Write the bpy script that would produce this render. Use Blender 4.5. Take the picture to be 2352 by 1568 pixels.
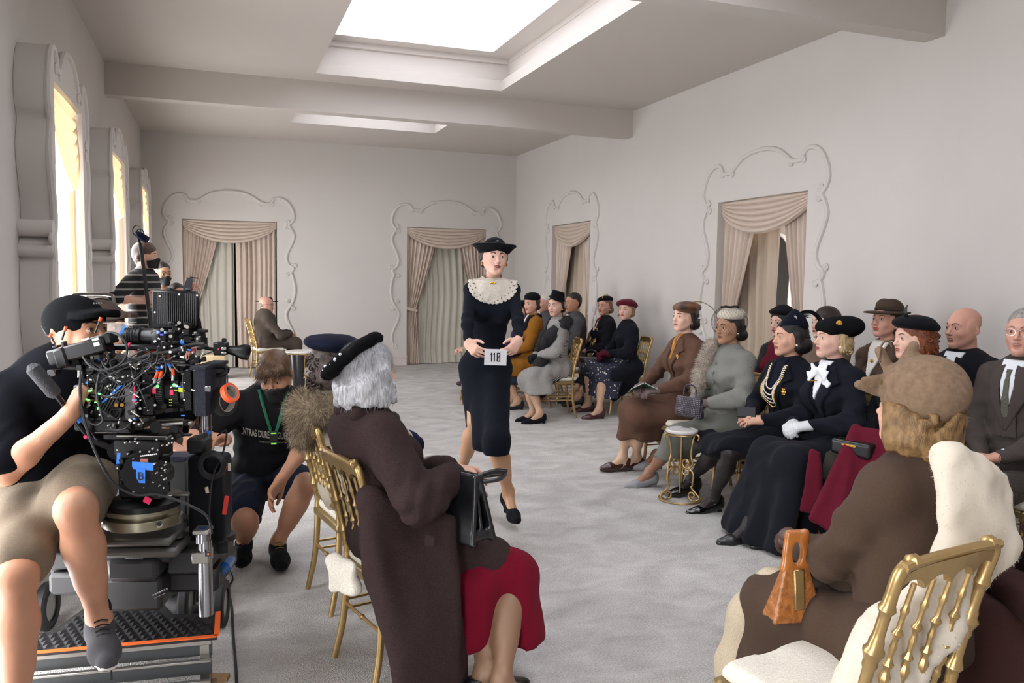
import bpy, bmesh, math, random
import numpy as np
from mathutils import Vector, Matrix
random.seed(7); rng=np.random.default_rng(7)
C=bpy.context.scene.collection; SC=bpy.context.scene
PI=math.pi
for o in list(bpy.data.objects): bpy.data.objects.remove(o)
# ---------------------------------------------------------------- camera (calibrated on the room's edges)
FPX=1885.; YAW=math.radians(19.87); PIT=math.radians(-4.48); ROL=math.radians(-0.9); CH=1.57
def _cam_axes():
    f=np.array([math.sin(YAW)*math.cos(PIT),math.cos(YAW)*math.cos(PIT),math.sin(PIT)])
    rt=np.array([math.cos(YAW),-math.sin(YAW),0.]); d=np.cross(f,rt); c,s=math.cos(ROL),math.sin(ROL)
    return c*rt+s*d,-s*rt+c*d,f
CR,CD,CF=_cam_axes(); CO=np.array([0,0,CH])
cam=bpy.data.objects.new('camera',bpy.data.cameras.new('camera')); C.objects.link(cam)
cam.matrix_world=Matrix(((CR[0],-CD[0],-CF[0],0),(CR[1],-CD[1],-CF[1],0),(CR[2],-CD[2],-CF[2],CH),(0,0,0,1)))
cam.data.sensor_width=36; cam.data.lens=36*FPX/2352; cam.data.clip_start=.05
cam.data.dof.use_dof=False
SC.camera=cam
def at(px,py,X=None,Y=None,Z=None,D=None):
    """world point seen at (px,py) on the plane X=, Y=, Z= or at depth D along the view axis"""
    r=CR*(px-1176)/FPX+CD*(py-784)/FPX+CF
    t=D if D is not None else (X-CO[0])/r[0] if X is not None else (Y-CO[1])/r[1] if Y is not None else (Z-CO[2])/r[2]
    return CO+r*t
# ---------------------------------------------------------------- light, world, exposure
SC.view_settings.view_transform='Standard'; SC.view_settings.look='None'; SC.view_settings.gamma=1
SC.view_settings.use_curve_mapping=False; SC.view_settings.exposure=0.52
w=bpy.data.worlds.new('world'); SC.world=w; w.use_nodes=True
w.node_tree.nodes['Background'].inputs[0].default_value=(.75,.85,1,1); w.node_tree.nodes['Background'].inputs[1].default_value=1.0
SKYL=2.4; WINL=8.0
# ---------------------------------------------------------------- materials
MATS={}
def lin(c):
    if isinstance(c,str):
        c=c.lstrip('#'); c=[int(c[i:i+2],16)/255 for i in (0,2,4)]
    return tuple(x/12.92 if x<=.04045 else ((x+.055)/1.055)**2.4 for x in c)
def mat(name,col,rough=.6,metal=0,noise=0,nscale=30,bump=0,bscale=200,sheen=0,spec=.5,trans=0,emit=0,col2=None,stretch=(1,1,1),alpha=1,coat=0,sss=0,detail=3,pat=None,dist=.01):
    if name in MATS: return MATS[name]
    m=bpy.data.materials.new(name); m.use_nodes=True; nt=m.node_tree; N=nt.nodes; L=nt.links
    b=N['Principled BSDF']; c=lin(col)
    b.inputs['Base Color'].default_value=(*c,1); b.inputs['Roughness'].default_value=rough; b.inputs['Metallic'].default_value=metal
    b.inputs['Specular IOR Level'].default_value=spec
    if sheen: b.inputs['Sheen Weight'].default_value=sheen*.25; b.inputs['Sheen Roughness'].default_value=.5
    if trans: b.inputs['Transmission Weight'].default_value=trans
    if coat: b.inputs['Coat Weight'].default_value=coat; b.inputs['Coat Roughness'].default_value=.15
    if sss: b.inputs['Subsurface Weight'].default_value=sss; b.inputs['Subsurface Radius'].default_value=(.012,.005,.003); b.inputs['Subsurface Scale'].default_value=1.
    if alpha<1: b.inputs['Alpha'].default_value=alpha
    if emit: b.inputs['Emission Color'].default_value=(*c,1); b.inputs['Emission Strength'].default_value=emit
    tc=N.new('ShaderNodeTexCoord'); mp=N.new('ShaderNodeMapping'); mp.inputs['Scale'].default_value=stretch
    L.new(tc.outputs['Object'],mp.inputs[0])
    out=None
    if noise or col2:
        n=N.new('ShaderNodeTexNoise'); n.inputs['Scale'].default_value=nscale; n.inputs['Detail'].default_value=detail
        L.new(mp.outputs[0],n.inputs['Vector'])
        r=N.new('ShaderNodeValToRGB'); L.new(n.outputs[0],r.inputs[0])
        c2=lin(col2) if col2 else tuple(min(1,x*(1+noise)) for x in c); c1=c if col2 else tuple(x*(1-noise) for x in c)
        r.color_ramp.elements[0].position=.32; r.color_ramp.elements[1].position=.68
        r.color_ramp.elements[0].color=(*c1,1); r.color_ramp.elements[1].color=(*c2,1)
        L.new(r.outputs[0],b.inputs['Base Color']); out=r.outputs[0]
    if pat: pat(nt,tc,b,out)
    if bump:
        n2=N.new('ShaderNodeTexNoise'); n2.inputs['Scale'].default_value=bscale; n2.inputs['Detail'].default_value=2
        L.new(mp.outputs[0],n2.inputs['Vector'])
        bp=N.new('ShaderNodeBump'); bp.inputs['Strength'].default_value=bump; bp.inputs['Distance'].default_value=dist
        L.new(n2.outputs[0],bp.inputs['Height']); L.new(bp.outputs[0],b.inputs['Normal'])
    MATS[name]=m; return m
def cloth(name,col,**k):
    d=dict(rough=.9,noise=.16,nscale=260,bump=.5,bscale=420,sheen=.12,spec=.08,dist=.002); d.update(k); return mat(name,col,**d)
# ---------------------------------------------------------------- object helpers
def link(o,parent=None):
    C.objects.link(o)
    if parent is not None: o.parent=parent
    return o
def thing(name,label,cat,loc=(0,0,0),rz=0,group=None):
    o=bpy.data.objects.new(name,None); C.objects.link(o); o.location=loc; o.rotation_euler=(0,0,rz); o.empty_display_size=.1
    return tag(o,label,cat,group)
def tag(o,label=None,cat=None,group=None,kind=None):
    if label: o['label']=label
    if cat: o['category']=cat
    if group: o['group']=group
    if kind: o['kind']=kind
    return o
def meshobj(name,V,F,m,parent=None,smooth=True,idx=None,loc=None):
    me=bpy.data.meshes.new(name); V=np.asarray(V,dtype=np.float32)
    if isinstance(F,np.ndarray):
        n=len(F); k=F.shape[1]
        me.vertices.add(len(V)); me.vertices.foreach_set('co',V.ravel())
        me.loops.add(n*k); me.loops.foreach_set('vertex_index',F.astype(np.int32).ravel())
        me.polygons.add(n); me.polygons.foreach_set('loop_start',np.arange(0,n*k,k,dtype=np.int32)); me.update(calc_edges=True)
    else:
        me.from_pydata(V.tolist(),[],F)
    for x in (m if isinstance(m,(list,tuple)) else [m]): me.materials.append(x)
    if idx is not None: me.polygons.foreach_set('material_index',np.asarray(idx,dtype=np.int32))
    if smooth: me.polygons.foreach_set('use_smooth',np.ones(len(me.polygons),dtype=bool))
    me.validate(); me.update()
    o=bpy.data.objects.new(name,me); link(o,parent)
    if loc is not None: o.location=loc
    return o
class MB:
    """collects primitives into ONE mesh"""
    def __init__(s): s.V=[]; s.F=[]; s.I=[]; s.n=0; s.mi=0
    def add(s,V,F):
        V=np.asarray(V,float); s.V.append(V); s.F+= [[int(i)+s.n for i in f] for f in F]; s.I+=[s.mi]*len(F); s.n+=len(V); return s
    def box(s,c,h,R=None,bev=0):
        h=np.asarray(h,float)
        if bev>0:
            b=min(bev,min(h)*.9); V=[];F=[]
            sg=[(x,y,z) for x in(-1,1) for y in(-1,1) for z in(-1,1)]
            for g in sg:
                g=np.array(g)
                for a in range(3):
                    v=g*(h-b); v[a]=g[a]*h[a]; V.append(v)
            ix=lambda x,y,z,a:(((x>0)*4+(y>0)*2+(z>0))*3+a)
            for a in range(3):
                u,v=(a+1)%3,(a+2)%3
                for sa in(-1,1):
                    q=[]
                    for su,sv in((-1,-1),(1,-1),(1,1),(-1,1)):
                        g=[0,0,0];g[a]=sa;g[u]=su;g[v]=sv;q.append(ix(*g,a))
                    F.append(q if sa>0 else q[::-1])
                    for sb in(-1,1):
                        if True:
                            # edge along v between face a(sa) and face u(sb)
                            q=[]
                            for sv in(-1,1):
                                g=[0,0,0];g[a]=sa;g[u]=sb;g[v]=sv;q.append((ix(*g,a),ix(*g,u)))
                            F.append([q[0][0],q[0][1],q[1][1],q[1][0]])
            for g in sg: F.append([ix(*g,0),ix(*g,1),ix(*g,2)])
            V=np.array(V)
        else:
            V=np.array([(x,y,z) for x in(-1,1) for y in(-1,1) for z in(-1,1)])*h
            F=[[0,1,3,2],[4,6,7,5],[0,4,5,1],[2,3,7,6],[0,2,6,4],[1,5,7,3]]
        if R is not None: V=V@np.asarray(R).T
        return s.add(V+np.asarray(c,float),F)
    def tube(s,P,r,n=8,closed=False,cap=True,flat=None):
        P=np.asarray(P,float); m=len(P); r=np.full(m,r) if np.isscalar(r) else np.asarray(r,float)
        T=np.gradient(P,axis=0) if not closed else np.roll(P,-1,0)-np.roll(P,1,0)
        T/= (np.linalg.norm(T,axis=1,keepdims=True)+1e-12)
        u=np.cross(T[0],[0,0,1.]); 
        if np.linalg.norm(u)<.1: u=np.cross(T[0],[0,1.,0])
        u/=np.linalg.norm(u); V=[]
        for i in range(m):
            u=u-T[i]*(u@T[i]); u/=np.linalg.norm(u)+1e-12; v=np.cross(T[i],u)
            for k in range(n):
                a=2*PI*k/n; V.append(P[i]+r[i]*(math.cos(a)*u+math.sin(a)*v*(flat or 1)))
        F=[]
        for i in range(m if closed else m-1):
            j=(i+1)%m
            for k in range(n): F.append([i*n+k,i*n+(k+1)%n,j*n+(k+1)%n,j*n+k])
        if cap and not closed: F.append(list(range(n))[::-1]); F.append([(m-1)*n+k for k in range(n)])
        return s.add(V,F)
    def cyl(s,a,b,r,n=16,r2=None):
        a=np.asarray(a,float);b=np.asarray(b,float); return s.tube([a,b],[r,r if r2 is None else r2],n)
    def lathe(s,prof,n=16,o=(0,0,0),ax=(0,0,1)):
        ax=np.asarray(ax,float);ax/=np.linalg.norm(ax);u=np.cross(ax,[0,1.,.01]);u/=np.linalg.norm(u);v=np.cross(ax,u);V=[]
        for r,z in prof:
            for k in range(n): a=2*PI*k/n; V.append(np.asarray(o)+ax*z+r*(math.cos(a)*u+math.sin(a)*v))
        F=[[i*n+k,i*n+(k+1)%n,(i+1)*n+(k+1)%n,(i+1)*n+k] for i in range(len(prof)-1) for k in range(n)]
        if tuple(prof[0])!=tuple(prof[-1]): F.append(list(range(n))[::-1]);F.append([(len(prof)-1)*n+k for k in range(n)])
        return s.add(V,F)
    def grid(s,fn,nu,nv):
        V=[fn(i/(nu-1),j/(nv-1)) for j in range(nv) for i in range(nu)]
        return s.add(V,[[j*nu+i,j*nu+i+1,(j+1)*nu+i+1,(j+1)*nu+i] for j in range(nv-1) for i in range(nu-1)])
    def obj(s,name,m,parent=None,smooth=True,loc=None):
        if not s.V: s.add([(0,0,0)]*3,[[0,1,2]])
        o=meshobj(name,np.concatenate(s.V),s.F,m,parent,smooth,s.I if isinstance(m,(list,tuple)) else None,loc)
        return autosmooth(o) if smooth and len(s.F)<9000 else o
def autosmooth(o,ang=40):
    me=o.data; bm=bmesh.new(); bm.from_mesh(me)
    bmesh.ops.recalc_face_normals(bm,faces=bm.faces)
    t=math.radians(ang)
    for e in bm.edges:
        if len(e.link_faces)==2 and e.calc_face_angle(0)>t: e.smooth=False
    bm.to_mesh(me); bm.free(); return o
def rotz(a): c,s=math.cos(a),math.sin(a); return np.array([[c,-s,0],[s,c,0],[0,0,1.]])
def rotx(a): c,s=math.cos(a),math.sin(a); return np.array([[1.,0,0],[0,c,-s],[0,s,c]])
def roty(a): c,s=math.cos(a),math.sin(a); return np.array([[c,0,s],[0,1.,0],[-s,0,c]])
def spline(P,n=6,closed=False):
    P=np.asarray(P,float); m=len(P); out=[]
    for i in range(m if closed else m-1):
        g=lambda k:P[k%m] if closed else P[min(max(k,0),m-1)]
        a,b,c,d=g(i-1),g(i),g(i+1),g(i+2)
        for k in range(n):
            t=k/n; out.append(.5*((2*b)+(-a+c)*t+(2*a-5*b+4*c-d)*t*t+(-a+3*b-3*c+d)*t**3))
    if not closed: out.append(P[-1])
    return np.array(out)
def unit(v): v=np.asarray(v,float); return v/(np.linalg.norm(v)+1e-12)
def frame(d,up=(0,0,1)):
    """columns: side, d, normal"""
    d=unit(d); s=np.cross(d,up); s=unit(s); return np.array([s,d,np.cross(s,d)]).T
def copy_tree(o,loc,rz,label=None,group=None):
    r=o.copy(); C.objects.link(r); r.location=loc; r.rotation_euler=(0,0,rz)
    if label: r['label']=label
    if group: r['group']=group
    for ch in list(o.children):
        c=ch.copy(); C.objects.link(c); c.parent=r
        for g in ch.children:
            d=g.copy(); C.objects.link(d); d.parent=c
    return r
# ---------------------------------------------------------------- implicit surfaces
def n3(x,y,z,f,seed=0):
    """cheap smooth pseudo noise in about -1..1"""
    a=1.7*seed
    u=np.sin(f*(x*1.0+.31*y+.22*z)+a+1.3*np.sin(f*.63*(y-.4*z)+a))
    v=np.sin(f*(y*.95-.37*x+.18*z)+2.1+a+1.3*np.sin(f*.57*(z+.3*x)+a))
    w_=np.sin(f*(z*1.05+.27*x-.33*y)+4.2+a+1.3*np.sin(f*.6*(x-.2*y)+a))
    return (u*v+v*w_+w_*u)*.6
class Sdf:
    def __init__(s): s.ops=[]; s.post=[]
    def copy(s): t=Sdf(); t.ops=list(s.ops); t.post=list(s.post); return t
    def _a(s,fn,lo,hi,k,mode): s.ops.append((fn,np.asarray(lo,float),np.asarray(hi,float),k,mode)); return s
    def cap(s,a,b,ra,rb=None,k=.02,flat=None,mode='u'):
        a=np.asarray(a,float);b=np.asarray(b,float);rb=ra if rb is None else rb; ba=b-a; L=float(ba@ba)+1e-9
        if flat is not None: nn=unit(flat[0]); fc=flat[1]-1
        def fn(X,Y,Z):
            px,py,pz=X-a[0],Y-a[1],Z-a[2]
            if flat is not None:
                t0=np.clip((px*ba[0]+py*ba[1]+pz*ba[2])/L,0,1)
                qx,qy,qz=px-t0*ba[0],py-t0*ba[1],pz-t0*ba[2]
                q=(qx*nn[0]+qy*nn[1]+qz*nn[2])*fc
                return np.sqrt((qx+q*nn[0])**2+(qy+q*nn[1])**2+(qz+q*nn[2])**2)-(ra+(rb-ra)*t0)
            t=np.clip((px*ba[0]+py*ba[1]+pz*ba[2])/L,0,1)
            return np.sqrt((px-t*ba[0])**2+(py-t*ba[1])**2+(pz-t*ba[2])**2)-(ra+(rb-ra)*t)
        m=max(ra,rb)*(1 if flat is None else max(1,1/flat[1])); return s._a(fn,np.minimum(a,b)-m,np.maximum(a,b)+m,k,mode)
    def chain(s,P,R,k=.02,**kw):
        for i in range(len(P)-1): s.cap(P[i],P[i+1],R[i],R[i+1],k,**kw)
        return s
    def ell(s,c,r,k=.02,R=None,mode='u'):
        c=np.asarray(c,float); r=np.asarray(r,float) if not np.isscalar(r) else np.array([r]*3)
        def fn(X,Y,Z):
            x,y,z=X-c[0],Y-c[1],Z-c[2]
            if R is not None: x,y,z=(x*R[0][0]+y*R[1][0]+z*R[2][0],x*R[0][1]+y*R[1][1]+z*R[2][1],x*R[0][2]+y*R[1][2]+z*R[2][2])
            k0=np.sqrt((x/r[0])**2+(y/r[1])**2+(z/r[2])**2); k1=np.sqrt((x/r[0]**2)**2+(y/r[1]**2)**2+(z/r[2]**2)**2)+1e-6
            return k0*(k0-1)/k1
        m=r if R is None else np.array([max(r)]*3); return s._a(fn,c-m,c+m,k,mode)
    def tri(s,a,b,c,r,k=.02,mode='u'):
        a,b,c=[np.asarray(q,float) for q in(a,b,c)]; n=unit(np.cross(b-a,c-a))
        E=[(a,b-a),(b,c-b),(c,a-c)]
        def fn(X,Y,Z):
            ins=None; d2=None
            for o,e in E:
                px,py,pz=X-o[0],Y-o[1],Z-o[2]; L=e@e+1e-12
                t=np.clip((px*e[0]+py*e[1]+pz*e[2])/L,0,1)
                q=(px-t*e[0])**2+(py-t*e[1])**2+(pz-t*e[2])**2; d2=q if d2 is None else np.minimum(d2,q)
                m=np.cross(n,e); i=(px*m[0]+py*m[1]+pz*m[2])>0; ins=i if ins is None else ins&i
            pl=((X-a[0])*n[0]+(Y-a[1])*n[1]+(Z-a[2])*n[2])**2
            return np.sqrt(np.where(ins,pl,d2))-r
        lo=np.minimum(np.minimum(a,b),c)-r; hi=np.maximum(np.maximum(a,b),c)+r; return s._a(fn,lo,hi,k,mode)
    def quad(s,a,b,c,d,r,k=.02,mode='u'): s.tri(a,b,c,r,k,mode); return s.tri(a,c,d,r,k,mode)
    def box(s,c,h,r=.005,k=.01,R=None,mode='u'):
        c=np.asarray(c,float);h=np.asarray(h,float)
        def fn(X,Y,Z):
            x,y,z=X-c[0],Y-c[1],Z-c[2]
            if R is not None: x,y,z=(x*R[0][0]+y*R[1][0]+z*R[2][0],x*R[0][1]+y*R[1][1]+z*R[2][1],x*R[0][2]+y*R[1][2]+z*R[2][2])
            qx,qy,qz=np.abs(x)-h[0]+r,np.abs(y)-h[1]+r,np.abs(z)-h[2]+r
            return np.sqrt(np.maximum(qx,0)**2+np.maximum(qy,0)**2+np.maximum(qz,0)**2)+np.minimum(np.maximum(qx,np.maximum(qy,qz)),0)-r
        m=h if R is None else np.array([np.linalg.norm(h)]*3); return s._a(fn,c-m,c+m,k,mode)
    def fnop(s,fn,lo,hi,k=.01,mode='u'): return s._a(fn,lo,hi,k,mode)
    def xf(s,R,o):
        """same surface seen through a rigid move p = R q + o"""
        t=Sdf(); R=np.asarray(R);o=np.asarray(o,float)
        for fn,lo,hi,k,mode in s.ops:
            def g(X,Y,Z,fn=fn):
                x,y,z=X-o[0],Y-o[1],Z-o[2]
                return fn(x*R[0][0]+y*R[1][0]+z*R[2][0],x*R[0][1]+y*R[1][1]+z*R[2][1],x*R[0][2]+y*R[1][2]+z*R[2][2])
            cs=np.array([(a,b,c) for a in(lo[0],hi[0]) for b in(lo[1],hi[1]) for c in(lo[2],hi[2])])@R.T+o
            t.ops.append((g,cs.min(0),cs.max(0),k,mode))
        return t
    def merge(s,t,k=None):
        s.ops+= [(a,b,c,(d if k is None else k),e) for a,b,c,d,e in t.ops]; return s
    def bounds(s,pad=.02):
        lo=np.min([o[1] for o in s.ops if o[4]=='u'],0)-pad; hi=np.max([o[2] for o in s.ops if o[4]=='u'],0)+pad; return lo,hi
    @staticmethod
    def _comb(a,b,k,mode):
        if mode=='u':
            h=np.maximum(k-np.abs(a-b),0); return np.minimum(a,b)-h*h/(4*k)
        if mode=='s':
            b=-b; h=np.maximum(k-np.abs(a-b),0); return np.maximum(a,b)+h*h/(4*k)
        h=np.maximum(k-np.abs(a-b),0); return np.maximum(a,b)+h*h/(4*k)
    def at(s,P,grow=0):
        P=np.asarray(P,np.float32); X,Y,Z=P[...,0],P[...,1],P[...,2]; f=np.full(X.shape,1.,np.float32)
        for fn,lo,hi,k,mode in s.ops: f=s._comb(f,fn(X,Y,Z),max(k,1e-4),mode)
        f=f-grow
        for p in s.post: f=p(f,X,Y,Z)
        return f
    def field(s,lo,hi,h,grow=0):
        n=np.maximum(np.ceil((np.asarray(hi)-lo)/h).astype(int)+1,3); ax=[(lo[i]+h*np.arange(n[i])).astype(np.float32) for i in range(3)]
        f=np.full(n,1.,np.float32)
        for fn,l,u,k,mode in s.ops:
            e=k+2.5*h+abs(grow)+.012
            i0=[max(0,int((l[i]-e-lo[i])/h)) for i in range(3)]; i1=[min(n[i],int((u[i]+e-lo[i])/h)+2) for i in range(3)]
            if any(i1[i]<=i0[i] for i in range(3)): continue
            sl=tuple(slice(i0[i],i1[i]) for i in range(3))
            X=ax[0][sl[0]][:,None,None];Y=ax[1][sl[1]][None,:,None];Z=ax[2][sl[2]][None,None,:]
            f[sl]=s._comb(f[sl],fn(X,Y,Z).astype(np.float32),max(k,1e-4),mode)
        f-=grow
        X=ax[0][:,None,None];Y=ax[1][None,:,None];Z=ax[2][None,None,:]
        for p in s.post: f=p(f,X,Y,Z).astype(np.float32)
        return f
    def mesh(s,h,lo=None,hi=None,grow=0,clip=None):
        b=s.bounds(.03+max(grow,0)); lo=b[0] if lo is None else np.maximum(lo,b[0]); hi=b[1] if hi is None else np.minimum(hi,b[1])
        lo=np.asarray(lo,float)
        if any(hi-lo<=h): return np.zeros((0,3)),np.zeros((0,4),int)
        f=s.field(lo,np.asarray(hi,float),h,grow)
        if clip is not None:
            n=f.shape; X=(lo[0]+h*np.arange(n[0]))[:,None,None];Y=(lo[1]+h*np.arange(n[1]))[None,:,None];Z=(lo[2]+h*np.arange(n[2]))[None,None,:]
            f=np.maximum(f,clip(X,Y,Z)).astype(np.float32)
        return surfnet(f,lo,h)
def surfnet(f,lo,h):
    sg=f<0; c=np.zeros(tuple(np.array(f.shape)-1),np.uint8)
    for i in(0,1):
        for j in(0,1):
            for k in(0,1): c+=sg[i:sg.shape[0]-1+i,j:sg.shape[1]-1+j,k:sg.shape[2]-1+k]
    act=(c>0)&(c<8); I=np.argwhere(act)
    if len(I)==0: return np.zeros((0,3)),np.zeros((0,4),int)
    vid=np.full(act.shape,-1,np.int32); vid[act]=np.arange(len(I))
    acc=np.zeros((len(I),3),np.float32); cnt=np.zeros(len(I),np.float32)
    g=lambda d:f[I[:,0]+d[0],I[:,1]+d[1],I[:,2]+d[2]]
    cv={(i,j,k):g((i,j,k)) for i in(0,1) for j in(0,1) for k in(0,1)}
    for a in range(3):
        for p in(0,1):
            for q in(0,1):
                d0=[0,0,0];d0[(a+1)%3]=p;d0[(a+2)%3]=q;d1=list(d0);d1[a]=1
                v0=cv[tuple(d0)];v1=cv[tuple(d1)]; m=(v0<0)!=(v1<0)
                t=np.where(m,v0/np.where(m,v0-v1,1),0); P=np.tile(np.array(d0,np.float32),(len(I),1)); P[:,a]+=t
                acc[m]+=P[m]; cnt[m]+=1
    V=(I+acc/cnt[:,None])*h+lo
    Fs=[]
    for a in range(3):
        b,c2=(a+1)%3,(a+2)%3
        s0=[slice(None)]*3;s1=[slice(None)]*3;s0[a]=slice(0,-1);s1[a]=slice(1,None)
        e=(sg[tuple(s0)]!=sg[tuple(s1)]); inside=sg[tuple(s0)]
        E=np.argwhere(e); ok=(E[:,b]>0)&(E[:,c2]>0)&(E[:,b]<sg.shape[b]-1)&(E[:,c2]<sg.shape[c2]-1); E=E[ok]
        if len(E)==0: continue
        ins=inside[E[:,0],E[:,1],E[:,2]]
        def vi(db,dc): Q=E.copy();Q[:,b]+=db;Q[:,c2]+=dc; return vid[Q[:,0],Q[:,1],Q[:,2]]
        q=np.stack([vi(-1,-1),vi(0,-1),vi(0,0),vi(-1,0)],1); q[~ins]=q[~ins][:,::-1]; Fs.append(q)
    return V,np.concatenate(Fs) if Fs else np.zeros((0,4),int)
def poly2(P):
    """signed distance to a closed polygon, vectorised"""
    P=np.asarray(P,float)
    def fn(u,v):
        d=None; s=None
        for i in range(len(P)):
            a=P[i];b=P[i-1]; ex,ey=b-a; wx,wy=u-a[0],v-a[1]; t=np.clip((wx*ex+wy*ey)/(ex*ex+ey*ey+1e-12),0,1)
            q=(wx-ex*t)**2+(wy-ey*t)**2; d=q if d is None else np.minimum(d,q)
            c1=v>=a[1];c2=v<b[1];c3=ex*wy>ey*wx; fl=(c1&c2&c3)|(~c1&~c2&~c3)
            s=fl if s is None else s^fl
        return np.sqrt(d)*np.where(s,-1,1)
    return fn
def strands(V,F,n,length,width,flow,mi=0,seed=0,jit=.4,clump=None,seg=2,pick=None):
    """thin tapering ribbons rooted on a surface; returns verts, tri/quad faces"""
    r=np.random.default_rng(seed); A=V[F[:,0]];B=V[F[:,1]];Cc=V[F[:,2]];Dd=V[F[:,3]]
    N=np.cross(Cc-A,Dd-B); ar=np.linalg.norm(N,axis=1)+1e-12
    cen=(A+B+Cc+Dd)/4; p=ar.copy()
    if pick is not None: p=p*pick(cen)
    ids=r.choice(len(F),n,p=p/p.sum()); u=r.random((n,1));v=r.random((n,1))
    P=(A[ids]*(1-u)+B[ids]*u)*(1-v)+(Dd[ids]*(1-u)+Cc[ids]*u)*v; Nn=N[ids]/ar[ids][:,None]
    d=flow(P,Nn)+jit*r.normal(size=(n,3)); d/=np.linalg.norm(d,axis=1)[:,None]
    side=np.cross(d,Nn+.3*r.normal(size=(n,3))); side/=np.linalg.norm(side,axis=1)[:,None]+1e-9
    L=length*(.6+.8*r.random((n,1))); Vs=[]; pt=P-.002*Nn; dd=d
    bend=jit*.5*r.normal(size=(n,3))
    for s_ in range(seg+1):
        t=s_/seg; wv=width*(1-t)*side+1e-5*side
        Vs.append(pt-wv);Vs.append(pt+wv); pt=pt+dd*L/seg; dd=dd+bend/seg; dd/=np.linalg.norm(dd,axis=1)[:,None]
    VV=np.stack(Vs,1).reshape(-1,3); k=2*(seg+1); base=np.arange(n)*k; Fq=[]
    for s_ in range(seg): Fq.append(np.stack([base+2*s_,base+2*s_+1,base+2*s_+3,base+2*s_+2],1))
    return VV,np.concatenate(Fq)
def join(parts):
    V=[];F=[];I=[];n=0
    for p in parts:
        v,f,mi=p
        if len(f)==0: continue
        V.append(v);F.append(np.asarray(f)+n);I.append(np.full(len(f),mi));n+=len(v)
    return np.concatenate(V),np.concatenate(F),np.concatenate(I)
# ---------------------------------------------------------------- people
SKIN={'fair':('#d0a28c',),'pale':('#d8ae9b',),'tan':('#b08065',),'rosy':('#c79683',),'olive':('#b0866b',)}
def skin(k): return mat('skin_'+k,SKIN[k][0],rough=.5,noise=.05,nscale=14,bump=.25,bscale=500,sss=.25,spec=.35,dist=.0006)
def lipm(c): return mat('lips_'+c.strip('#'),c,rough=.38,spec=.5)
EYEW=lambda:mat('eye_white','#d8d2cc',rough=.15,spec=.6)
DARK=lambda:mat('lash_dark','#1a1210',rough=.6)
def head_sdf(m=1.,male=False,nose=1.,jaw=1.,full=0.):
    s=Sdf(); q=lambda *a:np.array(a)*m; fn_=0 if male else .004
    s.ell(q(0,-.018,.042),q(.0735,.093,.080),.02)
    s.ell(q(0,.020,.012),q(.064,.074,.078),.03)
    s.ell(q(0,.022,-.030),q(.057-fn_+.006*full,.058,.078),.03)
    for e in(-1,1):
        s.cap(q(e*(.050-fn_)*jaw,.004,-.050),q(e*.017,.064,-.094),(.023-fn_*.6)*m,(.017-fn_*.4)*m,.03)
        s.ell(q(e*.037,.058,-.030),q(.022,.024,.020)*(1+.1*full),.025)
        s.cap(q(e*.010,.086,.025),q(e*.044,.068,.027),.0085*m,.006*m,.018)
        s.ell(q(e*.066,.0,.0),q(.010,.03,.035),.03)
    s.ell(q(0,.074,-.098),q(.017,.015,.014)*(1.15 if male else 1),.02)
    s.ell(q(0,.066,-.058),q(.032,.026,.028),.025)
    for e in(-1,1): s.ell(q(e*.0315,.101,.004),q(.018,.016,.0125),.014,mode='s')
    for e in(-1,1): s.ell(q(e*.0315,.0760,.003),.0118*m,.005)
    n=nose
    s.cap(q(0,.084,.014),q(0,.108*n+(1-n)*.09,-.026),.0065*m,.0085*m,.010)
    s.ell(q(0,.109*n+(1-n)*.09,-.028),q(.0090,.0095,.0085),.008)
    for e in(-1,1): s.ell(q(e*.0115,.0985,-.032),q(.0068,.0095,.0068),.007); s.ell(q(e*.006,.104,-.0385),q(.003,.0045,.0035),.004,mode='s')
    s.cap(q(0,.094,-.040),q(0,.0925,-.050),.004*m,.006*m,.012)
    s.cap(q(-.021,.082,-.055),q(0,.0925,-.054),.0045*m,.0065*m,.006); s.cap(q(.021,.082,-.055),q(0,.0925,-.054),.0045*m,.0065*m,.006)
    s.cap(q(-.017,.083,-.064),q(0,.091,-.065),.0050*m,.0072*m,.006); s.cap(q(.017,.083,-.064),q(0,.091,-.065),.0050*m,.0072*m,.006)
    s.ell(q(0,.089,-.078),q(.016,.008,.006),.010,mode='s')
    for e in(-1,1):
        R=rotz(-e*-.45)@rotx(-.12)
        s.ell(q(e*.0790,-.016,-.006),q(.0065,.019,.031),.005,R=R); s.ell(q(e*.0865,-.012,-.003),q(.0055,.011,.019),.004,R=R,mode='s')
    return s
def project(sd,X,Z,y0=.14,y1=.02,n=70):
    ys=np.linspace(y0,y1,n,dtype=np.float32); P=np.stack([np.broadcast_to(X[...,None],X.shape+(n,)),np.broadcast_to(ys,X.shape+(n,)),np.broadcast_to(Z[...,None],X.shape+(n,))],-1)
    f=sd.at(P); i=np.argmax(f<0,axis=-1); i=np.clip(i,1,n-1); a=np.take_along_axis(f,(i-1)[...,None],-1)[...,0]; b=np.take_along_axis(f,i[...,None],-1)[...,0]
    t=np.clip(a/(a-b+1e-9),0,1); return ys[i-1]+(ys[i]-ys[i-1])*t
def quadgrid(nu,nv): i,j=np.meshgrid(np.arange(nu-1),np.arange(nv-1)); b=(j*nu+i).ravel(); return np.stack([b,b+1,b+nu+1,b+nu],1)
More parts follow.
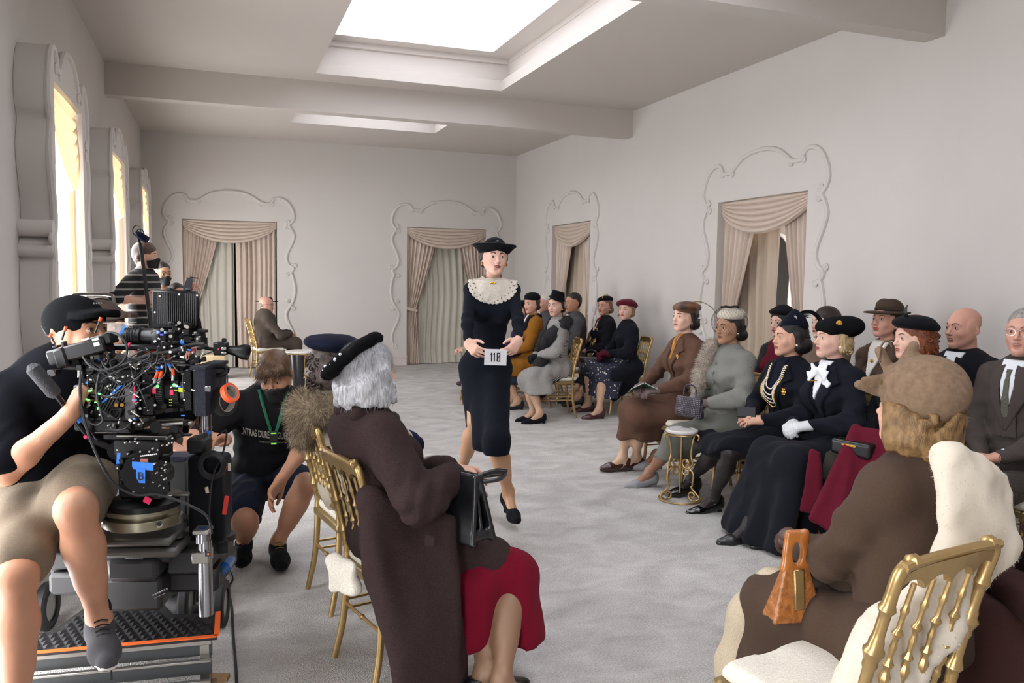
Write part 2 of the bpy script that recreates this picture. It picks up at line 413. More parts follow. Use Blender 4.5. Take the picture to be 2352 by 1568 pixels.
def face_parts(hs,m,brow_th=1.,smile=0,mask=False,eopen=1.,brow_lift=0):
    """lips, brows, lids, lashes in head space: list of (verts, faces, slot)   slots 1 lips 2 brow 3 lash 0 skin"""
    out=[]
    if not mask:
        nu,nv=25,7
        for sgn in(1,-1):
            u=np.linspace(-1,1,nu);v=np.linspace(0,1,nv);U,Vv=np.meshgrid(u,v)
            if sgn>0: ed=.0078*(np.clip(1-U**2,0,1)**.65)*(1-.28*np.exp(-(U/.13)**2))
            else: ed=-.0092*(np.clip(1-U**2,0,1)**.6)
            X=U*.0235*m; base=-.0590*m+smile*.004*U**2; Z=base+Vv*ed*m
            Y=project(hs,X,Z)+.0010+.0022*np.sin(PI*np.clip(Vv,0,1)*.9+.15)*np.clip(1-U**2,0,1)**.5-.004*(1-Vv)**4
            out.append((np.stack([X,Y,Z],-1).reshape(-1,3),quadgrid(nu,nv),1))
    for e in(-1,1):
        nu,nv=14,4;t=np.linspace(0,1,nu);v=np.linspace(-1,1,nv);T,Vv=np.meshgrid(t,v)
        X=e*(.013+.036*T)*m; zc=(.0245+.0075*np.sin(np.clip(T*1.15,0,1)*PI*.75)-.004*T**3+brow_lift)*m; th=(.0040*(1-.70*T))*brow_th*m
        Z=zc+Vv*th; Y=project(hs,X,Z)+.0014*(1-np.abs(Vv)**3)
        out.append((np.stack([X,Y,Z],-1).reshape(-1,3),quadgrid(nu,nv),2))
        c=np.array([e*.0315,.0765,.003])*m
        def shell(r,az,e0,e1,slot):
            A,T=np.meshgrid(az,np.linspace(0,1,7)); E=e0(A)+(e1(A)-e0(A))*T
            P=np.stack([np.sin(A)*np.cos(E),np.cos(A)*np.cos(E),np.sin(E)],-1)*r+c; out.append((P.reshape(-1,3),quadgrid(len(az),7),slot))
        az=np.linspace(-1.15,1.15,17); bell=lambda A:np.clip(1-(A/1.15)**2,0,1)
        up=lambda A:eopen*.40*bell(A)**.7-.03; lo_=lambda A:-.30*bell(A)-.05
        shell(.0138*m,az,up,lambda A:1.35+0*A,0); shell(.0137*m,az,lo_,lambda A:-1.3+0*A,0); shell(.0147*m,az,up,lambda A:up(A)+.17*(.4+bell(A)),3)
        shell(.0142*m,az,lambda A:up(A)+.42*bell(A)**.5+.05,lambda A:up(A)+.47*bell(A)**.5+.07,3) if False else None
    return out
def eye_mesh(m,iris,gaze):
    V=[];F=[];I=[];g=unit(gaze);R=frame(g); rings=[0,.20,.44,.48,.9,1.5]; n=16; r=.0127*m
    for a in rings:
        for k in range(n): b=2*PI*k/n; V.append(R@np.array([math.sin(a)*math.cos(b),math.cos(a),math.sin(a)*math.sin(b)])*r)
    for i in range(len(rings)-1):
        for k in range(n): F.append([i*n+k,(i+1)*n+k,(i+1)*n+(k+1)%n,i*n+(k+1)%n]); I.append([2,1,2,0,0][i])
    return V,F,I
def two_bone(a,t,l1,l2,pole):
    a,t=np.asarray(a,float),np.asarray(t,float); d=t-a; L=np.linalg.norm(d); L2=min(L,(l1+l2)*.999); d=d/L; t=a+d*L2
    x=(l1*l1-l2*l2+L2*L2)/(2*L2); h=math.sqrt(max(l1*l1-x*x,0)); p=np.asarray(pole,float); p=unit(p-d*(p@d)); return a+d*x+p*h,t
HATS=('beret','hat','turban','cap','fedora','hat_band','felt_hat')
class Fig:
    def __init__(s,label,loc,rz,sex='f',m=1.,px=None,sk='fair',group=None,cat='person'):
        s.root=thing('person',label,cat,(loc[0],loc[1],0),rz,group); s.R=rotz(rz); s.o=np.array([loc[0],loc[1],0.]); s.sex=sex; s.m=m*(1.04 if sex=='m' else 1.0)
        d=(s.o-CO)@CF; s.px=(px or max(d,2)/1885); s.sk=sk; s.wr={};s.el={};s.kn={};s.an={};s.hd={};s.toe={}; s.b=None
        s.sw=(.182 if sex=='m' else .150)*m
    def L(s,p): return (np.asarray(p,float)-s.o)@s.R          # world -> local
    def D(s,v): return np.asarray(v,float)@s.R
    def seat(s,eye=1.18,hip=.52,lean=-.04,side=0,twist=0,fwd=0,head=(0,0,0),neck=.176):
        """lean = how far the neck base sits in front of the hips"""
        s.hipz=hip; s.P=np.array([0,fwd,hip]); s.N=np.array([side,fwd+lean,eye-neck]); s.tw=twist; s._head(head,neck)
    def _head(s,head,neck=.152,off=None):
        y,p,r=head; s.Rh=rotz(y)@rotx(p)@roty(r); s.H=(s.N+np.array([0,.03,neck*s.m])) if off is None else np.asarray(off,float)
        up=unit(s.N-s.P) if s.b is None else s.b
        Rt=rotz(s.tw); s.S={e:s.N+Rt@np.array([e*s.sw,-.005,0])-up*.060 for e in(-1,1)}
        s.Hp={e:s.P+rotz(s.tw*.2)@np.array([e*.09*s.m,0,0]) for e in(-1,1)}; s.Rt=Rt; s.up=up
    def arm(s,e,wrist,pole=(0,-1,-.4),d=None,n=None,curl=.35,thumb=.3,spread=.12):
        m=s.m; s.el[e],w=two_bone(s.S[e],wrist,.285*m,.245*m,np.array(pole)*np.array([1,1,1])); s.wr[e]=w
        d=unit(w-s.el[e]) if d is None else unit(d); n=np.array([0,0,-1.]) if n is None else np.asarray(n,float); n=unit(n-d*(n@d))
        s.hd[e]=(d,n,curl,thumb,spread)
    def leg(s,e,ankle,pole=(0,1,.3),toe=(0,1,0),l=(.43,.41)):
        m=s.m; s.kn[e],s.an[e]=two_bone(s.Hp[e],ankle,l[0]*m,l[1]*m,pole); s.toe[e]=unit(toe)
    def hand_sdf(s,e,k=.010,g=0.):
        """e=+1 right hand (local +x side)"""
        m=s.m*(1.08 if s.sex=='m' else .98); d,n,curl,th,spr=s.hd[e]; W=s.wr[e]; sd=np.cross(d,n)*e; h=Sdf()  # sd = thumb side
        if True:
            q=W+d*.045*m
        bases=[]
        for i,(o,fw,L,r) in enumerate(((.030,.088,.070,.0083),(.0105,.093,.079,.0086),(-.0095,.088,.073,.0082),(-.028,.078,.058,.0073))):
            b=W+d*fw*m+sd*o*m; bases.append(b)
            h.cap(W+d*.012*m+sd*o*.55*m,b,.0150*m,.0118*m,.022)
            ang=.15+curl*1.05; dd=unit(d+sd*spr*(1.5-i)*.55); p=b
            for j,(fr,rr) in enumerate(((.46,1.),(.30,.93),(.24,.84))):
                a=ang*(1,1.9,2.5)[j]*(1+.08*i); v=dd*math.cos(a)+n*math.sin(a); q=p+v*L*fr*m; h.cap(p,q,r*rr*m,r*(rr-.07)*m,k if j==0 else .004); p=q
        t0=W+d*.022*m+sd*.022*m+n*.008*m; td=unit(d*.62+sd*(.75-.5*th)+n*(.15+.6*th)); t1=t0+td*.040*m; td2=unit(d*.8+sd*(.35-.6*th)+n*(.1+.5*th)); t2=t1+td2*.031*m; td3=unit(d*.85+sd*(.15-.7*th)+n*(.1+.55*th)); t3=t2+td3*.024*m
        h.cap(t0,t1,.0145*m,.0105*m,.018); h.cap(t1,t2,.0098*m,.0090*m,.006); h.cap(t2,t3,.0090*m,.0075*m,.004)
        fa=unit(s.wr[e]-s.el[e]); h.cap(W-fa*.03,W+d*.02*m,(.0235 if s.sex=='m' else .0195),(.022 if s.sex=='m' else .019),.02,flat=(n,1.25))
        s.hpts=getattr(s,'hpts',{}); s.hpts[e]=(W,d,n,sd,m,bases,t3)
        return h
    def foot_sdf(s,e,heel=0.):
        h=Sdf(); a=s.an[e]; t=s.toe[e]; m=s.m; side=np.cross(t,(0,0,1)); hz=a[2]
        heelp=a-t*.035*m+np.array([0,0,-.052*m]); ball=a+t*.115*m; ball[2]=hz-.058*m-heel; tip=a+t*.175*m; tip[2]=hz-.062*m-heel
        h.cap(a+np.array([0,0,.02]),heelp,.033*m,.026*m,.03); h.cap(a,ball,.030*m,.026*m,.03); h.cap(heelp,ball,.024*m,.025*m,.03)
        h.cap(ball-side*.015,tip-side*.012,.022*m,.015*m,.02); h.cap(ball+side*.018,tip+side*.008-t*.02,.019*m,.013*m,.02); s.feet=getattr(s,'feet',{}); s.feet[e]=(heelp,ball,tip,side,t); return h
    def torso(s,g=0.,bust=None,waist=1.,k=.05,sdf=None):
        t=sdf or Sdf(); m=s.m; P,N,up=s.P,s.N,s.up; f=s.sex=='f'; Rt=s.Rt; bu=(1 if f else 0) if bust is None else bust
        X=Rt@np.array([1,0,0.]); Y=unit(np.cross(up,X)); Ln=np.linalg.norm(N-P); pt=lambda a:P+(N-P)*a
        t.ell(P+up*.03,np.array([.165,.125,.13])*m+g,k)
        w=(.118 if f else .15)*waist*m
        t.cap(pt(.12),pt(.45),(w+.02)+g,w*.94+g,k,flat=(Y,1.3)); t.cap(pt(.45),pt(.78),w*.95+g,(.138 if f else .165)*m+g,k,flat=(Y,1.38))
        t.cap(pt(.72),pt(.84),(.135 if f else .16)*m+g,(.12 if f else .15)*m+g,k,flat=(Y,1.35))
        for e in(-1,1):
            t.cap(N-up*.050+X*e*.04*m,s.S[e]-X*e*.012+up*.005,(.046 if f else .056)*m+g*.8,(.040 if f else .052)*m+g*.8,k*.8)
            if bu: t.ell(pt(.66)+X*e*.075*m+Y*(.085*m)*1,np.array([.062,.058,.062])*m*bu+g*.9,.045)
        return t
    def arms(s,t,g=0.,k=.03,upto=1.,sides=(-1,1),puff=0):
        f=s.sex=='f'; m=s.m
        for e in sides:
            if e not in s.el: continue
            S_,E_,W_=s.S[e],s.el[e],s.wr[e]; a=(.042 if f else .052)*m;b=(.033 if f else .040)*m;c=(.0215 if f else .027)*m
            ck=unit(W_-E_)
            if upto<=.5: q=S_+(E_-S_)*(upto*2); t.cap(S_,q,a+g+puff,a+g+puff*.6,k); continue
            t.cap(S_,E_,a+g+puff,b+g,k); Wq=E_+(W_-E_)*upto
            mid=E_+(W_-E_)*.3; t.cap(E_,mid,b+g,b*.98+g,k); t.cap(mid,Wq,b*.98+g,c+g*.8,k)
        return t
    def legs(s,t,g=0.,k=.03,upto=1.,sides=(-1,1),thigh=1.):
        f=s.sex=='f'; m=s.m
        for e in sides:
            if e not in s.kn: continue
            H_,K_,A_=s.Hp[e],s.kn[e],s.an[e]; a=.082*m*thigh; b=(.052 if f else .055)*m; c=.031*m
            t.cap(H_,K_,a+g,b+g,k+.02)
            if upto<=.5: continue
            d=unit(A_-K_); th=unit(K_-H_); bk=unit(-(th-d*(th@d))) if abs(th@d)<.98 else np.array([0,-1,0])
            t.cap(K_,K_+(A_-K_)*.35,b*.88+g,b*.88+g,k+.02); q=K_+(A_-K_)*.32+bk*.012*1
            t.cap(q,K_+(A_-K_)*.62+bk*.004,b*.98+g,b*.80+g,.06); t.cap(K_+(A_-K_)*.55,A_,b*.84+g,c+g,.03)
            t.ell(K_+unit(th-d)*.008,.042*m+g,.03)
        return t
    def neck(s,t,g=0.):
        r=(.046 if s.sex=='f' else .060)*s.m; b=s.H+s.Rh@np.array([0,-.022,-.062])*s.m
        t.cap(s.N+np.array([0,-.01,-.04]),b,r*1.12+g,r*.98+g,.025); return t
    def build_body(s,lips='#8f2a2a',hair='#2c1f19',iris='#4a3626',legm=None,face={},heads={},mask=False,gaze=None,armfine=False,legfine=True,heel=.0,nohands=(),coarse=.024,cull=True,eyes=True,thigh=1.):
        m=s.m; hs=head_sdf(m,s.sex=='m',**heads); s.hs=hs; B=s.torso(-.008,waist=(.80 if s.sex=='f' else .95)); s.neck(B); s.arms(B); s.legs(B,thigh=thigh)
        H=hs.xf(s.Rh,s.H); B.merge(H); s.body=B
        hands={}
        for e in s.hd:
            if e in nohands: continue
            hd=s.hand_sdf(e); hands[e]=hd; B.merge(hd)
        feet={}
        for e in s.an: fs=s.foot_sdf(e,heel); feet[e]=fs; B.merge(fs)
        vx=min(max(1.65*s.px,.0042),.010); parts=[]; boxes=[]
        lo,hi=H.bounds(.02); lo=lo.copy(); lo[2]=s.N[2]-.03; lo[0]-=.02;hi[0]+=.02;lo[1]-=.03;hi[1]+=.02; hx=(lo,hi); v,f=B.mesh(vx,lo,hi)
        if cull:
            q=(v[f].mean(1)-s.H)@s.Rh/m; f=f[~(((q[:,1]<-.025)&(q[:,2]>-.055))|(q[:,2]>.088))]
        parts.append((v,f,0)); boxes.append(hx)
        for e,hd in hands.items():
            lo,hi=hd.bounds(.012); we=s.wr[e]-unit(s.wr[e]-s.el[e])*.075; lo=np.minimum(lo,we-.032); hi=np.maximum(hi,we+.032); v,f=B.mesh(min(max(1.6*s.px,.0052),.010),lo,hi)
            c=v[f].mean(1) if len(f) else np.zeros((0,3)); inn=np.zeros(len(f),bool)
            for b0,b1 in boxes: inn|=np.all((c>b0)&(c<b1),1)
            parts.append((v,f[~inn],0)); boxes.append((lo,hi))
        lm=0
        if s.an and legfine:
            ks=[s.kn[e] for e in s.kn]+[s.an[e] for e in s.an]
            lo=np.min(ks,0)-.12; hi=np.max(ks,0)+.12; lo[1]-=.1;hi[1]+=.15;lo[2]=min(q[2] for q in s.an.values())-.13;hi[2]=max(q[2] for q in s.kn.values())+getattr(s,'legtop',.055)
            v,f=B.mesh(max(.0115,2.6*s.px),lo,hi); c=v[f].mean(1); inn=np.zeros(len(f),bool)
            for b0,b1 in boxes: inn|=np.all((c>b0+.012)&(c<b1-.012),1)
            parts.append((v,f[~inn],4 if legm else 0)); boxes.append((lo,hi))
        v,f=B.mesh(.014 if armfine else coarse); c=v[f].mean(1); inn=np.zeros(len(f),bool)
        for b0,b1 in boxes: inn|=np.all((c>b0+.024)&(c<b1-.024),1)
        parts.append((v,f[~inn],0))
        for V_,F_,sl in face_parts(hs,m,mask=mask,**face): parts.append((V_@s.Rh.T+s.H,F_,sl))
        V_,F_,I_=join(parts)
        body=meshobj('body',V_,F_,[skin(s.sk),lipm(lips),mat('brow_'+hair.strip('#'),hair,rough=.8),DARK(),legm or skin(s.sk)],s.root,idx=I_); s.bodyobj=body
        if eyes:
            gz=np.array([0,1,0]) if gaze is None else s.Rh.T@unit(gaze)
            for e in(-1,1):
                V_,F_,I_=eye_mesh(m,iris,gz); c=s.Rh@(np.array([e*.0315,.0765,.003])*m)+s.H
                o=meshobj('eye',(np.array(V_)@s.Rh.T)+c,F_,[EYEW(),mat('iris_'+iris.strip('#'),iris,rough=.1,spec=.7),mat('pupil','#060505',rough=.05,spec=.8)],s.root,idx=I_)
        return s
    # --- clothing helpers
    def gar(s,name,sd,m,h=None,lo=None,hi=None,grow=0,clip=None,label=None,wr=.0035,wf=17,parent=None,extra=None):
        sd=sd.copy()
        kind='top' if name in('coat','jacket','t_shirt','blouse') else 'low' if ('skirt' in name or name in('trousers','shorts')) else None
        if kind=='top':
            E=[(s.el[e],unit(unit(s.wr[e]-s.el[e])+unit(s.el[e]-s.S[e])),e) for e in s.el]; Z0=s.P[2]+.40*(s.N[2]-s.P[2]); N0=s.N
            def cre(F,X,Y,Z):
                for q,u,e in E:
                    d=(X-q[0])**2+(Y-q[1])**2+(Z-q[2])**2; t=(X-q[0])*u[0]+(Y-q[1])*u[1]+(Z-q[2])*u[2]
                    F=F+.0075*np.exp(-d/.016)*np.sin(105*t+2.2*np.sin(30*X+22*Z+e))
                    F=F+.0045*np.exp(-((X-q[0]*.8)**2+(Y-q[1])**2+(Z-q[2]-.13)**2)/.02)*np.sin(60*(Z+.4*Y)+14*X)
                F=F+.0055*np.exp(-((Z-Z0)/.11)**2)*np.sin(62*(Z-Z0)+16*np.abs(X)+3*np.sin(11*X+9*Y))
                return F+.004*np.exp(-((Z-N0[2]+.16)/.10)**2)*np.sin(34*(X+.5*Z)+8*Y)
            sd.post.append(cre)
        if kind=='low' and s.kn:
            kz=min(q[2] for q in s.kn.values()); py=s.P[1]; wt=.5 if name in('trousers','shorts') else 1
            sd.post.append(lambda F,X,Y,Z:F+wt*.010*np.clip((kz+.04-Z)*6,0,1)*(np.abs(np.sin(21*X+5*Y+1.4*np.sin(6*Z)))-.5)+wt*.0055*np.clip((Z-kz+.06)*7,0,1)*np.sin(46*(Y-py)+10*np.sin(5*X+3)+12*Z))
        if wr:
            ph=random.random()*9
            sd.post.append(lambda f,X,Y,Z:f+wr*n3(X,Y,Z,wf,ph)+wr*.5*n3(X,Y,Z,wf*2.3,ph+1))
        h=h*1.5 if h else min(max(4.4*s.px,.0125),.022)
        V_,F_=sd.mesh(h,lo,hi,grow,clip)
        if len(F_)==0: return None
        parts=[(V_,F_,0)]
        if extra: parts+=extra(V_,F_)
        V_,F_,I_=join(parts); o=meshobj(name,V_,F_,m,parent or s.root,idx=I_)
        if label: o['label']=label
        return o
    def hgar(s,name,sd,m,h=None,**k):
        """garment given in head space"""
        off=np.zeros(3)
        if name in HATS and not getattr(s,'rawhat',False): off=s.Rh@np.array([0,0,-.018]); k.setdefault('grow',.005)
        if name=='hair' and s.px<.0042 and 'extra' not in k and m.name.startswith('hair_'):
            k['extra']=hairex(s,1,1800,.020,.0007,len(s.root.children),curl=.9)
        return s.gar(name,sd.xf(s.Rh,s.H+off),m,h or min(max(1.7*s.px,.0040),.009),**k)
    def shell(s,name,base,t,poly,m,h=None,front=1,inner=.006,label=None,ylim=None,smooth_k=0):
        """a thin layer lying on garment 'base', outlined by a polygon in the local x,z plane"""
        t=t+.0055
        P=np.asarray(poly,float); pf=poly2(P); lo,hi=base.bounds(.02); lo=lo.copy();hi=hi.copy(); lo[0],lo[2]=P.min(0)-.01; hi[0],hi[2]=P.max(0)+.01
        if front==1: lo[1]=s.P[1]+(ylim if ylim is not None else -.02)
        elif front==-1: hi[1]=s.P[1]+(ylim or 0)
        h=h or min(max(2.0*s.px,.0055),.010)
        def clip(X,Y,Z): return np.maximum(pf(X,Z),0*Y)
        b=base.copy(); f=b.field(lo,hi,h); n=f.shape
        X=(lo[0]+h*np.arange(n[0]))[:,None,None];Y=(lo[1]+h*np.arange(n[1]))[None,:,None];Z=(lo[2]+h*np.arange(n[2]))[None,None,:]
        g=np.maximum(f-t,-(f+inner)); g=np.maximum(g,pf(X,Z)+0*Y).astype(np.float32)
        V_,F_=surfnet(g,lo,h)
        if len(F_)==0: return None
        o=meshobj(name,V_,F_,m,s.root)
        if label: o['label']=label
        return o
    def glove(s,e,m,g=.0045,name='glove',label=None,ext=.06):
        hd=s.hand_sdf(e); W=s.wr[e]; fa=unit(W-s.el[e]); hd.cap(W-fa*ext,W,.027,.023,.01)
        V_,F_=hd.mesh(min(max(1.6*s.px,.0052),.010),grow=g); o=meshobj(name,V_,F_,m,s.root)
        if label: o['label']=label
    def shoe(s,e,m,kind='pump',heel=.05,label=None,sole='#15100e',strap=False):
        heelp,ball,tip,side,t=s.feet[e]; mm=s.m; a=s.an[e]; sd=Sdf(); up=np.array([0,0,1.])
        if kind=='pump':
            ax=unit(ball-heelp)
            sd.cap(heelp,ball,.033*mm,.036*mm,.02); sd.cap(ball,tip+t*.010,.036*mm,.019*mm,.02); sd.cap(heelp+up*.03,heelp,.035*mm,.033*mm,.02); sd.cap(ball+side*.010,tip+side*.004-t*.01,.029*mm,.020*mm,.02)
            nrm=unit(np.cross(side,ax)); nrm=nrm if nrm[2]>0 else -nrm
            v0=heelp+nrm*.026; 
            def cl(f,X,Y,Z):
                # open top between heel and vamp
                d1=(X-a[0])*t[0]+(Y-a[1])*t[1]; hgt=(X-heelp[0])*nrm[0]+(Y-heelp[1])*nrm[1]+(Z-heelp[2])*nrm[2]
                lim=np.where(d1<.01,.034+.016*np.clip(-d1/.03,0,1),np.where(d1<.068,.022,.06)); return np.maximum(f,hgt-lim)
            sd.post.append(cl); fz=min(ball[2],tip[2])-.020
            hb=heelp-up*.0; hz=Sdf()
            foot=heelp-t*.008; sd2=Sdf().cap(foot-up*.012,np.array([foot[0]-t[0]*.004,foot[1]-t[1]*.004,fz+.006]),.021,.0125,.01); 
            sd3=Sdf().quad(heelp-up*.024+side*.0,heelp-up*.024,ball-up*.022,ball-up*.022,.004)
            mb=Sdf(); mb.ops=sd.ops; mb.post=sd.post
            V1,F1=mb.mesh(max(.0062,s.px*2.2),grow=.0032); V2,F2=sd2.mesh(max(.005,s.px*1.6),hi=None,clip=lambda X,Y,Z:np.maximum(fz-Z,0*X+0*Y-1))
            so=Sdf().cap(ball-up*.018,tip-up*.008+t*.008,.026*mm,.016*mm,.01,flat=(up,3.)); so.cap(heelp-up*.02,ball-up*.018,.018*mm,.024*mm,.01,flat=(up,3.)); V3,F3=so.mesh(max(.008,s.px*2.2))
            V_,F_,I_=join([(V1,F1,0),(V2,F2,0),(V3,F3,1)]); o=meshobj('shoe',V_,F_,[m,mat('sole_'+sole.strip('#'),sole,rough=.7)],s.root,idx=I_)
            if strap:
                mb=MB(); c=a+t*.012+up*-.012; ring=[c+side*.037*math.cos(q)+(up*.5+t*-.5)*0+unit(up+ -t*.4)*.0*1+np.cross(side,unit(up*.9+t*.5))*.042*math.sin(q) for q in np.linspace(0,2*PI,20,endpoint=False)]
                mb.tube(ring,.0035,6,closed=True); mb.obj('strap',m,o)
        else:
            big=1.10
            sd.cap(heelp,ball,.035*mm,.039*mm,.02); sd.cap(ball,tip,.039*mm,.029*mm,.03); sd.cap(a+up*-.01,heelp,.037*mm,.034*mm,.03); sd.cap(a-up*.02,ball,.034*mm,.034*mm,.03)
            V1,F1=sd.mesh(max(.008,s.px*2.2),grow=.002); so=Sdf().cap(heelp-up*.022,ball-up*.022,.034*mm,.040*mm,.02,flat=(up,2.6)); so.cap(ball-up*.022,tip-up*.014,.040*mm,.032*mm,.02,flat=(up,2.6)); V3,F3=so.mesh(max(.009,s.px*2.2))
            V_,F_,I_=join([(V1,F1,0),(V3,F3,1)]); o=meshobj('shoe',V_,F_,[m,mat('sole_'+sole.strip('#'),sole,rough=.7)],s.root,idx=I_)
            mb=MB()
            for q in range(5):
                c=a+t*(.035+.018*q)-up*(.012+.0085*q)+up*.036*mm*(1-.03*q)
                mb.tube([c-side*.022,c+up*.006,c+side*.022],.0028,5)
            mb.obj('lace',mat('lace_dark','#151515',rough=.9) if kind!='yel' else mat('lace_yellow','#7d6a2c',rough=.9),o)
        if label: o['label']=label
        return o
def hair_sdf(m=1.,vol=.010,side=1.,back=1.,low=-.06,front=.0,parting=0,face_w=.062):
    s=Sdf(); q=lambda *a:np.array(a)*m
    s.ell(q(0,-.020,.046),q(.0745,.095,.081)+vol,.02)
    if side:
        for e in(-1,1): s.cap(q(e*.070,-.022,.02),q(e*.072*side,-.028,low),(.022+vol)*m,(.020+vol*.8)*m,.03)
    if back: s.cap(q(0,-.075,.02),q(0,-.078*back,low),(.045+vol)*m,(.035+vol)*m,.04); s.cap(q(-.05,-.06,low),q(.05,-.06,low),(.03+vol)*m,(.03+vol)*m,.03)
    s.ell(q(0,.118,-.028+front),q(face_w,.092,.098),.012,mode='s')
    return s
def curlpost(amp=.006,f=75,seed=0): return lambda F,X,Y,Z:F+amp*n3(X,Y,Z,f,seed)+amp*.5*n3(X,Y,Z,f*1.9,seed+2)
def strandpost(amp=.003,f=120,seed=0,z=.25): return lambda F,X,Y,Z:F+amp*n3(X,Y,Z*z,f,seed)+amp*.6*n3(X,Y,Z*z,f*2,seed+2)
def hairm(c,c2=None,rough=.42): 
    n='hair_'+c.strip('#'); return mat(n,c,rough=rough,col2=c2 or c,nscale=55,stretch=(1.6,1.6,.5),bump=.6,bscale=230,spec=.4,dist=.003,detail=4) if c2 else mat(n,c,rough=rough,noise=.35,nscale=55,stretch=(1.6,1.6,.5),bump=.6,bscale=230,spec=.4,dist=.003)
# ---------------------------------------------------------------- the room
XL,XR,YF,YN,HC=-1.07,5.14,14.13,-3.2,3.75
plaster=mat('plaster','#cdc8c3',rough=.85,noise=.012,nscale=2,bump=.25,bscale=90,spec=.2,dist=.002)
ceilm=mat('ceiling_paint','#c3bcb5',rough=.9,bump=.15,bscale=60,spec=.2,dist=.002)
def carpet_pat(nt,tc,b,out):
    N=nt.nodes;L=nt.links
    n=N.new('ShaderNodeTexNoise');n.inputs['Scale'].default_value=4.5;n.inputs['Detail'].default_value=5;n.inputs['Distortion'].default_value=.6
    mp=N.new('ShaderNodeMapping');mp.inputs['Scale'].default_value=(.9,1.25,1);L.new(tc.outputs['Object'],mp.inputs[0]);L.new(mp.outputs[0],n.inputs['Vector'])
    f=N.new('ShaderNodeTexNoise');f.inputs['Scale'].default_value=130;f.inputs['Detail'].default_value=4;L.new(tc.outputs['Object'],f.inputs['Vector'])
    mx=N.new('ShaderNodeMix');mx.data_type='RGBA';mx.inputs[0].default_value=.55;L.new(n.outputs[0],mx.inputs[6]);L.new(f.outputs[0],mx.inputs[7])
    r=N.new('ShaderNodeValToRGB');L.new(mx.outputs[2],r.inputs[0]);r.color_ramp.elements[0].position=.36;r.color_ramp.elements[1].position=.64
    r.color_ramp.elements[0].color=(*lin('#a9a5a1'),1);r.color_ramp.elements[1].color=(*lin('#d8d5d1'),1);L.new(r.outputs[0],b.inputs['Base Color'])
carpetm=mat('carpet','#c3bcb5',rough=1,pat=carpet_pat,bump=1,bscale=150,spec=.05,sheen=.2,dist=.012)
white=mat('white_paint','#d6cfc9',rough=.55,spec=.35)
def struct(name,mb,m,smooth=False,parent=None):
    o=mb.obj(name,m,parent,smooth)
    if parent is None: o['kind']='structure'
    return o
struct('floor',MB().box(((XL+XR)/2,(YN+YF)/2,-.1),((XR-XL)/2+.5,(YF-YN)/2+1.2,.1)),carpetm)
# a wall as boxes around its openings: axis 'x' runs along x (far wall), 'y' along y (side walls)
def wall(name,axis,a0,a1,c0,c1,holes,H=HC+.9,m=plaster):
    mb=MB(); cur=a0
    def put(p,q,z0,z1):
        if q-p<1e-4 or z1-z0<1e-4: return
        if axis=='x': mb.box(((p+q)/2,(c0+c1)/2,(z0+z1)/2),((q-p)/2,(c1-c0)/2,(z1-z0)/2))
        else: mb.box(((c0+c1)/2,(p+q)/2,(z0+z1)/2),((c1-c0)/2,(q-p)/2,(z1-z0)/2))
    for h0,h1,z0,z1 in sorted(holes):
        put(cur,h0,0,H); put(h0,h1,0,z0); put(h0,h1,z1,H); cur=h1
    put(cur,a1,0,H); return struct(name,mb,m)
DF=[(-.49,.96),(3.14,4.58)]               # far wall openings (x)
DR=[(6.27,7.71),(10.94,12.39),(1.60,3.04)] # right wall openings (y)
WL=[(5.43,6.99),(8.42,9.98),(11.70,13.26),(2.40,3.96),(-.6,.96)]  # left window surrounds (y)
DZ=2.41
wall('wall_far','x',XL-.6,XR+.6,YF,YF+.22,[(a,b,0,DZ) for a,b in DF])
wall('wall_right','y',YN,YF+.22,XR,XR+.22,[(a,b,0,DZ) for a,b in DR])
wall('wall_left','y',YN,YF+.22,XL-.22,XL,[((a+b)/2-.56,(a+b)/2+.56,.02,2.70) for a,b in WL])
wall('wall_near','x',XL-.6,XR+.6,YN-.2,YN,[])
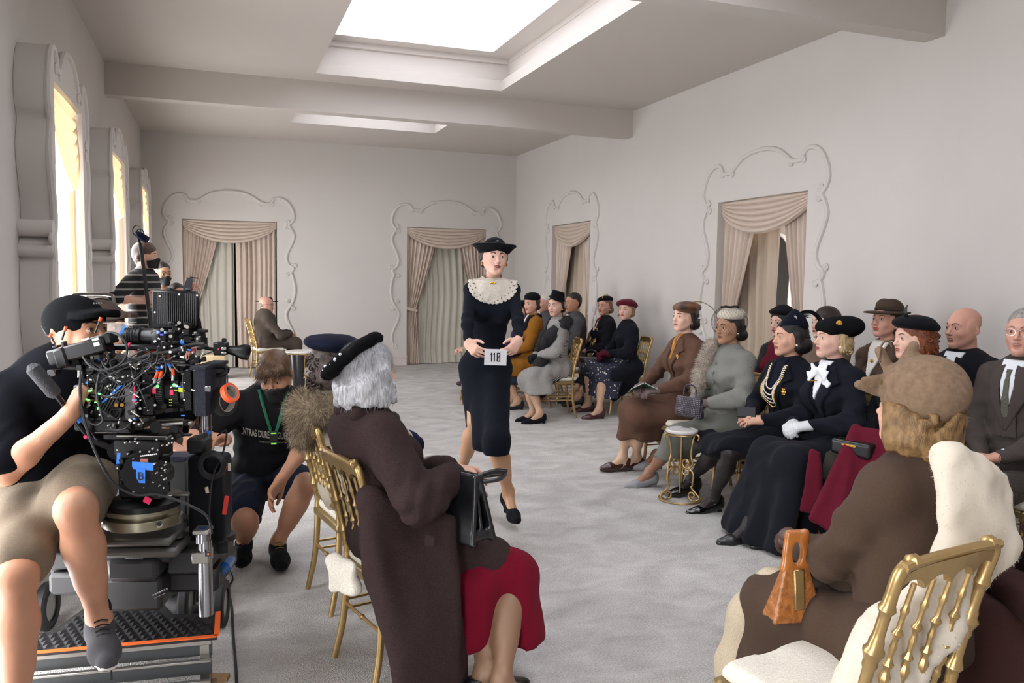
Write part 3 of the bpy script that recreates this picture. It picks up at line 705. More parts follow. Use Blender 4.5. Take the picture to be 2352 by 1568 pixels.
# ceiling with three skylight wells
SKY=[(1.05,3.19,5.35,9.33),(1.05,3.19,10.25,12.45),(1.05,3.19,.55,4.50),(1.05,3.19,-2.8,-.4)]
mb=MB(); ys=sorted([(s[2],s[3]) for s in SKY]); cur=YN
for a,b in ys:
    mb.box(((XL+XR)/2,(cur+a)/2,HC+.06),((XR-XL)/2,(a-cur)/2,.06)); 
    for x0,x1 in((XL,1.05),(3.19,XR)): mb.box(((x0+x1)/2,(a+b)/2,HC+.06),((x1-x0)/2,(b-a)/2,.06))
    cur=b
mb.box(((XL+XR)/2,(cur+YF)/2,HC+.06),((XR-XL)/2,(YF-cur)/2,.06)); struct('ceiling',mb,ceilm)
glow=mat('skylight_sheet','#f2f5ff',rough=1,emit=SKYL); 
for i,(x0,x1,y0,y1) in enumerate(SKY):
    k=.16; t=MB()
    for (a,b,c,d,z0,z1) in ((x0-k,x1+k,y0-k,y0-k+.05,.10,.62),(x0-k,x1+k,y1+k-.05,y1+k,.10,.62),(x0-k,x0-k+.05,y0-k,y1+k,.10,.62),(x1+k-.05,x1+k,y0-k,y1+k,.10,.62)):
        t.box(((a+b)/2,(c+d)/2,HC+(z0+z1)/2),((b-a)/2,(d-c)/2,(z1-z0)/2))
    g=.20
    for (a,b,c,d) in ((x0-k,x1+k,y0-k,y0+g-.04),(x0-k,x1+k,y1-g+.04,y1+k),(x0-k,x0+g-.04,y0+g-.04,y1-g+.04),(x1-g+.04,x1+k,y0+g-.04,y1-g+.04)): t.box(((a+b)/2,(c+d)/2,HC+.42),((b-a)/2,(d-c)/2,.03))
    for (a,b,c,d) in ((x0-k,x1+k,y0-k,y0-.06),(x0-k,x1+k,y1+.06,y1+k),(x0-k,x0-.10,y0-.06,y1+.06),(x1+.10,x1+k,y0-.06,y1+.06)): t.box(((a+b)/2,(c+d)/2,HC+.36),((b-a)/2,(d-c)/2,.03))
    struct('trim_%d'%(i+1),t,white)
    s=MB().box(((x0+x1)/2,(y0+y1)/2,HC+.47),((x1-x0)/2+.2,(y1-y0)/2+.2,.01)); o=struct('window_%d'%(i+6),s,glow)
for i,(y,) in enumerate(((9.71,),(4.83,),(-.1,))):
    struct('trim_%d'%(i+11),MB().box(((XL+XR)/2,y+.09,HC-.168),((XR-XL)/2,.095,.170)),ceilm)
# baseboards
bb=mat('baseboard_paint','#cfc6c0',rough=.6)
def base(name,segs,axis,c,s):
    mb=MB()
    for a,b in segs:
        for (h0,h1,t) in ((0,.13,.018),(.13,.16,.028),(.16,.172,.018)):
            if axis=='x': mb.box(((a+b)/2,c+s*t/2,(h0+h1)/2),((b-a)/2,t/2,(h1-h0)/2))
            else: mb.box((c+s*t/2,(a+b)/2,(h0+h1)/2),(t/2,(b-a)/2,(h1-h0)/2))
    struct(name,mb,bb)
base('baseboard_far',[(XL,-.49),(.96,3.14),(4.58,XR)],'x',YF,-1)
base('baseboard_right',[(YN,1.6),(3.04,6.27),(7.71,10.94),(12.39,YF)],'y',XR,-1)
# rococo relief outline: right half, metres from the opening's centre line and from the floor
HALF=[(0,2.88),(.169,2.863),(.30,2.825),(.40,2.765),(.48,2.712),(.56,2.700),(.632,2.712),(.66,2.76),(.712,2.798),(.82,2.785),(.91,2.72),(.975,2.61),(.997,2.50),(.965,2.42),(.915,2.365),(.955,2.29),(.994,2.20),(.975,2.10),(.929,2.00),(.880,1.89),(.872,1.80),(.91,1.715),(.965,1.675),(.978,1.635),(.945,1.585),(.965,1.53),(.994,1.42),(1.007,1.29),(.985,1.15),(.929,1.03),(.880,.955),(.862,.87),(.892,.76),(.955,.63),(.985,.53),(.985,.44),(.955,.36),(.90,.31)]
CURL=[(.475,2.685,1,1),(.645,2.695,-1,1),(.895,2.42,-1,-1),(.875,2.335,1,-1),(1.005,1.70,-1,1),(.885,1.555,1,1),(.893,1.125,-1,-1),(.975,1.005,1,-1),(.935,.355,1,1)]
def spiral(cx,cz,r,sx,sz,turns=1.35,n=16):
    return [(cx+sx*r*(1-.72*t/n)*math.cos(turns*2*PI*t/n),cz+sz*r*(1-.72*t/n)*math.sin(turns*2*PI*t/n)) for t in range(n+1)]
def relief(name,label,to3,kx=1.,rr=.024,parent=None,part=None,kz=1.,zb=0):
    half=spline(HALF,4); pts=[(x*kx,z) for x,z in half]
    mb=MB(); full=[(-x,z) for x,z in pts[::-1]]+pts[1:]
    mb.tube([to3(x,z*kz,0) for x,z in full],rr,8)
    mb.tube([to3(x*.985,z*kz-.004,-.010) for x,z in full],rr*.45,6)
    for cx,cz,sx,sz in CURL:
        for e in(-1,1):
            P=spiral(cx*kx,cz,.034,sx,sz); mb.tube([to3(e*x,z*kz,.002) for x,z in P],rr*.62,6); c=P[-1]
            mb.lathe([(.001,.0),(.013,.004),(.015,.014),(.009,.024),(.001,.026)],10,to3(e*cx*kx,cz*kz,-.01),np.array(to3(0,0,1.))-np.array(to3(0,0,0.)))
    if parent is not None: return mb.obj(part or 'moulding',plaster,parent)
    o=mb.obj(name,plaster); o['kind']='structure'; return o
for i,(a,b) in enumerate(DF): c=(a+b)/2; relief('trim_%d'%(21+i),None,lambda x,z,d,c=c:(c+x,YF-.004-d,z))
for i,(a,b) in enumerate(DR): c=(a+b)/2; relief('trim_%d'%(23+i),None,lambda x,z,d,c=c:(XR-.004-d,c-x,z))
# openings: recess boxes, jambs and what hangs in them
drape=mat('drape_satin','#c9b8aa',rough=.42,spec=.45,sheen=.3,noise=.03,nscale=6,bump=.12,bscale=60,dist=.002)
drapew=mat('drape_window','#d8c8b0',rough=.6,spec=.3)
def _tl(m,c,f):
    nt=m.node_tree;N=nt.nodes;L=nt.links; t=N.new('ShaderNodeBsdfTranslucent');t.inputs[0].default_value=(*lin(c),1);x=N.new('ShaderNodeMixShader');x.inputs[0].default_value=f
    o=N['Material Output'];L.new(N['Principled BSDF'].outputs[0],x.inputs[1]);L.new(t.outputs[0],x.inputs[2]);L.new(x.outputs[0],o.inputs[0])
_tl(drapew,'#cdb48c',.13)
sheer=mat('sheer_grey','#bdb9ac',rough=.8,noise=.04,nscale=5)
sheerw=mat('sheer_white','#e6e2dc',rough=.9)
def swag(mb,to3,w,zt,sag,depth=.10,N=7,drop=.10,y0=-.02):
    """a valance of folds gathered at both top corners"""
    def fn(u,v):
        x=(u-.5)*w; b=4*u*(1-u); z=zt-drop*v*(1-.35*b)-(sag-drop*.65)*v*b**.85
        y=y0-depth*.5*b**.6*(.35+.65*v)-.030*b**.35*abs(math.sin(v*PI*N))**.75
        if v>.97: y+=.02
        return to3(x,z,y)
    mb.grid(fn,45,N*8+1)
def drapery(mb,to3,z1,z0,fn_out,fn_in,nf=9,amp=.022,y=.05,seed=0,nv=46,pud=0):
    r=random.Random(seed); ph=[r.random()*6 for _ in range(6)]
    def fn(u,v):
        z=z1+(z0-z1)*v; a=fn_out(v); b=fn_in(v); uu=u+.018*math.sin(7*v+ph[0])*math.sin(PI*u)+.012*math.sin(13*u+ph[1]); x=a+(b-a)*uu
        k=min(1,abs(b-a)/.30); s=math.sin(2*PI*nf*u+ph[2]+.5*math.sin(3*v+ph[3])); s=math.copysign(abs(s)**.8,s)
        yy=y+amp*(.55+.45*k)*s*(1+.25*math.sin(9*u+ph[4]))
        if pud and v>.93: yy-=pud*(v-.93)/.07*(1+.6*math.sin(11*u+ph[5])); 
        return to3(x,z,yy)
    mb.grid(fn,nf*10+1,max(nv//2,20))
def tieback(w,side,top=.5,tz=.55,pinch=.15,bot=.24,full=None):
    """outer edge at the jamb; inner edge swings to the tie and out again.  v 0..1 from the top"""
    o=side*w/2*.985
    def inn(v):
        if v<tz: t=v/tz; q=top+(pinch-top)*(t**1.25)
        else: t=(v-tz)/(1-tz); q=pinch+(bot-pinch)*(t**.6)
        return o-side*q
    return (lambda v:o),inn
def dressed(label,to3,rz,kind,w=1.45,zt=DZ,seed=0,sag=.36,cat='curtain',grp='swagged drapes in doorways and windows'):
    t=thing('curtain',label,cat,(0,0,0),0,grp)
    m=drapew if kind=='w' else drape
    mb=MB(); swag(mb,to3,w*.99,zt-.004,sag,y0=.03,N=6 if kind!='w' else 5); mb.obj('valance',m,t)
    if kind=='L1':   # far left opening: one drape tied left, one hanging straight at right, sheer between
        a,b=tieback(w,-1,.56,.60,.18,.20); mb=MB(); drapery(mb,to3,zt-.05,.01,a,b,9,.024,.07,1); mb.obj('drape',drape,t)
        mb=MB(); drapery(mb,to3,zt-.05,.01,lambda v:.08+.02*v,lambda v:w/2*.98,8,.026,.09,2,pud=.03); mb.obj('drape',drape,t)
        mb=MB(); drapery(mb,to3,zt-.1,.01,lambda v:-w/2,lambda v:.06,7,.02,.17,3,pud=.02); mb.obj('sheer',sheer,t)
    elif kind=='L2':
        a,b=tieback(w,-1,.55,.60,.17,.24); mb=MB(); drapery(mb,to3,zt-.05,.01,a,b,7,.024,.07,4); mb.obj('drape',drape,t)
        a,b=tieback(w,1,.52,.60,.17,.24); mb=MB(); drapery(mb,to3,zt-.05,.01,a,b,7,.024,.07,5); mb.obj('drape',drape,t)
        mb=MB(); drapery(mb,to3,zt-.1,.01,lambda v:-w/2,lambda v:w/2,13,.022,.20,6,pud=.03); mb.obj('sheer',sheer,t)
        mb=MB(); mb.tube([to3(-w/2,1.0,.05),to3(-w/2+.10,.975,.02),to3(-w/2+.20,.955,.06),to3(-w/2+.19,.97,.12)],.014,6,flat=2.); mb.obj('tie_band',drape,t)
    else:
        z=1.06; tz=(zt-z)/zt
        for e,s in((-1,7),(1,8)):
            a,b=tieback(w,e,(.60 if e<0 else .42) if kind=='R' else .40,tz,.17,.22); mb=MB(); drapery(mb,to3,zt-.05,.01,a,b,6,.026,.07,seed+s); mb.obj('drape',m,t)
            mb=MB(); mb.tube([to3(e*(w/2-.0),z+.02,.05),to3(e*(w/2-.09),z,.02),to3(e*(w/2-.19),z-.02,.06),to3(e*(w/2-.17),z,.12)],.013,6,flat=2.); mb.obj('tie_band',m,t)
        if kind=='R':
            mb=MB(); drapery(mb,to3,zt-.1,.01,lambda v:-w/2,lambda v:.04-.06*v,5,.03,.24,seed+9); mb.obj('sheer',mat('drape_inner','#b5a592',rough=.6),t)
    return t
dk=mat('dark_void','#14110f',rough=1)
for i,(a,b) in enumerate(DF):
    c=(a+b)/2; to3=lambda x,z,y,c=c:(c+x,YF+y,z)
    dressed(['cream swag and drapes in the far wall doorway left of the seated bald man','cream tied-back drapes and swag in the far wall doorway behind the model'][i],to3,0,['L1','L2'][i])
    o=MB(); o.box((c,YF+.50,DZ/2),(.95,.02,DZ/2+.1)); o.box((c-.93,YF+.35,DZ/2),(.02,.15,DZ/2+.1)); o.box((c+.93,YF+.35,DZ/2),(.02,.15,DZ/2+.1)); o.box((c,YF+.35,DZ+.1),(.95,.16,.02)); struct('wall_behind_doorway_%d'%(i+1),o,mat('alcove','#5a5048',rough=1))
# side salon behind the right wall: seen through the gap of the big doorway, with its own mirror of the room
SX=XR+2.6
salon=mat('salon_wall','#b5aaa0',rough=.9)
struct('wall_salon_back',MB().box((SX,7.0,1.9),(.05,7.4,1.95)),salon)
struct('wall_salon_near',MB().box((XR+1.4,-.3,1.9),(1.25,.05,1.95)),salon); struct('wall_salon_far',MB().box((XR+1.4,14.3,1.9),(1.25,.05,1.95)),salon)
struct('floor_salon',MB().box((XR+1.45,7,-.05),(1.25,7.4,.052)),carpetm); struct('ceiling_salon',MB().box((XR+1.4,7,3.2),(1.25,7.4,.05)),ceilm)
lp=bpy.data.lights.new('salon_fill','AREA'); lp.energy=150; lp.size=2.; lo=bpy.data.objects.new('salon_fill',lp); C.objects.link(lo); lo.location=(XR+1.4,7.6,3.05)  # added fill light so the salon isn't too dark; no fixture stands here
dl=['cream swag and tied drapes in the right wall doorway behind the grey-coated woman','cream swag and drapes in the far doorway of the right wall','cream drapes in the nearest doorway of the right wall']
for i,(a,b) in enumerate(DR[:2]):
    c=(a+b)/2; dressed(dl[i],lambda x,z,y,c=c:(XR+y+.02,c-x,z),0,'R',seed=20+10*i)
# dark figure-height mirror and arched niche seen inside the salon
t=thing('salon_mirror','tall white-framed mirror seen through the doorway gap in the right wall','mirror',(SX-.07,0,0))
cy=at(1775,640,X=SX-.1)[1]
hp=[(0,2.25),(.2,2.2),(.34,2.0),(.38,1.7),(.36,1.3),(.39,.9),(.36,.5),(.40,.2),(.40,.02)]
pts=[(-x,z) for x,z in spline(hp,3)[::-1]]+[(x,z) for x,z in spline(hp,3)[1:]]
mb=MB(); mb.add([(0,cy+x,z) for x,z in pts],[list(range(len(pts)))]); mb.obj('glass',mat('mirror_glass','#c8ccd0',rough=.03,metal=1),t,False)
mb=MB(); mb.tube([(-.01,cy+x,z) for x,z in pts],.028,8); mb.obj('frame',white,t)
# ---- window surrounds on the left wall
XW=XL+.17
def surround(i,y0,y1):
    c=(y0+y1)/2; kx=(y1-y0)/2/1.007; kz=1.035
    half=spline(HALF,4); pts=[(x*kx,z*kz) for x,z in half]; pts[-1]=(pts[-1][0],0)
    pts.append((pts[-1][0]+.04,0)); full=[(-x,z) for x,z in pts[::-1]]+pts[1:]
    cu=bpy.data.curves.new('s','CURVE'); cu.dimensions='2D'; cu.fill_mode='BOTH'; cu.extrude=.085
    for P in (full,[(-.56,.02),(.56,.02),(.56,2.70),(-.56,2.70)]):
        sp=cu.splines.new('POLY'); sp.points.add(len(P)-1); sp.use_cyclic_u=True
        for k,(x,z) in enumerate(P): sp.points[k].co=(x,z,0,1)
    tmp=bpy.data.objects.new('s',cu); C.objects.link(tmp); dg=bpy.context.evaluated_depsgraph_get(); me=bpy.data.meshes.new_from_object(tmp.evaluated_get(dg)); bpy.data.objects.remove(tmp)
    M=Matrix(((0,0,1,XL+.087),(1,0,0,c),(0,1,0,0),(0,0,0,1))); me.transform(M); me.materials.clear(); me.materials.append(plaster)
    o=bpy.data.objects.new('window_%d'%(i+1),me); C.objects.link(o); o['kind']='structure'
    relief('r',None,lambda x,z,d:(XW+.002+d*1.0,c+x,z),kx=kx*.985,rr=.022,parent=o,part='moulding',kz=kz*.997)
    # rolled scroll across the side of the casing at its waist
    for e in(-1,1):
        mb=MB()
        for z,r in((1.75,.050),(1.625,.040)): 
            P=[(r*math.cos(a),r*math.sin(a)) for a in np.linspace(0,2*PI,14,endpoint=False)]
            yy=c+e*(.955*kx); mb.tube([(XL+.0,yy,z*kz),(XW+.012,yy,z*kz)],r,14)
        mb.obj('scroll',plaster,o)
    gl=MB(); gl.box((XL+.02,c,1.36),(.004,.56,1.34)); gl.obj('pane',mat('window_light','#fafbff',rough=1,emit=WINL),o)
    fr=MB(); fr.box((XL-.13,c-.55,1.36),(.02,.01,1.34))
    for yy in() and (c-.54,c,c+.54): fr.box((XL-.13,yy,1.36),(.02,.025,1.34))
    for zz in(.05,2.68): fr.box((XL-.13,c,zz),(.02,.56,.025))
    fr.obj('frame',white,o)
    return c
wl=['cream swag and drapes in the nearest lit window of the left wall','cream swag and drapes in the second lit window of the left wall','cream swag and drapes in the farthest window of the left wall','cream drapes in the window beside the photographer','cream drapes in the window behind the photographer']
for i,(a,b) in enumerate(WL):
    c=surround(i,a,b)
    to3=lambda x,z,y,c=c:(XW-y-.02,c+x,z)
    if i<3:
        t=thing('curtain',wl[i],'curtain',group='swagged drapes in doorways and windows')
        mb=MB(); swag(mb,to3,1.11,2.70,.62,y0=.03,N=6,drop=.16); mb.obj('valance',drapew,t)
        for e in(1,):
            a_,b_=tieback(1.11,e,.26,.62,.16,.20); mb=MB(); drapery(mb,to3,2.64,.02,a_,b_,4,.018,.05,60+i*3+e); mb.obj('drape',drapew,t)
# ---------------------------------------------------------------- gilt bamboo-turned chairs
gold=mat('gilt','#b79a68',rough=.34,metal=.8,noise=.08,nscale=18,bump=.08,bscale=60,dist=.001)
goldd=mat('gilt_worn','#a08a60',rough=.42,metal=.65,noise=.12,nscale=12)
cushm=cloth('cushion_calico','#d8d2c4',rough=.85,bump=.5,bscale=70,dist=.004)
def turned(a,b,r,rings,n=10):
    """a bamboo-turned rod from a to b; rings = list of positions 0..1 of bead groups"""
    a=np.asarray(a,float);b=np.asarray(b,float);L=np.linalg.norm(b-a); pr=[(0,1.)]
    for t in rings:
        for d,k in((-.030,1.),(-.022,1.45),(-.012,1.1),(-.006,1.65),(.006,1.65),(.012,1.1),(.022,1.45),(.030,1.)): pr.append((t+d*.30/max(L,.1),k))
    pr.append((1,1.)); pr=sorted(pr); return pr,L
def rod(mb,a,b,r,rings,n=10,swell=0):
    pr,L=turned(a,b,r,rings,n); a=np.asarray(a,float);b=np.asarray(b,float)
    P=[a+(b-a)*t for t,_ in pr]; R=[r*k*(1+swell*math.sin(PI*t)) for t,k in pr]
    # resample straight stretches so the swelling shows
    mb.tube(P,R,n)
def make_chair(label,group,n=10,cushion=True,detail=True):
    t=thing('gilt_chair',label,'chair',(0,0,0),0,group); hz=.445
    mb=MB()
    for (x0,y0,x1,y1) in((-.19,.20,.19,.20),(-.17,-.19,.17,-.19),(-.17,-.19,-.19,.20),(.17,-.19,.19,.20)):
        a,b=np.array([x0,y0,hz-.03]),np.array([x1,y1,hz-.03]); d=unit(b-a); R=np.array([d,np.cross((0,0,1.),d),(0,0,1.)]).T; mb.box((a+b)/2,(np.linalg.norm(b-a)/2+.018,.018,.020),R,bev=.006)
    mb.box((0,.0,hz-.015),(.185,.19,.008),bev=.004); mb.obj('seat_frame',goldd,t)
    if cushion:
        s=Sdf().box((0,.005,hz+.012),(.200,.200,.026),.024,.01); s.post.append(lambda f,X,Y,Z:f+.004*n3(X,Y,Z,22,1)); V,F=s.mesh(.016); meshobj('cushion',V,F,cushm,t)
    for x in(-.185,.185):
        P=[(x,.195,hz-.02),(x*1.01,.197,.30),(x*1.03,.20,.15),(x*1.09,.215,.0)]; m_=MB(); pr=spline(P,4); m_.tube(pr,np.linspace(.0165,.0125,len(pr)),n)
        if detail:
            for z in(.40,.385,.30): m_.lathe([(.016,-.008),(.021,-.003),(.021,.003),(.016,.008)],n,(x*1.005,.196,z))
        m_.obj('leg',gold,t)
        P=[(x*.92,-.19,hz+.02),(x*.93,-.195,.30),(x*.97,-.208,.15),(x*1.03,-.238,.0)]; m_=MB(); pr=spline(P,4); m_.tube(pr,np.linspace(.0165,.013,len(pr)),n); m_.obj('leg',gold,t)
    def bk(z,x): return np.array([x,-.19-.19*((z-hz)/.47)**1.3*.55,z])
    for x in(-.170,.170):
        m_=MB(); zs=[hz,.50,.56,.62,.68,.74,.80,.86]; P=spline([bk(z,x) for z in zs],5); R=[]
        for q in P:
            z=q[2]; r=.0135
            for c,wd,k in((.56,.008,.6),(.575,.006,.4),(.66,.006,.45),(.69,.014,.85),(.72,.006,.45),(.80,.006,.5),(.82,.006,.5),(.53,.005,.4)): r+=.0135*k*math.exp(-((z-c)/wd)**2)
            R.append(r)
        m_.tube(P,R,n); m_.obj('back_post',gold,t)
    # crest rail: shaped board with three arches between small brackets
    m_=MB(); W=.170
    def cr(u,v):
        x=-W+2*W*u; top=.905-.004*abs(2*u-1)**4*6; a=abs(math.sin(PI*u*4.)) if .0<u<1 else 0; bot=.840+.030*a**.6; z=top+(bot-top)*v; q=bk(z,x); q[1]-=.012*math.sin(PI*u); return q
    nu=41
    Vf=[cr(i/(nu-1),j/3)+np.array([0,.009,0]) for j in range(4) for i in range(nu)]; Vb=[v-np.array([0,.018,0]) for v in Vf]
    F=[[j*nu+i,j*nu+i+1,(j+1)*nu+i+1,(j+1)*nu+i] for j in range(3) for i in range(nu-1)]; N=4*nu
    F+=[[f[0]+N,f[3]+N,f[2]+N,f[1]+N] for f in F]; F+=[[i,i+N,i+1+N,i+1] for i in range(nu-1)]+[[3*nu+i,3*nu+i+1,3*nu+i+1+N,3*nu+i+N] for i in range(nu-1)]
    m_.add(Vf+Vb,F); m_.tube(spline([bk(.905,-W)+(0,0,0),bk(.912,-W*.6),bk(.914,0),bk(.912,W*.6),bk(.905,W)],5)+np.array([0,-.006,0]),.012,8)
    for e in(-1,1): m_.tube(spline([bk(.84,e*W),bk(.885,e*W*.995),bk(.907,e*W*.90)],5),.0150,10); m_.lathe([(.010,-.014),(.018,-.008),(.018,.008),(.010,.014)],8,bk(.912,e*W*.80),(1,0,0))
    m_.obj('crest_rail',gold,t)
    m_=MB()
    def lr(u,v):
        x=-W+2*W*u; a=abs(math.sin(PI*u*5)); z0=.495; z1=.512+.016*(1-a**.7); q=bk(z0+(z1-z0)*v,x); return q
    Vf=[lr(i/(nu-1),j)+np.array([0,.008,0]) for j in range(2) for i in range(nu)];Vb=[v-np.array([0,.016,0]) for v in Vf]; N=2*nu
    F=[[i,i+1,nu+i+1,nu+i] for i in range(nu-1)]; F+=[[i+N,nu+i+N,nu+i+1+N,i+1+N] for i in range(nu-1)]+[[i,i+N,i+1+N,i+1] for i in range(nu-1)]+[[nu+i,nu+i+1,nu+i+1+N,nu+i+N] for i in range(nu-1)]
    m_.add(Vf+Vb,F); m_.obj('lower_rail',gold,t)
    for x in(-.102,-.034,.034,.102):
        m_=MB(); P=spline([bk(z,x) for z in(.515,.58,.65,.72,.79,.85)],6); R=[]
        for q in P:
            z=q[2]; r=.0065
            for c,wd,k in((.56,.007,1.),(.60,.012,.8),(.64,.006,1.1),(.68,.006,.7),(.72,.006,1.1),(.60,.02,.5),(.78,.007,.6)): r+=.0065*k*math.exp(-((z-c)/wd)**2)
            R.append(r)
        m_.tube(P,R,8); m_.obj('spindle',gold,t)
    for (a,b) in (((-.187,.197,.21),(-.178,-.205,.21)),((.187,.197,.21),(.178,-.205,.21)),((-.187,.197,.25),(-.178,-.205,.25)),((.187,.197,.25),(.178,-.205,.25)),((-.187,.198,.28),(.187,.198,.28)),((-.178,-.20,.24),(.178,-.20,.24))):
        m_=MB(); rod(m_,a,b,.0072,[.5] if detail else [],8); m_.obj('stretcher',gold,t)
    return t
chair0=[None]
def _sc(o): o.scale=(1,1,.965); return o
def chair(loc,rz,label,group='gilt chairs with calico cushions'):
    if chair0[0] is None:
        chair0[0]=make_chair(label,group); chair0[0].location=(loc[0],loc[1],0); chair0[0].rotation_euler=(0,0,rz); return _sc(chair0[0])
    return _sc(copy_tree(chair0[0],(loc[0],loc[1],0),rz,label,group))
# ---------------------------------------------------------------- the audience
stk=mat('stocking_nude','#b8947a',rough=.42,spec=.4); stkb=mat('stocking_black','#2b2425',rough=.4,spec=.4); stkl=mat('stocking_light','#c9a78c',rough=.42)
def sit(label,px,py,X,rz,head=(0,0,0),lean=.0,side=0,sex='f',sk='fair',hip=.52,m=1.,group=None,twist=0,dX=0,tw=0):
    """a seated person whose head centre (eye level) is seen at px,py on the plane X"""
    H=at(px,py,X=X); r=math.radians(rz); R=rotz(r); neck=.176*(1.04 if sex=='m' else 1)*m
    off=R@np.array([side,lean+.03,0]); f=Fig(label,(H[0]-off[0],H[1]-off[1]),r,sex,m,sk=sk,group=group)
    f.seat(eye=H[2],hip=hip,lean=lean,side=side,twist=math.radians(tw),head=tuple(math.radians(a) for a in head),neck=neck/f.m*1.0*f.m); return f
def lap(f,y=.27,z=.665,dx=.075,cl=.35,cross=.0):
    f.arm(1,(dx,y,z+cross),pole=(1,-.8,-.3),d=(-.75,.62,-.12),n=(-.1,-.1,-1),curl=cl); f.arm(-1,(-dx,y-.01,z),pole=(-1,-.8,-.3),d=(.75,.62,-.12),n=(.1,-.1,-1),curl=cl)
def feet(f,r=None,l=None,toe=(0,1,0),z=.105):
    """ankles given as pixels on the height z, or as local offsets"""
    for e,q,df in((1,r,(.06,.50,z)),(-1,l,(-.06,.47,z))):
        a=df if q is None else (f.L(at(q[0],q[1],Z=q[2] if len(q)>2 else z)) if q[0]>5 else q)
        f.leg(e,a,pole=(.12*e,1,.55),toe=toe)
def skirt(f,hem,g=.03,w=1.,back=.16,knee=1.,rear=True,k=.06,front=.03):
    s=Sdf(); s.ell(f.P+np.array([0,-.01,.02]),np.array([.17,.135,.11])+g,.05)
    for e in(-1,1):
        s.cap(f.Hp[e],f.kn[e],.088+g,.058+g,k)
    K={e:f.kn[e] for e in(-1,1)}; s.cap((K[1]+K[-1])/2,f.P,.05+g,.08+g,.07)
    for t in(0,.5,1):
        p=K[-1]+(K[1]-K[-1])*t; q=p.copy(); q[2]=hem-.05; an=f.an[-1]+(f.an[1]-f.an[-1])*t; q[1]=p[1]+(an[1]-p[1])*.55+front; q[0]=p[0]*w+(an[0]-p[0])*.4
        s.cap(p-np.array([0,.03,0]),q-np.array([0,.04,0]),.05+g,.058+g*w,k); s.cap(p-np.array([0,back,.03]),q-np.array([0,back*.9,0]),.05+g,.05+g,k)
    s.post.append(lambda F,X,Y,Z:np.maximum(F,hem-Z+.006*np.sin(26*X)+.004*np.sin(31*Y))); return s
def lapels(f,c,m,drop=.30,w=.085,open_=.05,notch=True,t=.010):
    z=f.N[2]-.005; x0=f.N[0]; o=[]
    for e in(-1,1):
        P=[(x0+e*.030,z+.03),(x0+e*(.045+w*.5),z+.012),(x0+e*(.048+w),z-.075),(x0+e*(.02+w*.95),z-.10),(x0+e*(.030+w),z-.135),(x0+e*.012,z-drop),(x0-e*.004,z-drop),(x0+e*open_*.8,z-drop*.35)]
        f.shell('lapel',c,t,P if e>0 else P[::-1],m)
def vfill(f,c,m,drop=.26,w=.06,t=.004,name='blouse'):
    z=f.N[2]; x0=f.N[0]; return f.shell(name,c,t,[(x0-w,z+.045),(x0+w,z+.045),(x0+w*.8,z-.05),(x0,z-drop),(x0-w*.8,z-.05)],m,inner=.004)
def collar_ring(f,m,r=.062,h=.030,t=.010,tilt=.25,name='collar',top=.0,open_=.5,drop=0):
    s=Sdf(); P=[]
    for a in np.linspace(PI/2+open_,PI/2+2*PI-open_,18):
        P.append(f.N+np.array([math.cos(a)*r,math.sin(a)*r*.95-.005,.012+top-tilt*math.sin(a)*r-drop*abs(math.sin(a))]))
    s.chain(P,[t]*18,.01); 
    s2=Sdf()
    for i in range(17): s2.quad(P[i],P[i+1],P[i+1]*1+unit((P[i+1]-f.N)*np.array([1,1,0]))*h*.9-np.array([0,0,h]),P[i]+unit((P[i]-f.N)*np.array([1,1,0]))*h*.9-np.array([0,0,h]),t*.7,.01)
    s.merge(s2); return f.gar(name,s,m,wr=0)
def fur(f,sd,mats,n=5000,L=.022,wd=.0013,name='fur_collar',grav=.5,h=.007,seed=1,head=False,jit=.45,flow=None,label=None):
    if head: sd=sd.xf(f.Rh,f.H)
    sd.post.append(lambda F,X,Y,Z:F+.004*n3(X,Y,Z,70,seed))
    V,F=sd.mesh(max(h*1.6,f.px*3)); fl=flow or (lambda P,N:N*.9+np.array([0,0,-grav]))
    parts=[(V,F,0)]
    for i in range(len(mats)):
        v,q=strands(V,F,n//len(mats),L,wd,fl,seed=seed+i,jit=jit); parts.append((v,q,i))
    V_,F_,I_=join(parts); o=meshobj(name,V_,F_,mats,f.root,idx=I_)
    if label: o['label']=label
    return o
def curls(sd,pts,r=.016,k=.006,seed=0,n=0,region=None):
    for p in pts: sd.ell(p,(r,r,r*.8),k)
    return sd
def pearl(f,side=(-1,1),m=None,r=.0075,dz=-.040):
    m=m or mat('pearl','#e6dccb',rough=.2,spec=.7,coat=.4)
    for e in side:
        mb=MB(); p=f.Rh@(np.array([e*.083,-.006,dz])*f.m)+f.H; mb.lathe([(.0005,-r),(r*.7,-r*.7),(r,0),(r*.7,r*.7),(.0005,r)],10,p); mb.obj('earring',m,f.root)
def necklace(f,c,rows,m,name='necklace',br=.0048):
    """rows: list of (half width, drop, z0) hung on garment c"""
    mb=MB()
    for w_,dr,z0 in rows:
        n=int(dr*2/.009)+18; t=np.linspace(-1,1,n); X=f.N[0]+w_*np.sin(t*PI/2); Z=f.N[2]+z0-dr*(1-np.abs(t)**2.2)
        Y=project(c,X,Z,.30+f.N[1],-.1+f.N[1],90)+br*.7+.017
        for i in range(n): mb.lathe([(.0004,-br),(br*.75,-br*.65),(br,0),(br*.75,br*.65),(.0004,br)],7,(X[i],Y[i],Z[i]))
    return mb.obj(name,m,f.root)
def on_front(f,c,x,z,off=.004):
    return np.array([x,float(project(c,np.array([x]),np.array([z]),f.N[1]+.35,f.N[1]-.15,120)[0])+off+.005,z])
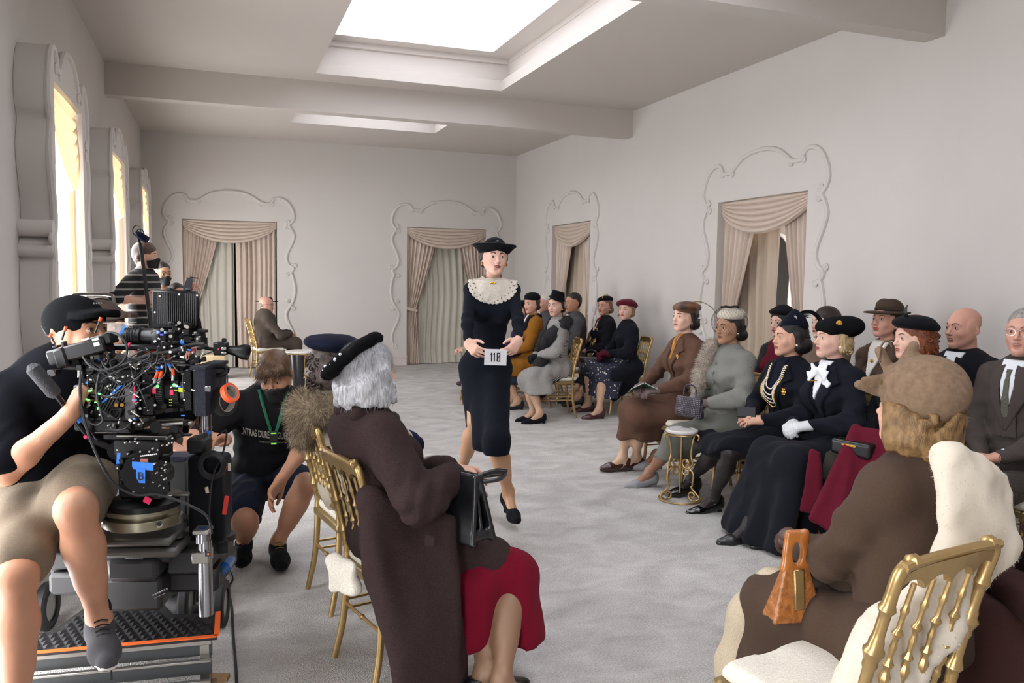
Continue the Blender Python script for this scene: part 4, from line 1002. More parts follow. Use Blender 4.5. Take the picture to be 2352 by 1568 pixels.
def brooch(f,c,x,z,m,r=.016,name='brooch',pet=6):
    p=on_front(f,c,x,z,.008); mb=MB(); mb.lathe([(.001,-.003),(r*.45,0),(r*.4,.005),(.001,.008)],10,p,(0,1,0))
    for i in range(pet):
        a=2*PI*i/pet; q=p+np.array([math.cos(a),0,math.sin(a)])*r*.75; mb.lathe([(.001,-.002),(r*.32,0),(r*.25,.004),(.001,.005)],8,q,(0,1,0))
    mb.obj(name,m,f.root)
gilt=mat('gold_jewel','#d6a84a',rough=.25,metal=.9); leatherk=mat('leather_black','#131316',rough=.33,coat=.2,noise=.1,nscale=40,bump=.2,bscale=120,dist=.001); pearlm=mat('pearl','#e6dccb',rough=.2,spec=.7,coat=.4)
blk=cloth('wool_black','#191a1f'); navy=cloth('wool_navy','#181a22'); felt_k=cloth('felt_black','#131418',bump=.3,bscale=300)
def beads(mb,P,r):
    for p in P: mb.lathe([(.0004,-r),(r*.75,-r*.65),(r,0),(r*.75,r*.65),(.0004,r)],7,p)
def hairex(f,ms,n,L,wd,seed=0,curl=.3,zl=-.02,low=1):
    def ex(V,F):
        H=f.H; out=[]
        top=lambda c:np.clip((c[:,2]-(H[2]+zl))*20,0.02,1)
        def fl(P,N):
            d=np.stack([(P[:,0]-H[0])*2.0,(P[:,1]-H[1])*1.2-.02,-np.ones(len(P))*.10],1); t=d-N*(d*N).sum(1,keepdims=True); t/=np.linalg.norm(t,axis=1,keepdims=True)+1e-9; dn=np.array([0,0,-1.])-N*(-N[:,2:3]); dn/=np.linalg.norm(dn,axis=1,keepdims=True)+1e-9; return t*.35+dn*.8+N*.03
        for i in range(ms): v,q=strands(V,F,n//ms,L,wd,fl,seed=seed+i,jit=curl*.35,pick=top); out.append((v,q,i%3))
        lowp=lambda c:np.clip(-(c[:,2]-(H[2]+zl))*20,0.0,1)+.001
        for i in range(ms*low): v,q=strands(V,F,n//ms//2,L*.5,wd,lambda P,N:np.cross(N,[0,0,1.])*(1 if i%2 else -1)+N*.08,seed=seed+9+i,jit=.35,pick=lowp); out.append((v,q,i%3))
        return out
    return ex
def sdfcurls(h,n,rx,ry,z0,z1,cy=-.03,a0=PI*.8,a1=PI*2.2,seed=1,r=.016,tr=.0085,k=.004):
    R_=random.Random(seed)
    for i in range(n):
        a=a0+(a1-a0)*R_.random(); z=z0+(z1-z0)*R_.random(); c_=np.array([rx*math.cos(a),cy+ry*math.sin(a),z]); tan=np.array([-math.sin(a),math.cos(a),0]); up=np.array([0,0,1.]); s_=R_.choice((-1,1)); q0=R_.uniform(0,6.28)
        P=[c_+(tan*math.cos(q0+s_*q)+up*math.sin(q0+s_*q))*r*(1-.10*q)+np.array([math.cos(a),math.sin(a),0])*.004*q*.6 for q in (0,1.1,2.2,3.3,4.4)]; h.chain(P,[tr*.6,tr,tr,tr*.9,tr*.6],k)
    return h
def locks(f,m,n,rx=.10,ry=.105,z0=-.09,z1=-.01,a0=PI*.95,a1=PI*2.05,r=.013,tr=.0042,cy=-.03,seed=1,name='curls',turns=1.7):
    R_=random.Random(seed); mb=MB()
    for i in range(n):
        a=a0+(a1-a0)*(i+R_.random())/n; z=z0+(z1-z0)*R_.random(); c_=np.array([rx*math.cos(a),cy+ry*math.sin(a),z]); nrm=np.array([math.cos(a),math.sin(a),0]); tan=np.array([-math.sin(a),math.cos(a),0]); up=np.array([0,0,1.])
        ax=unit(tan*R_.uniform(.2,1)+up*R_.uniform(-.6,.6)+nrm*R_.uniform(-.2,.4)); u=unit(np.cross(ax,nrm+.01)); v=np.cross(ax,u); rr=r*R_.uniform(.7,1.2); s_=R_.choice((-1,1)); P=[]
        for k in range(12):
            t=k/11; q=2*PI*turns*t*s_; P.append(f.Rh@((c_+ax*(t-.5)*.034+(u*math.cos(q)+v*math.sin(q))*rr*(1-.35*t))*f.m)+f.H)
        mb.tube(P,[.62*tr*(.5+1.0*math.sin(PI*min(1,(k+1)/11))) for k in range(12)],4,flat=1.5)
    return meshobj(name,np.concatenate(mb.V),mb.F,m,f.root)
# A ------------------------------------------------------- brown coat, quill beret, green booklet
fA=sit('woman in a brown coat and brown quilled beret holding a green booklet',1572,729,3.55,90,head=(14,4,0),lean=.0,sk='pale')
feet(fA,(1430,1052),(1462,1050)); fA.arm(-1,(-.10,.30,.70),pole=(-1,-.7,-.3),d=(.45,.85,-.1),n=(.3,0,-1),curl=.35); fA.arm(1,(.10,.33,.72),pole=(1,-.7,-.3),d=(-.5,.8,-.1),n=(-.3,0,-1),curl=.45)
fA.build_body(lips='#8e1f22',hair='#1d1513',legm=stkl,heel=.012,nohands=())
bcoat=cloth('wool_brown','#5a4236',noise=.22); c=fA.torso(.026); fA.arms(c,.020,upto=.96,puff=.006); fA.gar('coat',c,bcoat)
fA.gar('skirt_of_coat',skirt(fA,.27,.034,w=1.12),bcoat,wr=.006); lapels(fA,c,bcoat,.30,.07)
scarf=mat('scarf_print','#3a1d16',rough=.5,col2='#c98a28',nscale=42,stretch=(1,1,.3)); vfill(fA,c,scarf,.17,.034,.010,'scarf'); collar_ring(fA,scarf,.058,.02,.012,open_=.2,name='scarf_roll')
glv=cloth('glove_taupe','#6e5f5c',rough=.7); fA.glove(1,glv); fA.glove(-1,glv); brooch(fA,c,-.10,fA.N[2]-.13,gilt,.020)
h=hair_sdf(1,.008,low=-.052,front=.004); h.cap((-.055,-.07,-.05),(.055,-.07,-.05),.042,.042,.02); h.post.append(curlpost(.008,55,1)); fA.hgar('hair',h,hairm('#1f1715'),wr=0)
hat=Sdf().ell((.0,-.022,.100),(.108,.118,.036),.02,R=roty(.24)@rotx(.10)); hat.ell((-.055,.03,.085),(.07,.085,.030),.03,R=roty(.24)@rotx(.2)); fA.hgar('beret',hat,mat('velvet_rust','#2a1a14',rough=.6,col2='#7b4a22',nscale=14,sheen=.5),wr=.002)
mb=MB(); P=spline([(-.02,-.06,.13),(-.06,-.12,.135),(-.09,-.2,.10),(-.10,-.26,.045)],6); P=[fA.Rh@p+fA.H for p in P]; mb.tube(P,np.linspace(.004,.0012,len(P)),5)
for i in range(3,len(P)-1):
    for e in(-1,1): mb.tube([P[i],P[i]+np.array([e*.012,-.018,-.008])],[.0014,.0004],3)
P2=spline([(.0,-.10,.11),(-.01,-.135,.07),(-.02,-.13,.0)],5); mb.tube([fA.Rh@p+fA.H for p in P2],np.linspace(.009,.002,len(P2)),6,flat=.4); mb.obj('quill',mat('quill_gold','#8a6a22',rough=.6),fA.root)
fA.shoe(1,mat('shoe_brown','#3b1f1a',rough=.3,coat=.4)); fA.shoe(-1,mat('shoe_brown','#3b1f1a',rough=.3,coat=.4)); pearl(fA,r=.005)
def booklet(f,p,q,label,col,rz,w=.10,h=.14,ang=.9,tilt=.3):
    t=thing('booklet',label,'book',tuple(f.o+f.R@np.array(p)),f.root.rotation_euler[2]+rz)
    for e,nm in((1,'cover'),(-1,'cover')):
        R=rotx(tilt)@roty(e*ang*.5); mb=MB(); c_=R@np.array([e*w/2,0,0]); mb.box(c_,(w/2,h/2,.0018),R); mb.obj(nm,col,t)
        mb=MB(); mb.box(c_+R@np.array([0,0,.004]),(w/2-.004,h/2-.004,.0025),R); mb.obj('pages',mat('paper','#e4e1da',rough=.9),t)
    return t
booklet(fA,(-.02,.40,.735),0,'small open book with dark green covers in brown-coated woman\'s gloved hands',mat('bookcloth_green','#1d4a38',rough=.6),1.2,w=.115,h=.15)
# B ------------------------------------------------------- grey tweed coat, cream netted hat, pale fur
fB=sit('woman in a grey tweed coat and cream netted hat with pale fur on her shoulder',1674,752,3.50,92,head=(10,-2,0),lean=-.01,sk='olive')
feet(fB,(1500,1048),(1492,1085),toe=(.1,1,0)); fB.arm(1,(.06,.25,.70),pole=(1,-.7,-.3),d=(-.6,.7,-.2),n=(-.2,-.2,-1),curl=.6); fB.arm(-1,(-.09,.24,.70),pole=(-1,-.7,-.3),d=(.6,.75,-.1),n=(.2,-.1,-1),curl=.5)
fB.build_body(lips='#7a2a28',hair='#19130f',legm=mat('stocking_tan','#8f6650',rough=.42),heel=.035)
def tweedpat(sc,c1,c2,w=.5):
    def f(nt,tc,b,out):
        N=nt.nodes;L=nt.links; wv=[]
        for ax in('X','Z'):
            x=N.new('ShaderNodeTexWave');x.bands_direction=ax;x.inputs['Scale'].default_value=sc;x.inputs['Distortion'].default_value=1.5;L.new(tc.outputs['Object'],x.inputs['Vector']);wv.append(x)
        m_=N.new('ShaderNodeMath');m_.operation='MULTIPLY';L.new(wv[0].outputs['Fac'],m_.inputs[0]);L.new(wv[1].outputs['Fac'],m_.inputs[1])
        r=N.new('ShaderNodeValToRGB');L.new(m_.outputs[0],r.inputs[0]);r.color_ramp.elements[0].color=(*lin(c1),1);r.color_ramp.elements[1].color=(*lin(c2),1);r.color_ramp.elements[0].position=w-.3;r.color_ramp.elements[1].position=w;L.new(r.outputs[0],b.inputs['Base Color'])
    return f
gtw=mat('tweed_grey','#7c7d7c',rough=.95,pat=tweedpat(95,'#74756f','#96968f'),bump=.5,bscale=300,spec=.15,dist=.002); gsk=mat('tweed_skirt','#77776f',rough=.95,pat=tweedpat(120,'#65665f','#85857c'),bump=.4,bscale=300,spec=.15,dist=.002)
c=fB.torso(.028); fB.arms(c,.028,upto=.90,puff=.012); fB.gar('coat',c,gtw); fB.gar('skirt',skirt(fB,.245,.032,w=1.2),gsk,wr=.007); collar_ring(fB,gtw,.064,.055,.012,open_=.25)
for i in range(4):
    p=on_front(fB,c,fB.N[0],fB.N[2]-.08-.07*i,.003); MB().lathe([(.001,-.003),(.011,-.001),(.012,.003),(.001,.005)],12,p,(0,1,0)).obj('button',mat('button_grey','#6a6a6a',rough=.3),fB.root)
g2=glv; fB.glove(1,g2); fB.glove(-1,g2)
h=hair_sdf(1,.008,low=-.048); h.cap((-.055,-.075,-.055),(.055,-.075,-.055),.045,.045,.02); h.post.append(curlpost(.009,60,2)); fB.hgar('hair',h,hairm('#1a1412'),wr=0)
hat=Sdf().ell((0,-.025,.088),(.094,.108,.060),.02,R=rotx(-.06)); hat.post.append(lambda F,X,Y,Z:F); 
hs_=hat.xf(fB.Rh,fB.H); zc=fB.H[2]+.060; o=fB.gar('hat',hs_,mat('straw_cream','#cfc6b4',rough=.8,bump=.5,bscale=160,noise=.06,dist=.002),h=.005,wr=0,clip=lambda X,Y,Z:zc-Z+0*X+0*Y); 
mb=MB()
for k in range(30):
    for e in(-1,1):
        P=[]
        for i in range(15):
            t_=i/14; el=1.25-2.25*t_; az=2*PI*k/30+e*t_*1.5; r_=.118+.012*t_; q=np.array([r_*math.sin(az)*math.cos(el),-.005+(r_+.012)*math.cos(az)*math.cos(el),.045+.115*math.sin(el)])
            P.append(fB.Rh@q+fB.H)
        mb.tube(P,.00055,3)
mb.obj('veil',mat('veil_black','#17120f',rough=.8),fB.root)
mb=MB(); mb.tube([fB.Rh@np.array([.06*math.cos(a),-.01+.06*math.sin(a),.150])+fB.H for a in np.linspace(0,2*PI,24,endpoint=False)],[.006+.003*math.sin(5*a) for a in range(24)],6,closed=True); mb.obj('hat_band',mat('veil_black','#17120f'),fB.root)
pearl(fB,r=.006)
furp=[mat('fur_pale','#b8aa9b',rough=.8),mat('fur_dark_tip','#5d5249',rough=.8),mat('fur_white','#dcd3c8',rough=.8)]
s=Sdf().chain([(.10,.09,fB.N[2]+.03),(.13,.11,fB.N[2]-.08),(.12,.16,fB.N[2]-.19),(.10,.21,fB.N[2]-.29)],[.045,.052,.05,.035],.04); s.cap((.10,.09,fB.N[2]+.03),(.15,-.04,fB.N[2]-.01),.045,.05,.03)
fur(fB,s,furp,13000,.032,.0008,'fur_stole',seed=5)
sh=mat('shoe_grey','#8b8c8e',rough=.45); fB.shoe(1,sh,strap=True); fB.shoe(-1,sh,strap=True)
def handbag(label,loc,rz,w,h,d,m,handle=.10,clasp=True,top=.55,name='handbag',tex=None,R=0,hm=None,sag=0):
    t=thing(name,label,'handbag',loc,rz); s=Sdf().quad((-w/2,0,0),(w/2,0,0),(w/2*.92,0,h),(-w/2*.92,0,h),d*.30,.02); s.box((0,0,h*.28),(w/2+.004,d/2,h*.30),d*.35,.03)
    V,F=s.mesh(.0045); meshobj('body',V,F,m,t)
    mb=MB(); mb.tube(spline([(-w*.46,0,h),(0,0,h+.006),(w*.46,0,h)],5),.006,6); mb.obj('frame',hm or gilt,t)
    if clasp: mb=MB(); mb.box((0,-.0,h+.012),(.014,.008,.008),bev=.003); mb.obj('clasp',gilt,t)
    if handle: mb=MB(); mb.tube(spline([(-w*.28,0,h),(-w*.25,0,h+handle*.75),(0,0,h+handle),(w*.25,0,h+handle*.75),(w*.28,0,h)],7),.006,8); mb.obj('handle',m,t)
    return t
wov=mat('woven_purple','#3a3240',rough=.4,pat=tweedpat(24,'#26212c','#8d8690',.75),bump=.8,bscale=60,dist=.004)
p=fB.o+fB.R@np.array([0,.335,.61]); handbag('small woven grey handbag with a round handle in the tweed-coated woman\'s lap',tuple(p),math.radians(92+20),.19,.105,.07,wov,.11)
# C ------------------------------------------------------- navy ensemble, feathered hat, pearls, crossed ankles
fC=sit('woman in navy with looped pearls and a curling black feather on her pointed hat',1812,776,3.50,92,head=(-6,2,0),lean=-.0,sk='fair')
fC.leg(1,fC.L(at(1590,1098,Z=.13)),pole=(0,1,.6),toe=(.1,1,0)); fC.leg(-1,fC.L(at(1640,1140,Z=.105)),pole=(0,1,.6),toe=(.15,1,0))
fC.arm(1,(.06,.27,.70),pole=(1,-.7,-.3),d=(-.5,.8,0),n=(-.2,0,-1),curl=.4); fC.arm(-1,(-.08,.28,.69),pole=(-1,-.7,-.3),d=(.35,.9,.05),n=(.7,.1,-.7),curl=.3)
fC.build_body(lips='#8c2731',hair='#191413',legm=stkb,heel=.045)
nv=cloth('crepe_navy','#15171e',noise=.14); c=fC.torso(.026); fC.arms(c,.024,upto=.93,puff=.010); fC.gar('jacket',c,nv)
s=skirt(fC,.46,.036,w=1.1,back=.10); s.post=[]; 
for e in(-1,1): s.tri(fC.kn[e]+np.array([e*.06,.03,-.02]),fC.Hp[e]+np.array([e*.12,0,-.06]),np.array([e*.20,.30,.36]),.022,.05)
s.post.append(lambda F,X,Y,Z:np.maximum(F,.40-Z+.05*np.cos(9*X)-.35*np.clip(.30-Y,-.12,.2))); fC.gar('skirt',s,nv,wr=.006)
vfill(fC,c,cloth('knit_navy','#141826'),.34,.055,.003,'top'); lapels(fC,c,nv,.36,.08)
necklace(fC,c,[(.060,.15,.0),(.066,.19,.0),(.070,.225,.005),(.074,.25,.005)],pearlm,br=.0042); necklace(fC,c,[(.078,.275,.005)],gilt,'gold_chain',br=.0045); brooch(fC,c,-.125,fC.N[2]-.155,gilt,.024)
h=hair_sdf(1,.010,low=-.055,front=.012); h.cap((-.06,-.075,-.04),(.06,-.075,-.04),.055,.055,.02); h.post.append(curlpost(.008,48,3)); fC.hgar('hair',h,hairm('#1b1515'),wr=0)
hat=Sdf(); hat.cap((-.005,.045,.085),(.0,-.04,.135),.030,.052,.05,flat=((0,1,.5),1.1)); hat.ell((0,-.045,.105),(.080,.075,.052),.04,R=rotx(.25)); hat.cap((-.02,.02,.10),(.0,-.03,.19),.036,.012,.03); fC.hgar('hat',hat,felt_k if False else cloth('felt_navy','#10141f',bump=.3),wr=0)
mb=MB(); DC=float((fC.root.matrix_world.translation.x*0)+(np.array(fC.o)-CO)@CF); W3=lambda px,py,D:fC.L(at(px,py,D=D))
for i in range(12):
    a=i/11; P=spline([W3(1818+4*a,742-3*a,DC),W3(1838,724-8*a,DC-.03),W3(1862+6*a,720-6*a,DC-.07),W3(1880+9*a,738-4*a,DC-.09),W3(1884+10*a,768,DC-.10),W3(1866+16*a,806-14*a,DC-.11)],6); P=P[:int(len(P)*(1-.30*((i*5)%12)/12))]
    mb.tube(P,np.concatenate([np.linspace(.002,.0050,len(P)//2),np.linspace(.0050,.0006,len(P)-len(P)//2)]),5,flat=.4)
for i in range(70):
    r_=random.random; q=np.array([-.02+.03*(r_()-.5),-.06-.05*r_(),.135+.015*r_()]); mb.tube([fC.Rh@q+fC.H,fC.Rh@(q+np.array([.03*(r_()-.5),-.05*r_(),.03*r_()]))+fC.H],[.0013,.0003],3)
mb.obj('feathers',mat('feather_black','#0e0e10',rough=.45),fC.root)
mb=MB(); q=fC.Rh@np.array([-.045,-.005,.135])+fC.H; nx=fC.Rh@unit([-.8,.1,.55])
for i in range(6):
    a=2*PI*i/6; d_=fC.Rh@roty(-.9)@np.array([math.cos(a),math.sin(a),0]); mb.tube([q+nx*.008,q+nx*.008+d_*.018],[.004,.0015],5)
mb.obj('star_pin',mat('diamante','#dfe3ea',rough=.1,metal=.8),fC.root); pearl(fC,r=.009)
for e in(-1,1): fC.shoe(e,mat('shoe_patent','#0c0c0e',rough=.12,coat=.6),strap=True)
t=thing('clutch_bag','small black clutch with a white edge in the lap of the pearl-wearing woman','handbag',tuple(fC.o+fC.R@np.array([-.02,.36,.715])),math.radians(92+55)); R=rotx(.5)
MB().box((0,0,.02),(.058,.010,.036),R,bev=.005).obj('body',mat('leather_matte','#0f0f11',rough=.5),t); MB().box((0,.0,.0)+R@np.array([0,.011,.044]),(.058,.004,.010),R,bev=.003).obj('flap',mat('leather_cream','#d9d3c2',rough=.5),t)
# D ------------------------------------------------------- blonde, black beret, white organza bow, long skirt
fD=sit('blonde woman in a black suit with white neck bow, white gloves and medallion beret',1912,778,3.55,92,head=(-12,3,0),lean=.01,sk='pale')
fD.leg(1,fD.L(at(1720,1205,Z=.11)),pole=(.1,1,.6),toe=(.2,1,0)); fD.leg(-1,fD.L(at(1800,1215,Z=.11)),pole=(-.05,1,.6),toe=(.25,1,0))
fD.arm(1,(.07,.25,.70),pole=(1,-.6,-.3),d=(-.5,.85,-.1),n=(-.3,-.1,-1),curl=.45); fD.arm(-1,(-.07,.24,.71),pole=(-1,-.7,-.2),d=(.55,.8,-.15),n=(.4,-.1,-1),curl=.5)
fD.build_body(lips='#9c3b3f',hair='#7a5f3c',legm=stkb,heel=.04)
c=fD.torso(.026,waist=.92); fD.arms(c,.022,upto=.95,puff=.010); fD.gar('jacket',c,navy)
sk=Sdf()
for e in(-1,1): sk.cap(fD.Hp[e],fD.kn[e],.125,.092,.06)
sk.ell(fD.P,np.array([.19,.16,.13]),.05)
for (xx,yb,yf) in((-.15,.20,.56),(-.05,.26,.60),(.06,.26,.60),(.15,.22,.56)):
    k_=np.array([xx*.9,.40,.53]); sk.cap(k_,(xx*1.5,yf,.05),.080,.075,.07); sk.cap(np.array([xx*.9,.22,.50]),(xx*1.55,yb,.05),.08,.075,.07)
sk.post.append(lambda F,X,Y,Z:F+.010*np.sin(34*X+9*Y)*np.clip((.55-Z)*2.2,0,1)); sk.post.append(lambda F,X,Y,Z:np.maximum(F,.012-Z+.02*np.clip(np.sin(8*X+1),0,1))); fD.gar('long_skirt',sk,cloth('crepe_black','#1b1c23',noise=.12),wr=.005)
lapels(fD,c,navy,.36,.09); vfill(fD,c,mat('organza','#dfe1e6',rough=.5,sheen=.3),.20,.05,.006)
s=Sdf(); n0=np.array([fD.N[0],fD.N[1]+.115,fD.N[2]-.015]); s.ell(n0,(.022,.020,.022),.01)
for dx,dz,dy,r_ in((.085,-.02,.02,.010),(-.085,.0,.015,.010),(.075,.035,.0,.009),(-.065,.045,.0,.009),(.03,-.12,.02,.010),(-.11,-.07,.02,.010)): s.tri(n0,n0+np.array([dx,dy,dz]),n0+np.array([dx*.75,dy+.01,dz-.05]),r_*.6,.012)
s.post.append(lambda F,X,Y,Z:F+.0015*np.sin(120*X+50*Z)); fD.gar('bow',s,mat('organza','#dfe1e6'),h=.0045,wr=0); collar_ring(fD,mat('organza','#dfe1e6'),.056,.022,.010,open_=.15)
MB().tube([on_front(fD,c,fD.N[0]-.02,fD.N[2]-.075,.03),on_front(fD,c,fD.N[0]+.04,fD.N[2]-.085,.03)],.003,6).obj('bar_pin',gilt,fD.root)
wg=cloth('glove_white','#cfd1d3',rough=.6); fD.glove(1,wg); fD.glove(-1,wg)
for x_ in(-.06,.03): MB().lathe([(.001,-.003),(.011,0),(.001,.005)],10,on_front(fD,c,x_,fD.N[2]-.36,.004),(0,1,0)).obj('button',gilt,fD.root)
h=hair_sdf(1,.007,low=-.050); 
for i in range(40):
    a=PI*.12+PI*1.76*i/40*1.; a=math.pi*(-.95)+i/39*math.pi*.9; q=np.array([.080*math.cos(a)*1.02,-.035+.078*math.sin(a),-.02-.055*random.random()+.02]); h.ell(q,(.020,.020,.018),.004)
h.post.append(curlpost(.005,90,4)); fD.hgar('hair',h,hairm('#8d7450','#cbb389'),wr=0)
hat=Sdf().ell((.005,-.035,.098),(.102,.132,.056),.02,R=rotx(-.16)); hat.cap((-.06,.045,.080),(.06,.045,.080),.028,.028,.03); hat.ell((-.02,-.08,.090),(.095,.095,.050),.04,R=rotx(-.25)); fD.hgar('beret',hat,mat('velvet_black','#0c0d10',rough=.9,spec=.1),wr=.0015)
q=fD.Rh@np.array([-.088,.02,.098])+fD.H; nx=fD.Rh@unit([-1,.35,.1]); mb=MB(); mb.lathe([(.001,-.01),(.018,-.004),(.019,.004),(.013,.005),(.011,.009),(.001,.010)],16,q,nx); mb.obj('medallion',gilt,fD.root); pearl(fD,r=.011,dz=-.045)
locks(fD,mat('hair_blonde_curl','#b79f74',rough=.4,spec=.4),46,.088,.092,-.075,.015,PI*.9,PI*2.1,seed=3,r=.011,tr=.0034)
locks(fC,mat('hair_black_curl','#191313',rough=.4,spec=.4),40,.088,.10,-.075,.02,PI*.95,PI*2.05,seed=4,r=.012,tr=.004)
locks(fA,mat('hair_black_curl','#191313'),34,.086,.098,-.07,.02,PI*.95,PI*2.05,seed=5,r=.012,tr=.004)
locks(fB,mat('hair_black_curl','#191313'),30,.086,.098,-.07,.01,PI*.95,PI*2.05,seed=6,r=.011,tr=.004)
for e in(-1,1): fD.shoe(e,leatherk)
# E ------------------------------------------------------- red hair, black beret with a feather, burgundy coat
fE=sit('red-haired woman in a black feathered beret and burgundy coat, with a black gold-barred bag',2095,778,3.78,88,head=(-8,0,0),lean=.02,sk='pale')
fE.leg(1,fE.L(at(1898,1215,Z=.10)),pole=(.0,1,.6)); fE.leg(-1,fE.L(at(1925,1240,Z=.10)),pole=(.0,1,.6)); fE.arm(1,(.05,.30,.66),pole=(1,-.6,-.3),d=(-.4,.9,-.1),n=(0,0,-1)); fE.arm(-1,(-.08,.33,.66),pole=(-1,-.6,-.3),d=(.2,.95,-.1),n=(0,0,-1))
fE.build_body(lips='#8e2c2c',hair='#5a2c18',legm=mat('leg_bare','#cda08a',rough=.45,sss=.1),heel=.04)
burg=cloth('wool_burgundy','#5b1626'); c=fE.torso(.030); fE.arms(c,.024,upto=.95); fE.gar('jacket',c,blk)
s=skirt(fE,.42,.024,back=.10); fE.gar('skirt',s,cloth('skirt_olive','#3d3a34'),wr=.004)
s=Sdf(); g_=lambda px,py,D:fE.L(at(px,py,D=D)); De=float((fE.o-CO)@CF)
for e in(-1,1): s.cap(fE.Hp[e]+np.array([e*.03,-.04,0]),fE.kn[e]*.4+fE.Hp[e]*.6+np.array([e*.03,0,.02]),.12,.10,.05)
s.quad(g_(1965,985,De-.15),g_(2075,1000,De-.35),g_(2000,1270,De-.55),g_(1922,1228,De-.50),.018,.03); s.quad(g_(1965,985,De-.15),g_(1922,1228,De-.50),g_(1868,1188,De-.40),g_(1935,1040,De-.2),.016,.03)
s.quad(g_(1866,1036,De-.20),g_(1880,1040,De-.22),g_(1886,1176,De-.22),g_(1842,1170,De-.18),.014,.02)
fE.gar('coat_tails',s,burg,wr=.003)
ng=cloth('glove_navy','#1e2333'); fE.glove(1,ng); fE.glove(-1,ng)
h=hair_sdf(1,.014,low=-.05); h.ell((0,-.07,-.02),(.095,.07,.075),.03); h.post.append(curlpost(.009,75,5)); fE.hgar('hair',h,hairm('#4e2614','#8a4a2a'),wr=0)
hat=Sdf().ell((0,-.02,.098),(.112,.132,.034),.02,R=rotx(.12)); hat.ell((0,-.02,.115),(.085,.10,.035),.03); fE.hgar('beret',hat,felt_k,wr=.001)
mb=MB(); P=spline([(-.03,.06,.12),(-.035,.08,.16),(-.03,.06,.20)],5); mb.tube([fE.Rh@p_+fE.H for p_ in P],[.006,.012,.016,.018,.018,.016,.013,.010,.007,.004,.001][:len(P)],6,flat=.3); mb.obj('feather',mat('feather_black','#0e0e10'),fE.root)
t=thing('handbag','black leather bag with a gold bar on the burgundy lap','handbag',tuple(fE.o+fE.R@np.array([-.02,.44,.60])),math.radians(88+15)); s=Sdf().box((0,0,.035),(.125,.045,.045),.02,.01); s.tri((-.12,-.04,.07),(.12,-.04,.07),(0,-.065,.03),.008,.01); V,F=s.mesh(.005); meshobj('body',V,F,leatherk,t)
MB().box((0,.048,.055),(.045,.004,.006),bev=.002).obj('bar_clasp',gilt,t)
# F, G, H, I ----------------------------------------------- back row by the right wall
fF=sit('woman in a brown fedora and brown fur-collared coat with a white scarf and gold brooch',2035,738,4.35,92,head=(6,8,0),sk='rosy'); lap(fF); feet(fF)
fF.build_body(lips='#a81f24',hair='#33261f',legfine=False); c=fF.torso(.032); fF.arms(c,.024,upto=.95); fF.gar('coat',c,cloth('coat_umber','#4c3d33')); fF.gar('skirt',skirt(fF,.28,.03),cloth('coat_umber','#4c3d33'))
ws=mat('scarf_white','#d6d2cb',rough=.8); vfill(fF,c,ws,.24,.07,.012,'scarf'); collar_ring(fF,ws,.060,.03,.014,open_=.15,name='scarf_roll'); brooch(fF,c,fF.N[0],fF.N[2]-.10,gilt,.018)
s=Sdf().chain([(.07,-.02,fF.N[2]+.02),(.12,.09,fF.N[2]-.07),(.10,.14,fF.N[2]-.20)],[.045,.05,.04],.03).chain([(-.07,-.02,fF.N[2]+.02),(-.12,.09,fF.N[2]-.07),(-.10,.14,fF.N[2]-.20)],[.045,.05,.04],.03); fur(fF,s,[mat('fur_brown','#4a3626',rough=.8)],4500,.014,.0007)
h=hair_sdf(1,.008,low=-.045); h.post.append(curlpost(.007,60,6)); fF.hgar('hair',h,hairm('#2f2520'),wr=0)
hat=Sdf(); hat.ell((0,-.018,.118),(.080,.098,.062),.02,R=rotx(.06)); hat.ell((0,-.02,.182),(.020,.09,.030),.03,mode='s'); hat.ell((0,.0,.080),(.118,.145,.007),.012,R=rotx(-.13)); fF.hgar('fedora',hat,cloth('felt_brown','#463a30',bump=.3),wr=0); 
s=Sdf().ell((0,-.018,.098),(.084,.102,.018),.01); fF.hgar('hat_band',s,cloth('band_brown','#3a3029'),wr=0); pearl(fF,r=.006)
def suit(f,m,shirt,tiem,vest=None,drop=.30,g=.026):
    c=f.torso(g); f.arms(c,.020,upto=.97); f.gar('jacket',c,m); z=f.N[2]; x0=f.N[0]
    f.shell('shirt',c,.005,[(x0-.065,z+.05),(x0+.065,z+.05),(x0+.045,z-.05),(x0,z-drop),(x0-.045,z-.05)],shirt,inner=.003)
    collar_ring(f,shirt,.068,.020,.008,open_=.30,tilt=.30,top=.012)
    if vest: f.shell('waistcoat',c,.008,[(x0-.05,z-.13),(x0,z-.24),(x0+.05,z-.13),(x0+.06,z-.36),(x0-.06,z-.36)],vest,inner=.003)
    if tiem: f.shell('tie',c,.011,[(x0-.016,z+.0),(x0+.016,z+.0),(x0+.012,z-.03),(x0+.026,z-.26),(x0-.026,z-.26),(x0-.012,z-.03)],tiem,inner=.003)
    lapels(f,c,m,drop+.02,.075,t=.013); return c
def trousers(f,m,g=.022,hem=None):
    s=Sdf(); s.ell(f.P,np.array([.17,.135,.12])+g*.5,.04); f.legs(s,g,.04); return f.gar('trousers',s,m,wr=.006)
shirtm=mat('shirt_white','#d3d6da',rough=.8)
fG=sit('bald man in a dark navy overcoat, in the back row under the plain right wall',2212,757,4.30,95,head=(-8,0,0),sex='m',sk='rosy'); lap(fG); feet(fG); fG.build_body(cull=False,lips='#a06a5c',hair='#3a3028',legfine=False,heads=dict(full=.6))
c=suit(fG,blk,shirtm,None); trousers(fG,blk)
fH=sit('grey-haired man in glasses and a brown tweed three-piece suit at the right edge',2352,768,4.05,97,head=(14,3,0),sex='m',sk='rosy'); fH.arm(1,(.06,.24,.66),pole=(1,-.6,-.3),d=(-.6,.7,-.2),n=(0,0,-1),curl=.45); fH.arm(-1,(-.06,.25,.68),pole=(-1,-.6,-.3),d=(.6,.7,-.2),n=(0,0,-1),curl=.4); feet(fH)
